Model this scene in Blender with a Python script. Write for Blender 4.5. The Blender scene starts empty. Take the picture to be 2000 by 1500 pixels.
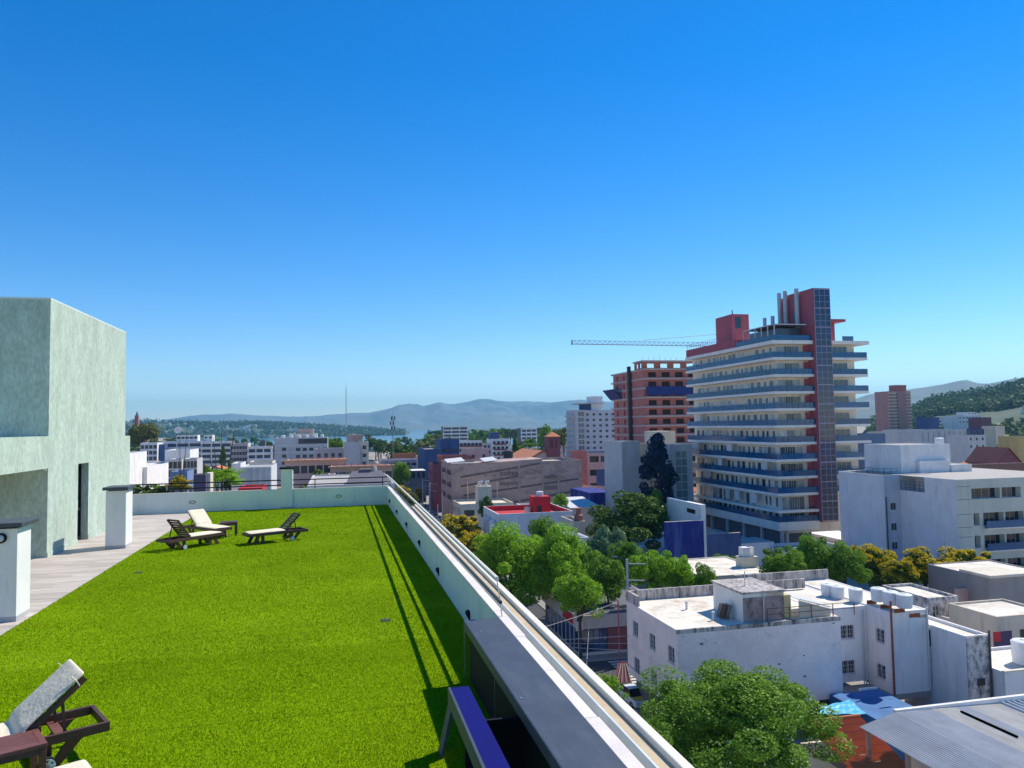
import bpy, math, random
import numpy as np
from mathutils import Vector, Matrix

random.seed(7); RNG = np.random.default_rng(11)
SC = bpy.context.scene; COL = SC.collection
R = math.radians

# ------------------------------------------------------------------ camera
FPX, CX, CY = 1480.0, 1000.0, 750.0          # focal length and centre in photo pixels (2000 x 1500)
YAW, PITCH, ROLL = R(13.05), R(3.1), 0.0168
CAMZ = 26.4                                   # eye height above the street
TZ = CAMZ - 3.3                               # level of the roof terrace
_f = Vector((math.sin(YAW) * math.cos(PITCH), math.cos(YAW) * math.cos(PITCH), math.sin(PITCH)))
_r = Vector((math.cos(YAW), -math.sin(YAW), 0))
_u = _r.cross(_f)
EYE = Vector((0, 0, CAMZ))
cam_d = bpy.data.cameras.new('camera'); cam = bpy.data.objects.new('camera', cam_d); COL.objects.link(cam)
_cr = _r * math.cos(ROLL) - _u * math.sin(ROLL); _cu = _r * math.sin(ROLL) + _u * math.cos(ROLL)
cam.matrix_world = Matrix(((_cr.x, _cu.x, -_f.x, 0), (_cr.y, _cu.y, -_f.y, 0), (_cr.z, _cu.z, -_f.z, CAMZ), (0, 0, 0, 1)))
cam_d.sensor_width = 36; cam_d.lens = 36 * FPX / 2000
cam_d.clip_start = 0.1; cam_d.clip_end = 60000
SC.camera = cam

def ray(px, py):
    v = _f * FPX + _cr * (px - CX) + _cu * (CY - py)
    return v
def PZ(px, py, z):
    v = ray(px, py); return EYE + v * ((z - CAMZ) / v.z)
def PY(px, py, y):
    v = ray(px, py); return EYE + v * (y / v.y)
def PX(px, py, x):
    v = ray(px, py); return EYE + v * (x / v.x)
def XY(px, y, py=850):                        # X at distance y for an image column
    return PY(px, py, y).x
def ZY(px, py, y):
    return PY(px, py, y).z

# ------------------------------------------------------------------ light
SUN_EL, SUN_AZ = R(50), R(66.5)               # azimuth from +Y towards +X
w = bpy.data.worlds.new('World'); SC.world = w; w.use_nodes = True
nt = w.node_tree; bg = nt.nodes['Background']
sky = nt.nodes.new('ShaderNodeTexSky'); sky.sky_type = 'NISHITA'; sky.sun_disc = False
sky.sun_elevation = SUN_EL; sky.sun_rotation = SUN_AZ
sky.altitude = 700; sky.air_density = 1.0; sky.dust_density = 0.0; sky.ozone_density = 3.0
hs = nt.nodes.new('ShaderNodeHueSaturation'); hs.inputs['Hue'].default_value = 0.507; hs.inputs['Saturation'].default_value = 1.44
nt.links.new(sky.outputs[0], hs.inputs['Color']); nt.links.new(hs.outputs[0], bg.inputs[0])
bg.inputs[1].default_value = 0.107
sd = bpy.data.lights.new('sun', 'SUN'); sd.energy = 3.7; sd.angle = R(0.53); sd.color = (1, 0.92, 0.79)
sun = bpy.data.objects.new('sun', sd); COL.objects.link(sun)
_sd = Vector((math.sin(SUN_AZ) * math.cos(SUN_EL), math.cos(SUN_AZ) * math.cos(SUN_EL), math.sin(SUN_EL)))
sun.rotation_euler = _sd.to_track_quat('Z', 'Y').to_euler()
SC.view_settings.view_transform = 'Standard'; SC.view_settings.look = 'None'
SC.view_settings.exposure = 0.68; SC.view_settings.gamma = 1.0
SC.cycles.max_bounces = 6; SC.cycles.diffuse_bounces = 4; SC.cycles.glossy_bounces = 2
SC.cycles.transparent_max_bounces = 8; SC.cycles.volume_bounces = 0
SC.cycles.use_denoising = True

# ------------------------------------------------------------------ materials
MATS = {}
def mat(name, col, rough=0.85, var=0.12, scale=1.5, bump=0.0, bscale=40.0, metal=0.0, stain=None, samt=0.5, sscale=(1.2, 1.2, 0.25),
        rnd=0.0, stretch=None, spec=0.5, alpha=1.0, fine=0.0, smin=0.5, drip=None):
    """procedural surface: base colour with two scales of noise, optional streaky stains, per-object variation, bump"""
    if name in MATS: return MATS[name]
    m = bpy.data.materials.new(name); m.use_nodes = True; MATS[name] = m
    n = m.node_tree.nodes; L = m.node_tree.links; b = n['Principled BSDF']
    b.inputs['Roughness'].default_value = rough; b.inputs['Metallic'].default_value = metal
    b.inputs['Specular IOR Level'].default_value = spec
    if alpha < 1: b.inputs['Alpha'].default_value = alpha
    geo = n.new('ShaderNodeNewGeometry'); pos = geo.outputs['Position']
    if stretch:
        mp = n.new('ShaderNodeMapping'); mp.inputs['Scale'].default_value = stretch; L.new(pos, mp.inputs[0]); pos_c = mp.outputs[0]
    else: pos_c = pos
    nz = n.new('ShaderNodeTexNoise'); nz.inputs['Scale'].default_value = scale; nz.inputs['Detail'].default_value = 6
    nz.inputs['Roughness'].default_value = 0.65
    L.new(pos_c, nz.inputs['Vector'])
    mr = n.new('ShaderNodeMapRange'); mr.inputs['From Min'].default_value = 0.3; mr.inputs['From Max'].default_value = 0.7
    mr.inputs['To Min'].default_value = 1 - var; mr.inputs['To Max'].default_value = 1 + var
    L.new(nz.outputs['Fac'], mr.inputs['Value'])
    fac = mr.outputs[0]
    if fine:
        n2 = n.new('ShaderNodeTexNoise'); n2.inputs['Scale'].default_value = bscale; n2.inputs['Detail'].default_value = 3; L.new(pos_c, n2.inputs['Vector'])
        m2 = n.new('ShaderNodeMapRange'); m2.inputs['From Min'].default_value = 0.3; m2.inputs['From Max'].default_value = 0.7
        m2.inputs['To Min'].default_value = 1 - fine; m2.inputs['To Max'].default_value = 1 + fine; L.new(n2.outputs['Fac'], m2.inputs['Value'])
        mm = n.new('ShaderNodeMath'); mm.operation = 'MULTIPLY'; L.new(fac, mm.inputs[0]); L.new(m2.outputs[0], mm.inputs[1]); fac = mm.outputs[0]
    if rnd:
        oi = n.new('ShaderNodeObjectInfo')
        m3 = n.new('ShaderNodeMapRange'); m3.inputs['To Min'].default_value = 1 - rnd; m3.inputs['To Max'].default_value = 1 + rnd
        L.new(oi.outputs['Random'], m3.inputs['Value'])
        mm = n.new('ShaderNodeMath'); mm.operation = 'MULTIPLY'; L.new(fac, mm.inputs[0]); L.new(m3.outputs[0], mm.inputs[1]); fac = mm.outputs[0]
    vm = n.new('ShaderNodeVectorMath'); vm.operation = 'SCALE'; vm.inputs[0].default_value = col[:3]; L.new(fac, vm.inputs['Scale'])
    out = vm.outputs[0]
    if stain:
        mp = n.new('ShaderNodeMapping'); mp.inputs['Scale'].default_value = sscale; L.new(pos, mp.inputs[0])
        n4 = n.new('ShaderNodeTexNoise'); n4.inputs['Scale'].default_value = 1.0; n4.inputs['Detail'].default_value = 8; n4.inputs['Roughness'].default_value = 0.7
        L.new(mp.outputs[0], n4.inputs['Vector'])
        m4 = n.new('ShaderNodeMapRange'); m4.inputs['From Min'].default_value = smin; m4.inputs['From Max'].default_value = smin + 0.2
        m4.inputs['To Max'].default_value = samt; m4.clamp = True; L.new(n4.outputs['Fac'], m4.inputs['Value'])
        mx = n.new('ShaderNodeMix'); mx.data_type = 'RGBA'; L.new(m4.outputs[0], mx.inputs['Factor'])
        L.new(out, mx.inputs[6]); mx.inputs[7].default_value = (*stain, 1); out = mx.outputs[2]
    if drip:                                  # narrow rain streaks and scabs in a second colour: (colour, amount, scale xyz, threshold)
        mp = n.new('ShaderNodeMapping'); mp.inputs['Scale'].default_value = drip[2]; L.new(pos, mp.inputs[0])
        n6 = n.new('ShaderNodeTexNoise'); n6.inputs['Scale'].default_value = 1.0; n6.inputs['Detail'].default_value = 5; n6.inputs['Roughness'].default_value = 0.6; n6.inputs['Distortion'].default_value = 0.4
        L.new(mp.outputs[0], n6.inputs['Vector'])
        m6 = n.new('ShaderNodeMapRange'); m6.inputs['From Min'].default_value = drip[3]; m6.inputs['From Max'].default_value = drip[3] + 0.1
        m6.inputs['To Max'].default_value = drip[1]; m6.clamp = True; L.new(n6.outputs['Fac'], m6.inputs['Value'])
        mx = n.new('ShaderNodeMix'); mx.data_type = 'RGBA'; L.new(m6.outputs[0], mx.inputs['Factor'])
        L.new(out, mx.inputs[6]); mx.inputs[7].default_value = (*drip[0], 1); out = mx.outputs[2]
    L.new(out, b.inputs['Base Color'])
    if bump:
        n5 = n.new('ShaderNodeTexNoise'); n5.inputs['Scale'].default_value = bscale; n5.inputs['Detail'].default_value = 4; L.new(pos_c, n5.inputs['Vector'])
        bp = n.new('ShaderNodeBump'); bp.inputs['Strength'].default_value = bump; bp.inputs['Distance'].default_value = 0.02
        L.new(n5.outputs['Fac'], bp.inputs['Height']); L.new(bp.outputs[0], b.inputs['Normal'])
    return m

def leafmat(name, c1, c2, trans=0.3, c3=None, gloss=0.012):
    if name in MATS: return MATS[name]
    m = bpy.data.materials.new(name); m.use_nodes = True; MATS[name] = m
    n = m.node_tree.nodes; L = m.node_tree.links
    for x in list(n):
        if x.type != 'OUTPUT_MATERIAL': n.remove(x)
    out = [x for x in n if x.type == 'OUTPUT_MATERIAL'][0]
    geo = n.new('ShaderNodeNewGeometry')
    cr = n.new('ShaderNodeValToRGB'); e = cr.color_ramp.elements
    e[0].position = 0.0; e[0].color = (*c1, 1); e[1].position = 0.85; e[1].color = (*c2, 1)
    if c3: k = e.new(1.0); k.color = (*c3, 1)
    nz = n.new('ShaderNodeTexNoise'); nz.inputs['Scale'].default_value = 0.6; L.new(geo.outputs['Position'], nz.inputs['Vector'])
    ad = n.new('ShaderNodeMath'); ad.operation = 'MULTIPLY_ADD'; ad.inputs[1].default_value = 0.6; L.new(geo.outputs['Random Per Island'], ad.inputs[0])
    mr = n.new('ShaderNodeMapRange'); mr.inputs['From Min'].default_value = 0.3; mr.inputs['From Max'].default_value = 0.7; mr.inputs['To Max'].default_value = 0.4
    L.new(nz.outputs['Fac'], mr.inputs['Value']); L.new(mr.outputs[0], ad.inputs[2]); L.new(ad.outputs[0], cr.inputs[0])
    d = n.new('ShaderNodeBsdfDiffuse'); t = n.new('ShaderNodeBsdfTranslucent'); g = n.new('ShaderNodeBsdfGlossy'); g.inputs['Roughness'].default_value = 0.45
    L.new(cr.outputs[0], d.inputs[0]); L.new(cr.outputs[0], t.inputs[0]); g.inputs[0].default_value = (1, 1, 1, 1)
    m1 = n.new('ShaderNodeMixShader'); m1.inputs[0].default_value = trans; L.new(d.outputs[0], m1.inputs[1]); L.new(t.outputs[0], m1.inputs[2])
    m2 = n.new('ShaderNodeMixShader'); m2.inputs[0].default_value = gloss; L.new(m1.outputs[0], m2.inputs[1]); L.new(g.outputs[0], m2.inputs[2])
    L.new(m2.outputs[0], out.inputs[0])
    return m

def glassmat(name, col, rough=0.06, alpha=1.0, metal=0.0):
    return mat(name, col, rough=rough, var=0.25, scale=0.7, alpha=alpha, spec=0.8, rnd=0.3, metal=metal)

# ------------------------------------------------------------------ mesh builder
ORG = {}
class MB:
    def __init__(s): s.v = []; s.f = []; s.sm = False
    def quad(s, a, b, c, d):
        i = len(s.v); s.v += [tuple(a), tuple(b), tuple(c), tuple(d)]; s.f.append((i, i+1, i+2, i+3)); return s
    def poly(s, pts):
        i = len(s.v); s.v += [tuple(p) for p in pts]; s.f.append(tuple(range(i, i+len(pts)))); return s
    def box(s, x0, x1, y0, y1, z0, z1):
        if x1 < x0: x0, x1 = x1, x0
        if y1 < y0: y0, y1 = y1, y0
        if z1 < z0: z0, z1 = z1, z0
        i = len(s.v)
        s.v += [(x0,y0,z0),(x1,y0,z0),(x1,y1,z0),(x0,y1,z0),(x0,y0,z1),(x1,y0,z1),(x1,y1,z1),(x0,y1,z1)]
        s.f += [tuple(i+k for k in q) for q in ((0,3,2,1),(4,5,6,7),(0,1,5,4),(1,2,6,5),(2,3,7,6),(3,0,4,7))]
        return s
    def obox(s, c, ax, ay, az):          # box with centre c and half-axis vectors
        c, ax, ay, az = map(Vector, (c, ax, ay, az)); i = len(s.v)
        for sz in (-1, 1):
            for sx, sy in ((-1,-1),(1,-1),(1,1),(-1,1)): s.v.append(tuple(c + ax*sx + ay*sy + az*sz))
        s.f += [tuple(i+k for k in q) for q in ((0,3,2,1),(4,5,6,7),(0,1,5,4),(1,2,6,5),(2,3,7,6),(3,0,4,7))]
        return s
    def bar(s, p0, p1, wd, ht, up=(0,0,1)):
        p0, p1 = Vector(p0), Vector(p1); d = p1 - p0; l = d.length; d.normalize(); up = Vector(up)
        sd = d.cross(up)
        if sd.length < 1e-4: sd = d.cross(Vector((1,0,0)))
        sd.normalize(); uu = sd.cross(d)
        return s.obox((p0+p1)/2, d*l/2, sd*wd/2, uu*ht/2)
    def tube(s, pts, r, n=8, r1=None, cap=True):
        pts = [Vector(p) for p in pts]; rings = []
        for k, p in enumerate(pts):
            a = pts[max(0,k-1)]; b = pts[min(len(pts)-1,k+1)]; d = (b-a).normalized()
            sd = d.cross(Vector((0,0,1)));
            if sd.length < 1e-3: sd = Vector((1,0,0))
            sd.normalize(); uu = sd.cross(d)
            rr = r if r1 is None else r + (r1-r)*k/(len(pts)-1)
            i = len(s.v); rings.append(i)
            for q in range(n):
                t = 2*math.pi*q/n; s.v.append(tuple(p + sd*math.cos(t)*rr + uu*math.sin(t)*rr))
        for a, b in zip(rings, rings[1:]):
            for q in range(n): s.f.append((a+q, a+(q+1)%n, b+(q+1)%n, b+q))
        if cap: s.f.append(tuple(rings[0]+q for q in range(n))[::-1]); s.f.append(tuple(rings[-1]+q for q in range(n)))
        return s
    def lathe(s, c, prof, n=16):         # prof: list of (radius, z)
        rings = []
        for r, z in prof:
            i = len(s.v); rings.append(i)
            for q in range(n):
                t = 2*math.pi*q/n; s.v.append((c[0]+r*math.cos(t), c[1]+r*math.sin(t), c[2]+z))
        for a, b in zip(rings, rings[1:]):
            for q in range(n): s.f.append((a+q, a+(q+1)%n, b+(q+1)%n, b+q))
        s.f.append(tuple(rings[0]+q for q in range(n))[::-1]); s.f.append(tuple(rings[-1]+q for q in range(n)))
        return s
    def prism(s, pts, d):                # polygon extruded by vector d
        d = Vector(d); i = len(s.v); n = len(pts)
        s.v += [tuple(p) for p in pts] + [tuple(Vector(p)+d) for p in pts]
        s.f.append(tuple(range(i, i+n))); s.f.append(tuple(range(i+2*n-1, i+n-1, -1)))
        for k in range(n): s.f.append((i+k, i+n+k, i+n+(k+1)%n, i+(k+1)%n))
        return s
    def mesh(s, name, off=(0,0,0)):
        m = bpy.data.meshes.new(name); ox, oy, oz = off
        m.from_pydata([(a-ox, b-oy, c-oz) for a, b, c in s.v], [], s.f); m.update(); return m
    def build(s, name, material, parent=None, bevel=0, smooth=False):
        """link as ONE mesh object; coordinates are in the frame of the thing the parent belongs to (world frame when top-level)"""
        off = ORG.get(parent, (0,0,0)) if parent else (0,0,0)
        me = s.mesh(name, off); me.materials.append(material)
        if smooth:
            me.polygons.foreach_set('use_smooth', [True]*len(me.polygons)); 
        o = bpy.data.objects.new(name, me); COL.objects.link(o)
        if parent: o.parent = parent; ORG[o] = off
        if bevel:
            b = o.modifiers.new('b', 'BEVEL'); b.width = bevel; b.segments = 2; b.limit_method = 'ANGLE'
        return o

def inst(name, me, parent=None, loc=(0,0,0), rz=0.0, scale=None):
    o = bpy.data.objects.new(name, me); COL.objects.link(o)
    off = ORG.get(parent, (0,0,0)) if parent else (0,0,0)
    o.location = (loc[0]-off[0], loc[1]-off[1], loc[2]-off[2]); o.rotation_euler.z = rz
    if scale: o.scale = scale
    if parent: o.parent = parent
    return o
def tag(o, label=None, cat=None, group=None, kind=None):
    if label: o['label'] = label
    if cat: o['category'] = cat
    if group: o['group'] = group
    if kind: o['kind'] = kind
    return o
def thing(name, label, cat, loc=(0,0,0), group=None, local=False):
    o = bpy.data.objects.new(name, None); COL.objects.link(o); o.location = loc; o.empty_display_size = 0.2
    ORG[o] = (0,0,0) if local else tuple(loc)
    return tag(o, label, cat, group)
def copy_tree(o, parent=None):
    c = o.copy(); COL.objects.link(c)
    if parent: c.parent = parent
    for ch in [k for k in bpy.data.objects if k.parent == o]: copy_tree(ch, c)
    return c
def npmesh(name, verts, faces, material, smooth=False):
    """fast mesh from numpy: verts (N,3), faces (M,k) with constant k"""
    me = bpy.data.meshes.new(name); nv = len(verts); nf, k = faces.shape
    me.vertices.add(nv); me.vertices.foreach_set('co', np.ascontiguousarray(verts, dtype=np.float32).ravel())
    me.loops.add(nf*k); me.loops.foreach_set('vertex_index', np.ascontiguousarray(faces, dtype=np.int32).ravel())
    me.polygons.add(nf); me.polygons.foreach_set('loop_start', np.arange(0, nf*k, k, dtype=np.int32))
    try: me.polygons.foreach_set('loop_total', np.full(nf, k, dtype=np.int32))
    except Exception: pass
    if smooth: me.polygons.foreach_set('use_smooth', np.ones(nf, dtype=bool))
    me.update(calc_edges=True); me.materials.append(material); return me
# ================================================================== roof terrace (foreground)
M_white = mat('white_render', (0.76, 0.75, 0.73), 0.9, 0.06, 1.2, bump=0.2, bscale=60, stain=(0.58, 0.57, 0.56), samt=0.35, drip=((0.5, 0.49, 0.47), 0.35, (9, 9, 1.2), 0.6))
M_par = mat('parapet_render', (0.70, 0.74, 0.72), 0.9, 0.06, 1.0, bump=0.2, bscale=70, stain=(0.50, 0.56, 0.57), samt=0.5, drip=((0.45, 0.48, 0.47), 0.5, (5, 5, 0.5), 0.6))
M_green = mat('mint_stucco', (0.43, 0.52, 0.44), 0.95, 0.18, 2.2, bump=0.6, bscale=16, stretch=(1, 1, 0.4), stain=(0.23, 0.32, 0.28), samt=0.45, sscale=(7, 7, 3.0), fine=0.16, drip=((0.52, 0.57, 0.52), 0.3, (11, 11, 4), 0.56))
M_cope = mat('granite_coping', (0.72, 0.66, 0.63), 0.7, 0.1, 4, bump=0.2, bscale=120, fine=0.18, rnd=0.06)
M_tile = mat('wood_look_tile', (0.46, 0.41, 0.365), 0.75, 0.22, 2.2, stretch=(0.5, 4, 1), rnd=0.13, fine=0.1)
M_grout = mat('tile_grout', (0.33, 0.30, 0.27), 0.9, 0.1, 3)
M_dark = mat('dark_metal', (0.010, 0.009, 0.013), 0.7, 0.15, 4, bump=0.05, spec=0.2)
M_grey = mat('slate_metal', (0.055, 0.065, 0.085), 0.5, 0.14, 2.5, bump=0.05, bscale=12, spec=0.4, stain=(0.12, 0.13, 0.15), samt=0.4, sscale=(6, 1.5, 6), drip=((0.2, 0.2, 0.2), 0.4, (14, 14, 14), 0.66))
M_steel = mat('steel', (0.6, 0.6, 0.62), 0.3, 0.1, 8, metal=0.8)
M_blue = mat('blue_panel', (0.003, 0.002, 0.13), 0.6, 0.15, 2, spec=0.15)
M_cap = mat('dark_cap', (0.05, 0.055, 0.07), 0.5, 0.15, 3)
M_tan = mat('tan_ledge', (0.50, 0.40, 0.26), 0.85, 0.12, 2, bump=0.1, stain=(0.62, 0.55, 0.42), samt=0.5, sscale=(4, 1, 4))
M_cream = mat('cream_concrete', (0.72, 0.68, 0.58), 0.85, 0.1, 3, bump=0.2, bscale=60, stain=(0.5, 0.47, 0.4), samt=0.3, sscale=(3, 3, 3))
M_wood = mat('dark_teak', (0.075, 0.032, 0.028), 0.55, 0.3, 6, stretch=(1, 8, 8), rnd=0.15)
M_woodt = mat('teak_table', (0.16, 0.062, 0.052), 0.5, 0.25, 6, stretch=(1, 8, 8), rnd=0.12)
M_cush = mat('cream_canvas', (0.74, 0.66, 0.50), 0.95, 0.08, 5, bump=0.5, bscale=22)
M_rub = mat('tyre_rubber', (0.02, 0.02, 0.02), 0.8)
M_glassd = glassmat('dark_glass', (0.012, 0.02, 0.035))

PXI = 2.09            # inner face of the side parapet
CZ = CAMZ - 2.55      # top of its coping
YF = PZ(500, 996, TZ).y   # far wall
ZFW = ZY(500, 957.5, YF)
XL = PZ(150, 1150, TZ).x  # left edge of the turf (tile border)
TX0, TX1, TY0 = -5.36, PXI, 1.5

# floor, tiles, turf
fl = MB().box(-16, 2.6, -2, YF + 0.3, TZ - 0.5, TZ - 0.012).build('terrace_floor', M_grout); tag(fl, kind='structure')
tile = MB().box(0, 1.196, 0, 0.296, -0.012, 0).mesh('floor_tile'); tile.materials.append(M_tile)
row = 0; y = 8.3
while y < YF - 0.02:
    x = TX0 - 0.01 - (0.6 if row % 2 else 1.2); k = 0
    xe = -7.45 if y < 28.5 else -11.5
    while x > xe - 1.2:
        o = inst('floor_tile', tile, fl, (x, y, TZ - 0.001 + random.uniform(-0.001, 0.001)))
        x -= 1.2
    if row % 2: o = inst('floor_tile', tile, fl, (TX0 - 0.01 - 0.6 + 0.002, y, TZ - 0.001), scale=(0.498, 1, 1))
    row += 1; y += 0.3
turf_m = mat('turf_backing', (0.18, 0.30, 0.001), 0.95, 0.2, 0.35, bump=0.9, bscale=55, fine=0.4, spec=0.05)
tb = MB().box(TX0, TX1 - 0.002, TY0, YF - 0.002, TZ - 0.011, TZ + 0.012).build('turf_mat', turf_m); tag(tb, kind='structure')
def blades(n, y0, y1, hh, ww):
    x = RNG.uniform(TX0, TX1 - 0.01, n); y = RNG.uniform(y0, y1, n)
    a = RNG.uniform(0, 2*np.pi, n); lean = RNG.uniform(0.1, 0.9, n); b = RNG.uniform(0, 2*np.pi, n)
    h = hh*RNG.uniform(0.6, 1.2, n); wd = ww*RNG.uniform(0.6, 1.2, n); z = np.full(n, TZ + 0.011)
    p0 = np.stack([x - np.cos(a)*wd, y - np.sin(a)*wd, z], 1); p1 = np.stack([x + np.cos(a)*wd, y + np.sin(a)*wd, z], 1)
    p2 = np.stack([x + np.cos(b)*lean*h, y + np.sin(b)*lean*h, z + h*np.sqrt(1 - (lean*0.8)**2)], 1)
    return np.stack([p0, p1, p2], 1).reshape(-1, 3)
vv = np.concatenate([blades(290000, 4.5, 12, 0.022, 0.0045), blades(150000, 12, 24, 0.022, 0.008), blades(70000, 24, YF, 0.022, 0.011)])
ff = np.arange(len(vv)).reshape(-1, 3)
tg = bpy.data.objects.new('turf_blades', npmesh('turf_blades', vv, ff, leafmat('turf_leaf', (0.085, 0.175, 0.002), (0.33, 0.47, 0.008), 0.3, (0.60, 0.70, 0.09), 0.0)))
COL.objects.link(tg); tag(tg, 'short bright green artificial grass covering the roof terrace', 'grass', kind='stuff')

# seams between the turf rolls: narrow darker gaps
for k, yp in enumerate((1056, 1104, 1151, 1207, 1283, 1379)):
    ys = PZ(800, yp, TZ).y; sm = MB(); pts = [(x, ys + 0.008*math.sin(x*1.3 + k)) for x in np.arange(TX0 + .05, PXI - .05, 0.6)]
    for (xa, ya), (xb, yb) in zip(pts, pts[1:]): sm.quad((xa, ya - .004, TZ + .0165), (xb, yb - .004, TZ + .0165), (xb, yb + .004, TZ + .0165), (xa, ya + .004, TZ + .0165))
    tag(sm.build('turf_seam', mat('turf_seam', (0.09, 0.16, 0.002), 0.95, spec=.05)), kind='structure')
# building under the terrace + parapets
tb_ = thing('terrace_building', 'pale parapet wall and body of the terraced roof building we stand on', 'building', (0, 0, 0))
MB().box(-16, 2.21, -2, YF + 0.3, 0, TZ - 0.51).build('wall', M_white, tb_)
# side parapet with real scupper openings, far wall
def panel(mb, side, at, u0, u1, v0, v1, holes, depth, inward=1):
    """flat wall panel with rectangular holes and reveals. side 'S','N' run along X at y=at; 'W','E' along Y at x=at"""
    us = sorted({u0, u1, *[h[0] for h in holes], *[h[1] for h in holes]}); vs = sorted({v0, v1, *[h[2] for h in holes], *[h[3] for h in holes]})
    us = [u for u in us if u0 <= u <= u1]; vs = [v for v in vs if v0 <= v <= v1]
    sg = {'S': 1, 'N': -1, 'W': 1, 'E': -1}[side]
    def P(u, v, d=0.0): return (u, at + sg*d, v) if side in 'SN' else (at + sg*d, u, v)
    flip = side in 'NW'
    def Q(a, b, c, d): mb.quad(*( (d, c, b, a) if flip else (a, b, c, d) ))
    for j in range(len(vs)-1):
        i = 0
        while i < len(us)-1:
            vm = (vs[j]+vs[j+1])/2
            def inh(i): um = (us[i]+us[i+1])/2; return any(h[0] < um < h[1] and h[2] < vm < h[3] for h in holes)
            if inh(i): i += 1; continue
            k = i
            while k+1 < len(us)-1 and not inh(k+1): k += 1
            Q(P(us[i], vs[j]), P(us[k+1], vs[j]), P(us[k+1], vs[j+1]), P(us[i], vs[j+1])); i = k+1
    for a, b, c, d in holes:
        Q(P(a, c), P(b, c), P(b, c, depth), P(a, c, depth)); Q(P(a, d, depth), P(b, d, depth), P(b, d), P(a, d))
        Q(P(a, c), P(a, c, depth), P(a, d, depth), P(a, d)); Q(P(b, c, depth), P(b, c), P(b, d), P(b, d, depth))
scup = [(PX(px, py, PXI).y, PX(px, py, PXI).z) for px, py in ((762, 980), (776, 1001), (795, 1026), (820.5, 1062), (857, 1117), (917, 1203))]
holes = []
pw = MB()
panel(pw, 'W', PXI, -2, YF + 0.3, TZ - 0.01, CZ - 0.04, holes, 0.115)
pw.box(PXI + 0.1151, 2.20, -2, YF + 0.3, TZ - 0.51, CZ - 0.041)
pw.build('side_parapet', M_par, tb_)
for yy, zz in scup:
    wl_ = MB().prism([(PXI - 0.001, yy - .07, zz - .08), (PXI - .06, yy - .07, zz + .03), (PXI - .055, yy - .07, zz + .075), (PXI - 0.001, yy - .07, zz + .09)], (0, .14, 0)).build('wall_light', M_dark, tb_)
    MB().box(PXI - .03, PXI - .0015, yy - .05, yy + .05, zz - .1, zz - .081).build('lens', M_cream, wl_)
# coping stones, slightly uneven
yy = -1.5
while yy < YF + 0.25:
    y2 = min(yy + 1.32, YF + 0.28); dx = random.uniform(-0.012, 0.012)
    MB().box(PXI - 0.004 + dx*0.3, 2.213 + dx, yy + 0.004, y2 - 0.004, CZ - 0.04, CZ + random.uniform(-0.002, 0.002)).build('coping_stone', M_cope, tb_, bevel=0.004)
    yy += 1.32
# outer ledge: gutter gap, lip, tan channel, cream kerb
YL = PX(812, 996, 2.52).y
lg = MB(); lg.box(2.201, 2.30, -2, YL, CZ - 0.5, CZ - 0.30)
lg.box(2.30, 2.318, -2, YF + 0.3, CZ - 0.52, CZ - 0.005); lg.build('gutter_lip', mat('gutter_metal', (0.62, 0.66, 0.66), 0.5, 0.1, 3), tb_)
MB().box(2.319, 2.475, -2, YL, CZ - 0.6, CZ - 0.055).build('ledge_channel', M_tan, tb_)
MB().box(2.476, 2.57, -2, YL, CZ - 0.7, CZ - 0.0).build('outer_kerb', M_cream, tb_, bevel=0.012)
# railing on the side parapet
KY = PZ(905, 1211, CZ + 0.02).y
rail = thing('parapet_railing', 'slim two-bar metal railing along the long right-hand parapet', 'railing', (PXI, 5, CZ))
MB().tube([(2.12, KY + 0.1, CZ + 0.19), (2.12, YF + 0.1, CZ + 0.19)], 0.026, 8).build('lower_rail', M_cap, rail)
MB().tube([(2.075, KY + 0.1, CZ + 0.50), (2.075, YF + 0.1, CZ + 0.50)], 0.032, 8).build('upper_rail', M_cream, rail)
for y in (KY + 0.12, YF + 0.05):
    MB().tube([(2.14, y, CZ), (2.12, y, CZ + 0.19), (2.075, y, CZ + 0.51)], 0.008, 6).build('post', M_cream, rail)
# far wall
XW0 = -13.5
fw = MB().box(XW0, 2.09, YF, YF + 0.16, TZ - 0.01, ZFW - 0.03); fw.build('far_parapet', M_par, tb_)
MB().box(XW0, 2.10, YF - 0.006, YF + 0.17, ZFW - 0.0295, ZFW).build('far_coping', M_cream, tb_)
for px, py in ((375.5, 981), (661.5, 969)):
    p = PY(px, py, YF)
    lt = MB(); n = 14; a = []; b = []
    for k in range(n):
        t = 2*math.pi*k/n; a.append((p.x + 0.13*math.cos(t), YF - 0.012, p.z + 0.065*math.sin(t))); b.append((p.x + 0.10*math.cos(t), YF - 0.014, p.z + 0.04*math.sin(t)))
    for k in range(n): lt.quad(a[k], a[(k+1)%n], b[(k+1)%n], b[k]); lt.quad(a[k], (a[k][0], YF+.01, a[k][2]), (a[(k+1)%n][0], YF+.01, a[(k+1)%n][2]), a[(k+1)%n])
    w_ = lt.build('wall_lamp', M_cap, tb_)
    MB().poly([(q[0], YF - 0.0135, q[2]) for q in b]).build('lens', M_cream, w_)
fr = thing('far_railing', 'dark two-bar railing above the far parapet wall', 'railing', (-5, YF + 0.1, ZFW))
for nm, dz in (('lower_rail', 0.16), ('upper_rail', 0.37)):
    MB().tube([(XW0, YF + 0.1, ZFW + dz), (2.09, YF + 0.1, ZFW + dz)], 0.026, 6).build(nm, M_dark, fr)
for x in (-12.5, -9.5, -0.9, 1.9): MB().tube([(x, YF + 0.1, ZFW), (x, YF + 0.1, ZFW + 0.38)], 0.018, 6).build('post', M_dark, fr)

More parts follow.
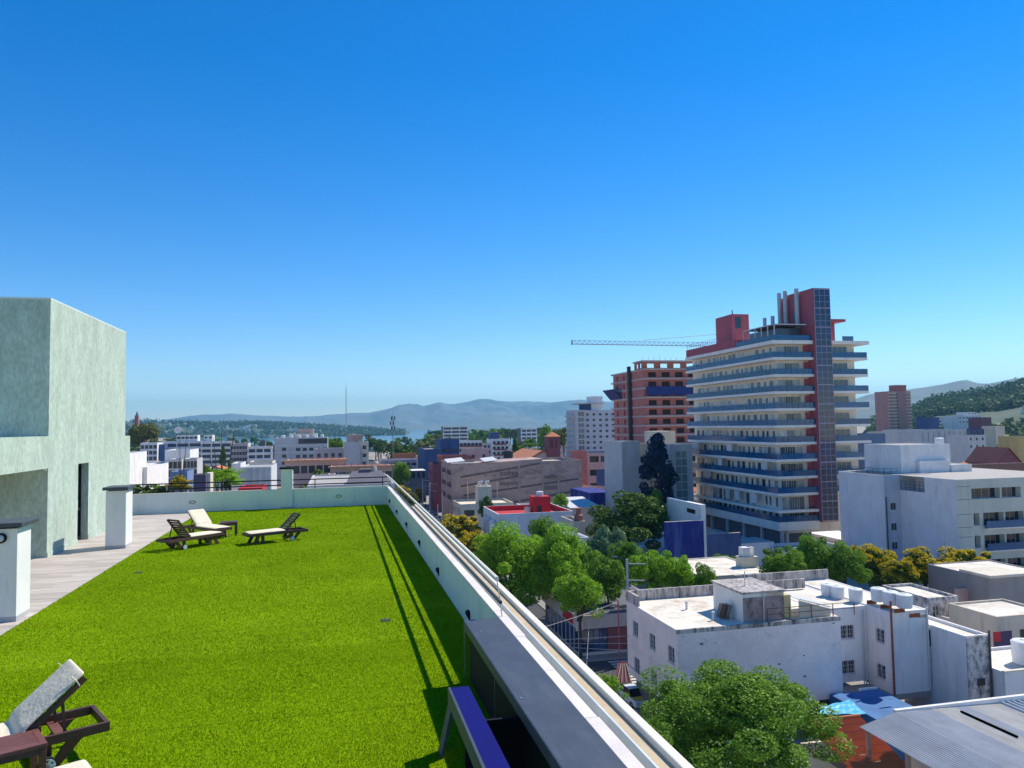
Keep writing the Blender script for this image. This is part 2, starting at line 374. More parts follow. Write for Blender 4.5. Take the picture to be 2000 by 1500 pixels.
# pillars
def pillar(name, label, x0, x1, y0, y1, ztop, m, capm, over, capt, gap=0.0):
    t = thing(name, label, 'pillar', ((x0+x1)/2, (y0+y1)/2, TZ))
    MB().box(x0, x1, y0, y1, TZ - 0.01, ztop).build('shaft', m, t, bevel=0.008)
    MB().box(x0 - 0.003, x1 + 0.003, y0 - 0.003, y1 + 0.003, TZ - 0.005, TZ + 0.09).build('skirting', mat('grey_skirting', (0.42, 0.43, 0.44), 0.8), t)
    if gap: MB().box(x0 + 0.06, x1 - 0.06, y0 + 0.06, y1 - 0.06, ztop, ztop + gap).build('neck', M_dark, t)
    MB().box(x0 - over, x1 + over, y0 - over, y1 + over, ztop + gap, ztop + gap + capt).build('cap', capm, t, bevel=0.006)
    return t
a = PZ(31, 1214, TZ); ht = ZY(31, 1032, a.y)
pn = pillar('chimney_pillar', 'white pillar with dark cap and round lamp, nearest at the left edge', a.x - 0.62, a.x, a.y, a.y + 0.62, ht, M_white, M_grey, 0.10, 0.075, 0.03)
q = PY(3, 1051, a.y); lp = MB()
lp.lathe((0, 0, 0), [(0.088, 0), (0.088, 0.05), (0.07, 0.06), (0.066, 0.05)], 20)
lo = lp.build('round_lamp', M_dark, None); lo.parent = pn; lo.rotation_euler = (R(90), 0, 0); lo.location = (q.x - ORG[pn][0], a.y - 0.002 - ORG[pn][1], q.z - ORG[pn][2])
ln = MB().lathe((0, 0, 0), [(0.066, 0.045), (0.055, 0.06), (0.03, 0.068), (0.005, 0.07)], 20).build('lens', mat('lamp_lens', (0.5, 0.52, 0.58), 0.3, 0.05), None, smooth=True); ln.parent = lo
a = PZ(245, 1071, TZ); ht = ZY(245, 958, a.y)
b_ = PZ(207, 1072, TZ)
pillar('chimney_pillar', 'white pillar with dark flat cap beside the mint green stair block', b_.x, a.x, a.y, a.y + 0.72, ht, M_white, M_grey, 0.07, 0.085, 0.02)
p0 = PY(549, 985, YF); p1 = PY(571.5, 985, YF)
pillar('wall_pillar', 'pale slim pillar with thin dark cap rising from the far parapet', p0.x, p1.x, YF - 0.07, YF + 0.45, ZY(560, 916, YF), M_par, M_dark, 0.06, 0.07, 0.0)

# mint green stair block
GX = PZ(91, 1089, TZ).x; GY = PZ(91, 1089, TZ).y; GZ = ZY(98, 585, GY)
GY2 = PX(246, 700, GX).y; GY3 = PX(254, 860, GX).y; GZL = PX(252, 851, GX).z
print('terrace', YF, GX, GY, GY2, GY3, GZ - TZ, 'coping', CZ - TZ, XL, YL)
st = thing('stair_block', 'tall mint green stucco stair block with narrow door at left', 'building', (GX, GY, TZ))
dY0, dY1 = PX(151.5, 1000, GX).y, PX(172, 1000, GX).y; dZ1 = PX(160, 905, GX).z
wl = MB()
panel(wl, 'E', GX, GY, GY3, TZ - 0.01, GZL, [(dY0, dY1, TZ - 0.01, dZ1)], 0.28)
panel(wl, 'E', GX, GY, GY2, GZL, GZ, [], 0.1)
wl.box(-15, GX - 0.281, GY, GY2, GZL, GZ - 0.002); wl.box(-15, GX - 0.281, GY, GY3, TZ - 0.01, GZL - 0.001)
wl.quad((GX-0.281, GY, TZ - 0.01), (GX, GY, TZ - 0.01), (GX, GY, GZ), (GX-0.281, GY, GZ)); wl.quad((GX-.3, GY, GZ), (GX, GY, GZ), (GX, GY2, GZ), (GX-.3, GY2, GZ))
wl.quad((GX-.3, GY2, GZL), (GX, GY2, GZL), (GX, GY3, GZL), (GX-.3, GY3, GZL)); wl.quad((GX, GY3, TZ), (GX-.3, GY3, TZ), (GX-.3, GY3, GZL), (GX, GY3, GZL))
wl.build('wall', M_green, st)
MB().box(-15, GX + 0.004, GY - 0.004, GY2 + 0.004, GZ, GZ + 0.05).build('roof_trim', mat('pale_trim', (0.6, 0.68, 0.62), 0.8), st)
MB().box(GX + 0.001, GX + 0.02, GY, dY0, TZ, TZ + 0.13).build('skirting', M_green, st); MB().box(GX + 0.001, GX + 0.02, dY1, GY3, TZ, TZ + 0.13).build('skirting', M_green, st)
dm = (dY0 + dY1) / 2
dr = MB(); dr.box(GX - 0.26, GX - 0.20, dY0 + 0.001, dY0 + 0.07, TZ, dZ1 - 0.001); dr.box(GX - 0.26, GX - 0.20, dY1 - 0.07, dY1 - 0.001, TZ, dZ1 - 0.001); dr.box(GX - 0.26, GX - 0.20, dY0 + 0.07, dY1 - 0.07, dZ1 - 0.07, dZ1 - 0.001)
dr.box(GX - 0.26, GX - 0.20, dY0 + 0.07, dY1 - 0.07, TZ + 0.9, TZ + 1.0); dr.box(GX - 0.26, GX - 0.20, dY0 + 0.07, dY1 - 0.07, TZ, TZ + 0.12); dr.box(GX - 0.255, GX - 0.205, dm - 0.03, dm + 0.03, TZ + 0.12, dZ1 - 0.07)
dd = dr.build('door', M_dark, st); MB().box(GX - 0.245, GX - 0.235, dY0 + 0.07, dY1 - 0.07, TZ + 0.12, dZ1 - 0.07).build('pane', M_glassd, dd)
MB().tube([(GX - 0.17, dm + 0.06, TZ + 0.92), (GX - 0.17, dm + 0.06, TZ + 1.25)], 0.014, 6).build('handle', M_steel, dd)
# porch fascia running towards the camera
fz0, fz1 = PX(92, 915, GX).z, PX(92, 852, GX).z
MB().box(GX - 0.25, GX + 0.006, 6, GY - 0.001, fz0, fz1).build('porch_beam', M_green, st)
MB().box(-15, GX - 0.251, 6, GY - 0.001, fz1 - 0.25, fz1 - 0.05).build('porch_roof', M_green, st)
MB().tube([(GX - 0.05, GY - 0.06, fz0 - 0.05), (GX - 0.05, GY - 0.06, fz0 + 0.005)], 0.035, 8).build('ceiling_spot', M_white, st)

# dark counter with bench shelf beside the parapet
ctr = thing('metal_counter', 'slate grey metal counter with blue lower shelf against the right parapet', 'counter', (1.9, 6, TZ))
KY = PZ(905, 1211, CZ + 0.02).y; KX = PZ(905, 1211, CZ + 0.02).x
MB().box(KX, PXI - 0.012, 1.0, KY, CZ - 0.10, CZ + 0.02).build('top_plate', M_grey, ctr, bevel=0.012)
MB().box(KX + 0.07, PXI - 0.014, 1.0, KY - 0.06, TZ + 0.013, CZ - 0.1).build('body', M_dark, ctr)
MB().box(KX + 0.005, KX + 0.02, KY - 0.012, KY - 0.002, TZ + 0.012, CZ - 0.1).build('corner_strip', M_steel, ctr)
sp = PX(967, 1340, KX + 0.07)
MB().box(KX + 0.064, KX + 0.0705, sp.y - 0.006, sp.y + 0.006, TZ + 0.013, CZ - 0.1).build('seam', M_steel, ctr)
BZ = TZ + 0.62
bc = PZ(880, 1343, BZ); bx2 = PZ(912, 1341, BZ).x
MB().box(bc.x, bx2 + 0.02, 1.0, bc.y, BZ - 0.02, BZ).build('shelf', M_blue, ctr, bevel=0.004)
MB().box(bc.x - 0.03, bc.x - 0.001, 1.0, bc.y, BZ - 0.16, BZ + 0.006).build('front_rail', M_grey, ctr, bevel=0.004)
g0 = Vector((bc.x - 0.02, bc.y - 0.05, BZ - 0.1)); MB().prism([(bc.x - 0.03, bc.y - 0.02, BZ - 0.15), (bc.x - 0.03, bc.y - 0.22, BZ - 0.15), (bc.x - 0.14, bc.y - 0.22, TZ + .01), (bc.x - 0.14, bc.y - 0.02, TZ + .01)], (0.03, 0, 0)).build('slanted_leg', M_grey, ctr)
MB().box(bc.x - 0.002, KX + 0.07, bc.y - 0.9, bc.y - 0.87, TZ + 0.013, BZ - 0.02).build('bracket', M_dark, ctr)
for px, py in ((938.5, 1233), (1018, 1364)):
    p = PZ(px, py, CZ + 0.02)
    sc_ = MB(); sc_.box(p.x - 0.006, p.x + 0.006, p.y - 0.022, p.y + 0.022, CZ + 0.0202, CZ + 0.0235); sc_.box(p.x - 0.018, p.x + 0.018, p.y - 0.007, p.y + 0.007, CZ + 0.0236, CZ + 0.026); sc_.build('screw', M_steel, ctr)

# small grates set in the turf
for px, py, lab in ((753, 1211, 'small square drain grate in the turf beside the shadow lines'), (270, 1118, 'small dark drain grate in the turf near the tiled path')):
    p = PZ(px, py, TZ + 0.02); g = MB()
    t = thing('drain_grate', lab, 'drain', (p.x, p.y, TZ))
    g.box(p.x - 0.085, p.x + 0.085, p.y - 0.085, p.y + 0.085, TZ + 0.008, TZ + 0.016); g.build('plate', M_dark, t)
    for k in range(5): MB().box(p.x - 0.08, p.x + 0.08, p.y - 0.075 + k*0.034, p.y - 0.06 + k*0.034, TZ + 0.0165, TZ + 0.024).build('slat', mat('grate_iron', (0.1, 0.12, 0.09), 0.7), t)

# ------------------------------------------------------------------ sun loungers
def lounger(label, back=40, cushion_back=True, flat=False, slip=False):
    t = thing('sun_lounger', label, 'lounger', (0,0,0), 'wooden sun loungers on the turf', local=True)
    L, W, Z0 = 2.0, 0.66, 0.30
    H = 1.22                                       # hinge
    for s in (-1, 1):
        y = s*(W/2 - 0.02)
        MB().box(0, L, y - 0.02, y + 0.02, Z0 - 0.03, Z0 + 0.06).build('side_rail', M_wood, t, bevel=0.004)
    for x in (0.0, L - 0.04): MB().box(x - 0.0, x + 0.04, -W/2 + 0.04, W/2 - 0.04, Z0 - 0.03, Z0 + 0.055).build('end_rail', M_wood, t, bevel=0.004)
    for x0 in (0.10, 0.30, 0.50, 0.70, 0.90, 1.08): MB().box(x0, x0 + 0.13, -W/2 + 0.04, W/2 - 0.04, Z0 + 0.03, Z0 + 0.05).build('seat_slat', M_wood, t)
    for s in (-1, 1):
        y = s*(W/2 - 0.07)
        MB().prism([(0.30, y, Z0 - 0.02), (0.42, y, Z0 - 0.02), (0.26, y, 0.0), (0.14, y, 0.0)], (0, 0.035, 0)).build('leg', M_wood, t)
        MB().prism([(0.44, y, Z0 - 0.02), (0.54, y, Z0 - 0.02), (0.54, y, 0.0), (0.44, y, 0.0)], (0, 0.035, 0)).build('leg', M_wood, t)
        MB().prism([(1.40, y, Z0 - 0.02), (1.50, y, Z0 - 0.02), (1.50, y, 0.05), (1.40, y, 0.05)], (0, 0.035, 0)).build('leg', M_wood, t)
        MB().prism([(1.66, y, Z0 - 0.02), (1.80, y, Z0 - 0.02), (1.56, y, 0.02), (1.46, y, 0.02)], (0, 0.035, 0)).build('leg', M_wood, t)
        wy = s*(W/2 + 0.0)
        wh = MB().tube([(1.45, wy - 0.018, 0.085), (1.45, wy + 0.018, 0.085)], 0.085, 20).build('wheel', M_rub, t)
        rm = MB()
        for d in (-1, 1):
            c = (1.45, wy + d*0.020, 0.085)
            n = 20; ro, ri = 0.072, 0.056
            for k in range(n):
                t0, t1 = 2*math.pi*k/n, 2*math.pi*(k+1)/n
                f = lambda r_, tt: (c[0] + r_*math.cos(tt), c[1], c[2] + r_*math.sin(tt))
                rm.quad(f(ri, t0), f(ro, t0), f(ro, t1), f(ri, t1))
            for k in range(6):
                tt = 2*math.pi*k/6; v = Vector((math.cos(tt), 0, math.sin(tt)))
                rm.bar(Vector(c), Vector(c) + v*0.06, 0.004, 0.026, up=(0, 1, 0)) if False else rm.obox(Vector(c) + v*0.032, v*0.032, Vector((0, 0.002, 0)), Vector((-v.z, 0, v.x))*0.014)
        rm.build('rim', mat('wheel_rim', (0.62, 0.66, 0.72), 0.4), wh)
        MB().tube([(1.45, wy - s*0.018, 0.085), (1.45, wy - s*0.10, 0.085)], 0.012, 6).build('axle', M_steel, wh)
    MB().box(1.55, 1.64, -W/2 + 0.04, W/2 - 0.04, Z0 - 0.03, Z0 - 0.005).build('cross_slat', M_woodt, t)
    a = R(0.5 if flat else back); ca, sa = math.cos(a), math.sin(a)
    def B(s_, y, n_): return (H + ca*s_ - sa*n_, y, Z0 + 0.05 + sa*s_ + ca*n_)
    BL = 0.74
    for s in (-1, 1):
        y = s*(W/2 - 0.075)
        MB().bar(B(0.0, y, 0), B(BL, y, 0), 0.035, 0.05, up=(-sa, 0, ca)).build('backrest_rail', M_wood, t)
    for k in range(7):
        s_ = 0.06 + k*0.105
        MB().obox(B(s_, 0, 0.034), Vector((ca, 0, sa))*0.036, Vector((0, W/2 - 0.05, 0)), Vector((-sa, 0, ca))*0.008).build('back_slat', M_wood, t)
    if not flat:
        for s in (-1, 1):
            y = s*(W/2 - 0.10); e = B(0.46, y, -0.03)
            MB().bar(e, (1.62, y, Z0 - 0.0), 0.022, 0.028).build('strut', M_wood, t)
    # cushion: one padded strip following seat and backrest
    th = 0.05; prof = []
    path = [(0.03, Z0 + 0.055), (0.45, Z0 + 0.055), (0.9, Z0 + 0.055), (H - 0.1, Z0 + 0.056), (H + 0.02, Z0 + 0.065)]
    for s_ in (0.10, 0.2, 0.45, 0.70, BL + 0.03) if cushion_back else (): q = B(s_, 0, 0.05); path.append((q[0], q[2]))
    cm = MB(); ny = 10; N = len(path)
    nr = []
    for k in range(N):
        p, q = path[max(0, k-1)], path[min(N-1, k+1)]; d = Vector((q[0]-p[0], q[1]-p[1])).normalized(); nr.append((-d.y, d.x))
    def pt(k, j, top):
        y = (-0.5 + j/ny) * (W - 0.03); e = min(j, ny-j)/1.2; th2 = th*min(1, 0.55 + 0.45*e) * (0.8 if k in (0, N-1) else 1)
        wv = 0.006*math.sin(9*y + 2.1*k) + (0.008 if k % 2 else 0)
        o_ = th2 + wv if top else 0.0
        return (path[k][0] + nr[k][0]*o_, y, path[k][1] + nr[k][1]*o_)
    for k in range(N):
        for j in range(ny+1): cm.v.append(pt(k, j, True))
    for k in range(N):
        for j in range(ny+1): cm.v.append(pt(k, j, False))
    o2 = N*(ny+1); g = lambda k, j: k*(ny+1)+j
    for k in range(N-1):
        for j in range(ny): cm.f.append((g(k,j), g(k+1,j), g(k+1,j+1), g(k,j+1))); cm.f.append((o2+g(k,j), o2+g(k,j+1), o2+g(k+1,j+1), o2+g(k+1,j)))
        cm.f.append((g(k,0), o2+g(k,0), o2+g(k+1,0), g(k+1,0))); cm.f.append((g(k,ny), g(k+1,ny), o2+g(k+1,ny), o2+g(k,ny)))
    for j in range(ny): cm.f.append((g(0,j), g(0,j+1), o2+g(0,j+1), o2+g(0,j))); cm.f.append((g(N-1,j), o2+g(N-1,j), o2+g(N-1,j+1), g(N-1,j+1)))
    c = cm.build('cushion', M_cush, t, smooth=True)
    ss = c.modifiers.new('s', 'SUBSURF'); ss.levels = 1; ss.render_levels = 2
    if not flat and cushion_back:
        q = B(0.64, 0, 0.055)
        for s in (-1, 1): MB().tube([B(0.66, s*(W/2 - 0.012), 0.0), B(0.67, s*(W/2 - 0.006), 0.06), B(0.67, s*(W/2 - 0.03), 0.13)], 0.006, 5).build('tie', M_cush, c)
    return t
def place(t, foot, head, z=TZ):       # ground points below the two ends
    d = Vector((head.x - foot.x, head.y - foot.y)); t.location = (foot.x, foot.y, z + 0.012); t.rotation_euler.z = math.atan2(d.y, d.x); return d.length
zr = TZ + 0.36
L1 = lounger('sun lounger with slatted back towards us, leftmost of the far three', 52, cushion_back=False); print('L1', place(L1, PZ(425, 1043, zr - .1), PZ(296, 1057, zr - .02)))
L2 = lounger('sun lounger with cream cushion facing us, behind the leftmost one'); print('L2', place(L2, PZ(437, 1036, zr - .1), PZ(347, 1019, zr)))
L3 = lounger('sun lounger with head end to the right, alone right of the small table', 44, cushion_back=False); print('L3', place(L3, PZ(479, 1040, zr), PZ(590, 1029, zr)))
for l_ in (L1, L2, L3): l_.scale = (.88, .88, .88)
hd = PZ(199, 1394, zr); dr_ = (PZ(85, 1440, zr) - PZ(195, 1413, zr)).normalized(); ft = hd + dr_*2.0
L4 = lounger('large near sun lounger with wheel, cut by the left edge of the picture', 40); print('L4', place(L4, ft, hd), math.degrees(math.atan2(dr_.y, dr_.x)))
hd2 = PZ(168, 1486, TZ + 0.42); L5 = lounger('cream cushioned sun lounger at the bottom left corner, only its end showing', flat=True); place(L5, hd2 + dr_*2.0, hd2)
L5.location.x -= dr_.y*0.33; L5.location.y += dr_.x*0.33

def table(label, c, rz, W=0.5, D=0.5, H=0.45, m=M_wood):
    t = thing('side_table', label, 'table', (0,0,0), local=True)
    n = 6; f = 0.055
    for k in range(n):
        y = -D/2 + f + (k + 0.5)*(D - 2*f)/n; MB().box(-W/2 + f + .002, W/2 - f - .002, y - (D-2*f)/n/2 + 0.003, y + (D-2*f)/n/2 - 0.003, H - 0.024, H - 0.002).build('slat', m, t)
    for s in (-1, 1):
        MB().box(-W/2, W/2, s*(D/2) - (f if s > 0 else 0), s*(D/2) + (0 if s > 0 else f), H - 0.035, H).build('top_frame', m, t, bevel=0.003)
        MB().box(s*(W/2) - (f if s > 0 else 0), s*(W/2) + (0 if s > 0 else f), -D/2 + f + .001, D/2 - f - .001, H - 0.035, H - .001).build('top_frame', m, t, bevel=0.003)
        MB().box(-W/2 + .06, W/2 - .06, s*(D/2 - .03) - .011, s*(D/2 - .03) + .011, H - .095, H - .036).build('apron', m, t)
        for s2 in (-1, 1):
            MB().box(s*(W/2 - 0.035) - 0.03, s*(W/2 - 0.035) + 0.03, s2*(D/2 - 0.03) - 0.02, s2*(D/2 - 0.03) + 0.02, 0, H - 0.036).build('leg', m, t, bevel=0.003)
    t.location = c; t.rotation_euler.z = rz; return t
c = PZ(446, 1047, TZ + 0.0); table('low dark wooden side table between the far loungers', (c.x, c.y + 0.1, TZ + 0.012), R(4), 0.5, 0.45, 0.42)
cr_ = PZ(74, 1424, TZ + 0.45); ang = math.atan2(dr_.y, dr_.x)
d2 = Vector((-dr_.y, dr_.x, 0)); d2 = d2 if d2.y < 0 else -d2
cc = cr_ + dr_*0.46 + d2*0.24; table('reddish slatted wooden side table beside the near lounger', (cc.x, cc.y, TZ + 0.012), ang, 0.92, 0.46, 0.45, M_woodt)
# ================================================================== terrain, lake, mountains, streets
from mathutils import noise as MN
M_ground = mat('town_ground', (0.36, 0.31, 0.25), 0.95, 0.3, 0.05, stain=(0.12, 0.14, 0.07), samt=0.7, sscale=(0.03, 0.03, 0.03))
M_asph = mat('asphalt', (0.055, 0.055, 0.06), 0.85, 0.2, 0.6, bump=0.2, bscale=20, stain=(0.03, 0.03, 0.035), samt=0.6, sscale=(0.6, 0.15, 1))
M_walk = mat('pavement', (0.30, 0.28, 0.26), 0.9, 0.15, 0.8, stain=(0.12, 0.12, 0.12), samt=0.5, sscale=(0.8, 0.8, 0.8))
M_line = mat('road_paint', (0.6, 0.6, 0.56), 0.7, 0.15, 4)
LAKE = -9.0
def azpx(px): v = ray(px, 830); return math.atan2(v.x, v.y)
def sstep(a, b, x):
    t = np.clip((x - a)/(b - a), 0, 1); return t*t*(3 - 2*t)
# one ground sheet to the horizon (polar grid), dropping under the lake
def polar(name, az, rr, zf, m, smooth=True):
    A, Q = np.meshgrid(az, rr, indexing='ij'); Z = zf(A, Q)
    V = np.stack([np.sin(A)*Q, np.cos(A)*Q, Z], -1).reshape(-1, 3); na, nr = len(az), len(rr)
    i = np.arange(na-1)[:, None]*nr + np.arange(nr-1)[None, :]
    F = np.stack([i, i+nr, i+nr+1, i+1], -1).reshape(-1, 4)[:, ::-1]
    o = bpy.data.objects.new(name, npmesh(name, V, F, m, smooth)); COL.objects.link(o); return tag(o, kind='structure')
def gz(A, Q):
    lk = sstep(azpx(330), azpx(400), A) * (1 - sstep(azpx(1150), azpx(1300), A))
    return -0.004 - lk*16*sstep(900, 1700, Q) - (1 - lk)*3*sstep(2000, 9000, Q)
rr = np.concatenate([[0.5], np.linspace(30, 600, 12), np.geomspace(700, 26000, 40)])
polar('ground', np.linspace(R(-75), R(100), 90), rr, gz, M_ground)
M_water = mat('lake_water', (0.035, 0.13, 0.25), 0.12, 0.1, 0.002, bump=0.25, bscale=0.15, spec=0.6)
lake = MB().quad((-7000, 1150, LAKE), (3200, 1150, LAKE), (3200, 12500, LAKE), (-7000, 12500, LAKE)).build('lake', M_water); tag(lake, kind='structure')

def fbm(x, y, s, o=5): return MN.fractal(Vector((x*s, y*s, 3.7)), 0.9, 2.1, o)
def hill(name, pts, D, m, az_n=260, r_n=36, rough=0.25, ns=0.0006, z0=None, up=1.6):
    """range of hills: ridge silhouette given as image points, ridge at distance D[1], foot at D[0], back at D[2]"""
    pts = sorted(pts); az = np.linspace(azpx(pts[0][0]), azpx(pts[-1][0]), az_n)
    pa = np.array([azpx(p[0]) for p in pts]); 
    def hz(p):
        v = ray(*p); h = math.hypot(v.x, v.y); return CAMZ + v.z/h*D[1]
    pz = np.array([hz(p) for p in pts]); ridge = np.interp(az, pa, pz)
    rr = np.concatenate([np.linspace(D[0], D[1], r_n), np.linspace(D[1], D[2], 8)[1:]])
    zb = LAKE - 6 if z0 is None else z0
    def zf(A, Q):
        rg = np.interp(A, az, ridge); t = np.where(Q <= D[1], np.clip((Q - D[0])/(D[1] - D[0]), 0, 1), np.clip((D[2] - Q)/(D[2] - D[1]), 0, 1))
        base = zb + (rg - zb)*(0.35*t + 0.65*t**up)
        N = np.array([fbm(math.sin(a)*q, math.cos(a)*q, ns) for a, q in zip(A.ravel(), Q.ravel())]).reshape(A.shape)
        sil = 1 - np.exp(-((1 - t)/0.12)**2)*0.75
        return base + N*rough*(rg - zb)*t**0.6*sil
    o = polar(name, az, rr, zf, m); o['_'] = 0; del o['_']
    return zf, az
M_mtn = mat('mountain_slope', (0.16, 0.165, 0.12), 0.95, 0.3, 0.0011, stain=(0.06, 0.085, 0.05), samt=0.9, sscale=(0.0018, 0.0018, 0.004))
M_wood_h = mat('wooded_slope', (0.07, 0.10, 0.055), 0.95, 0.3, 0.01, stain=(0.11, 0.13, 0.08), samt=0.5, sscale=(0.012, 0.012, 0.012))
hill('far_mountains', [(250, 832), (300, 824), (330, 818), (370, 812), (400, 810), (450, 809), (500, 812), (560, 813), (600, 811), (650, 808), (700, 806), (722, 806), (745, 800), (765, 795), (780, 792),
      (800, 791), (830, 794), (848, 789), (862, 787), (890, 789), (915, 785), (935, 783), (962, 782), (1000, 784), (1030, 781), (1060, 783), (1100, 787), (1130, 785), (1170, 784), (1250, 790), (1400, 800), (1600, 815)],
     (8300, 12500, 16000), M_mtn, 460, 52, 0.40, 0.00095)
hill('right_mountains', [(1560, 812), (1640, 790), (1700, 769), (1760, 762), (1810, 757), (1845, 752), (1868, 747), (1892, 744), (1915, 750), (1935, 750), (1965, 744), (1990, 738), (2060, 745), (2300, 770)],
     (3300, 6200, 8200), M_mtn, 200, 36, 0.25, 0.0011, z0=-5)
penz, _ = hill('wooded_peninsula', [(60, 820), (160, 818), (245, 824), (280, 822), (330, 825), (400, 826), (450, 826), (500, 826), (560, 829), (600, 831), (640, 833), (700, 836), (760, 839), (800, 842)],
     (3300, 4300, 5600), M_wood_h, 220, 22, 0.25, 0.0022, up=1.1)
hill('far_shore', [(835, 846), (870, 840), (930, 838), (1000, 837), (1100, 837), (1200, 837), (1320, 842)], (4700, 5300, 6200), M_wood_h, 80, 12, 0.3, 0.003)
rhz, _ = hill('right_hillside', [(1690, 826), (1740, 815), (1790, 797), (1830, 779), (1870, 773), (1905, 768), (1950, 762), (1975, 755), (2000, 747), (2080, 725), (2300, 700)],
     (560, 1500, 2300), M_wood_h, 130, 40, 0.16, 0.004, z0=-0.5, up=1.5)

def leafquads(cent, rad, n, size, flat=1.0):
    """n leaf quads per clump; cent (K,3), rad (K,3)"""
    K = len(cent); c = np.repeat(cent, n, 0); r = np.repeat(rad, n, 0); N = K*n
    d = RNG.normal(size=(N, 3)); d /= np.linalg.norm(d, axis=1)[:, None]
    p = c + d*r*(RNG.uniform(0.55, 1.0, N)**0.5)[:, None]
    nrm = d*0.8 + RNG.normal(size=(N, 3))*0.7 + np.array([0, 0, 0.5]); nrm /= np.linalg.norm(nrm, axis=1)[:, None]
    t = np.cross(nrm, RNG.normal(size=(N, 3))); t /= np.linalg.norm(t, axis=1)[:, None]; b = np.cross(nrm, t)
    s = (size*RNG.uniform(0.4, 1.5, N))[:, None] if np.isscalar(size) else (np.repeat(size, n)*RNG.uniform(0.6, 1.3, N))[:, None]
    V = np.stack([p - t*s*0.5, p + b*s*0.3 + nrm*s*0.08, p + t*s*0.5, p - b*s*0.3 + nrm*s*0.08], 1).reshape(-1, 3)
    return V, np.arange(N*4).reshape(-1, 4)
L_far = leafmat('far_foliage', (0.045, 0.08, 0.035), (0.12, 0.17, 0.07), 0.2)
L_mid = leafmat('town_foliage', (0.034, 0.085, 0.018), (0.11, 0.20, 0.035), 0.3)
def scatter(name, label, zf, pa, pb, d0, d1, n, size, k, leaf, dens=1.0):
    A = RNG.uniform(azpx(pa), azpx(pb), n); Q = RNG.uniform(d0, d1, n)
    Z = zf(A, Q)
    keep = np.array([fbm(math.sin(a)*q, math.cos(a)*q, 0.006, 3) > -0.25 for a, q in zip(A, Q)]); A, Q, Z = A[keep], Q[keep], Z[keep]
    s = size*RNG.uniform(0.5, 1.3, len(A))
    C = np.stack([np.sin(A)*Q, np.cos(A)*Q, Z + s*0.45], 1); Rd = np.stack([s*0.5, s*0.5, s*0.55], 1)
    V, F = leafquads(C, Rd, k, leaf)
    o = bpy.data.objects.new(name, npmesh(name, V, F, L_far)); COL.objects.link(o); return tag(o, label, 'trees', kind='stuff')
scatter('peninsula_woods', 'dark woods covering the low hills across the lake', penz, 60, 790, 3320, 4300, 5200, 15, 5, 12)
scatter('hillside_woods', 'dense woods covering the hillside at far right', rhz, 1700, 2120, 600, 1550, 5200, 11, 12, 5.0)

# avenue beside the building, cross street, pavements, kerbs, lane marks
def slab(name, x0, x1, y0, y1, z0, z1, m): return tag(MB().box(x0, x1, y0, y1, z0, z1).build(name, m), kind='structure')
slab('avenue', 9.0, 26.4, 10, 99.9, -0.3, 0.012, M_asph); slab('avenue', 9.0, 28.6, 100, 640, -0.3, 0.012, M_asph)
slab('cross_street', 26.5, 120, 73.2, 81.6, -0.3, 0.009, M_asph)
slab('pavement', 2.7, 8.9, 5, 640, -0.3, 0.13, M_walk)
slab('pavement', 26.6, 120, 30, 72.9, -0.3, 0.125, M_walk)
slab('pavement', 26.6, 120, 82, 99.8, -0.3, 0.127, M_walk); slab('pavement', 28.7, 120, 100, 560, -0.3, 0.128, M_walk)
for k in range(60): tag(MB().box(18.4, 18.55, 60 + k*7, 63.5 + k*7, 0.004, 0.0165).build('lane_mark', M_line), kind='structure')
zb = MB()
for k in range(9): tag(MB().box(29.2 + 0*k, 32.4, 73.9 + k*0.85, 74.35 + k*0.85, 0.004, 0.014).build('crossing_stripe', M_line), kind='structure')
# ================================================================== buildings
WINM = {}
G_dark = glassmat('window_glass', (0.015, 0.022, 0.035)); G_blue = glassmat('blue_glass', (0.03, 0.07, 0.16)); 
G_far = mat('far_window', (0.03, 0.036, 0.05), 0.25, 0.3, 0.5, rnd=0.5)
M_frame = mat('window_frame', (0.55, 0.56, 0.58), 0.6); M_framed = mat('dark_frame', (0.06, 0.06, 0.07), 0.6); M_shut = mat('roller_shutter', (0.62, 0.63, 0.62), 0.8, rnd=0.12)
M_roofg = mat('roof_membrane', (0.72, 0.67, 0.57), 0.9, 0.16, 0.4, stain=(0.36, 0.26, 0.17), samt=0.7, sscale=(0.5, 0.5, 0.5))
M_roofd = mat('roof_grey', (0.42, 0.39, 0.36), 0.9, 0.2, 0.4, stain=(0.14, 0.13, 0.12), samt=0.6, sscale=(0.4, 0.4, 0.4))
def wall(name, c, st=None, amt=0.45, rough=0.9, ss=(0.5, 0.5, 0.12), fine=0.0): return mat(name, c, rough, 0.09, 0.35, stain=st or tuple(k*0.6 for k in c), samt=amt, sscale=ss, fine=fine, bscale=6, drip=(tuple(k*0.5 for k in c), 0.35, (1.7, 1.7, 0.22), 0.58))
W_white = wall('white_wall', (0.78, 0.76, 0.73)); W_lil = wall('lilac_white', (0.80, 0.73, 0.72), (0.62, 0.57, 0.58), 0.5); W_blu = wall('bluish_white', (0.74, 0.73, 0.73))
W_cream = wall('cream_wall', (0.66, 0.60, 0.48)); W_grey = wall('grey_wall', (0.52, 0.51, 0.51)); W_beige = wall('beige_wall', (0.62, 0.53, 0.42)); W_dgrey = wall('dark_grey_wall', (0.12, 0.12, 0.15))
W_conc = wall('stained_concrete', (0.48, 0.34, 0.29), (0.14, 0.10, 0.095), 0.85, ss=(0.25, 0.25, 0.5)); W_brick = wall('brick_wall', (0.36, 0.13, 0.10), (0.22, 0.09, 0.08), 0.5)
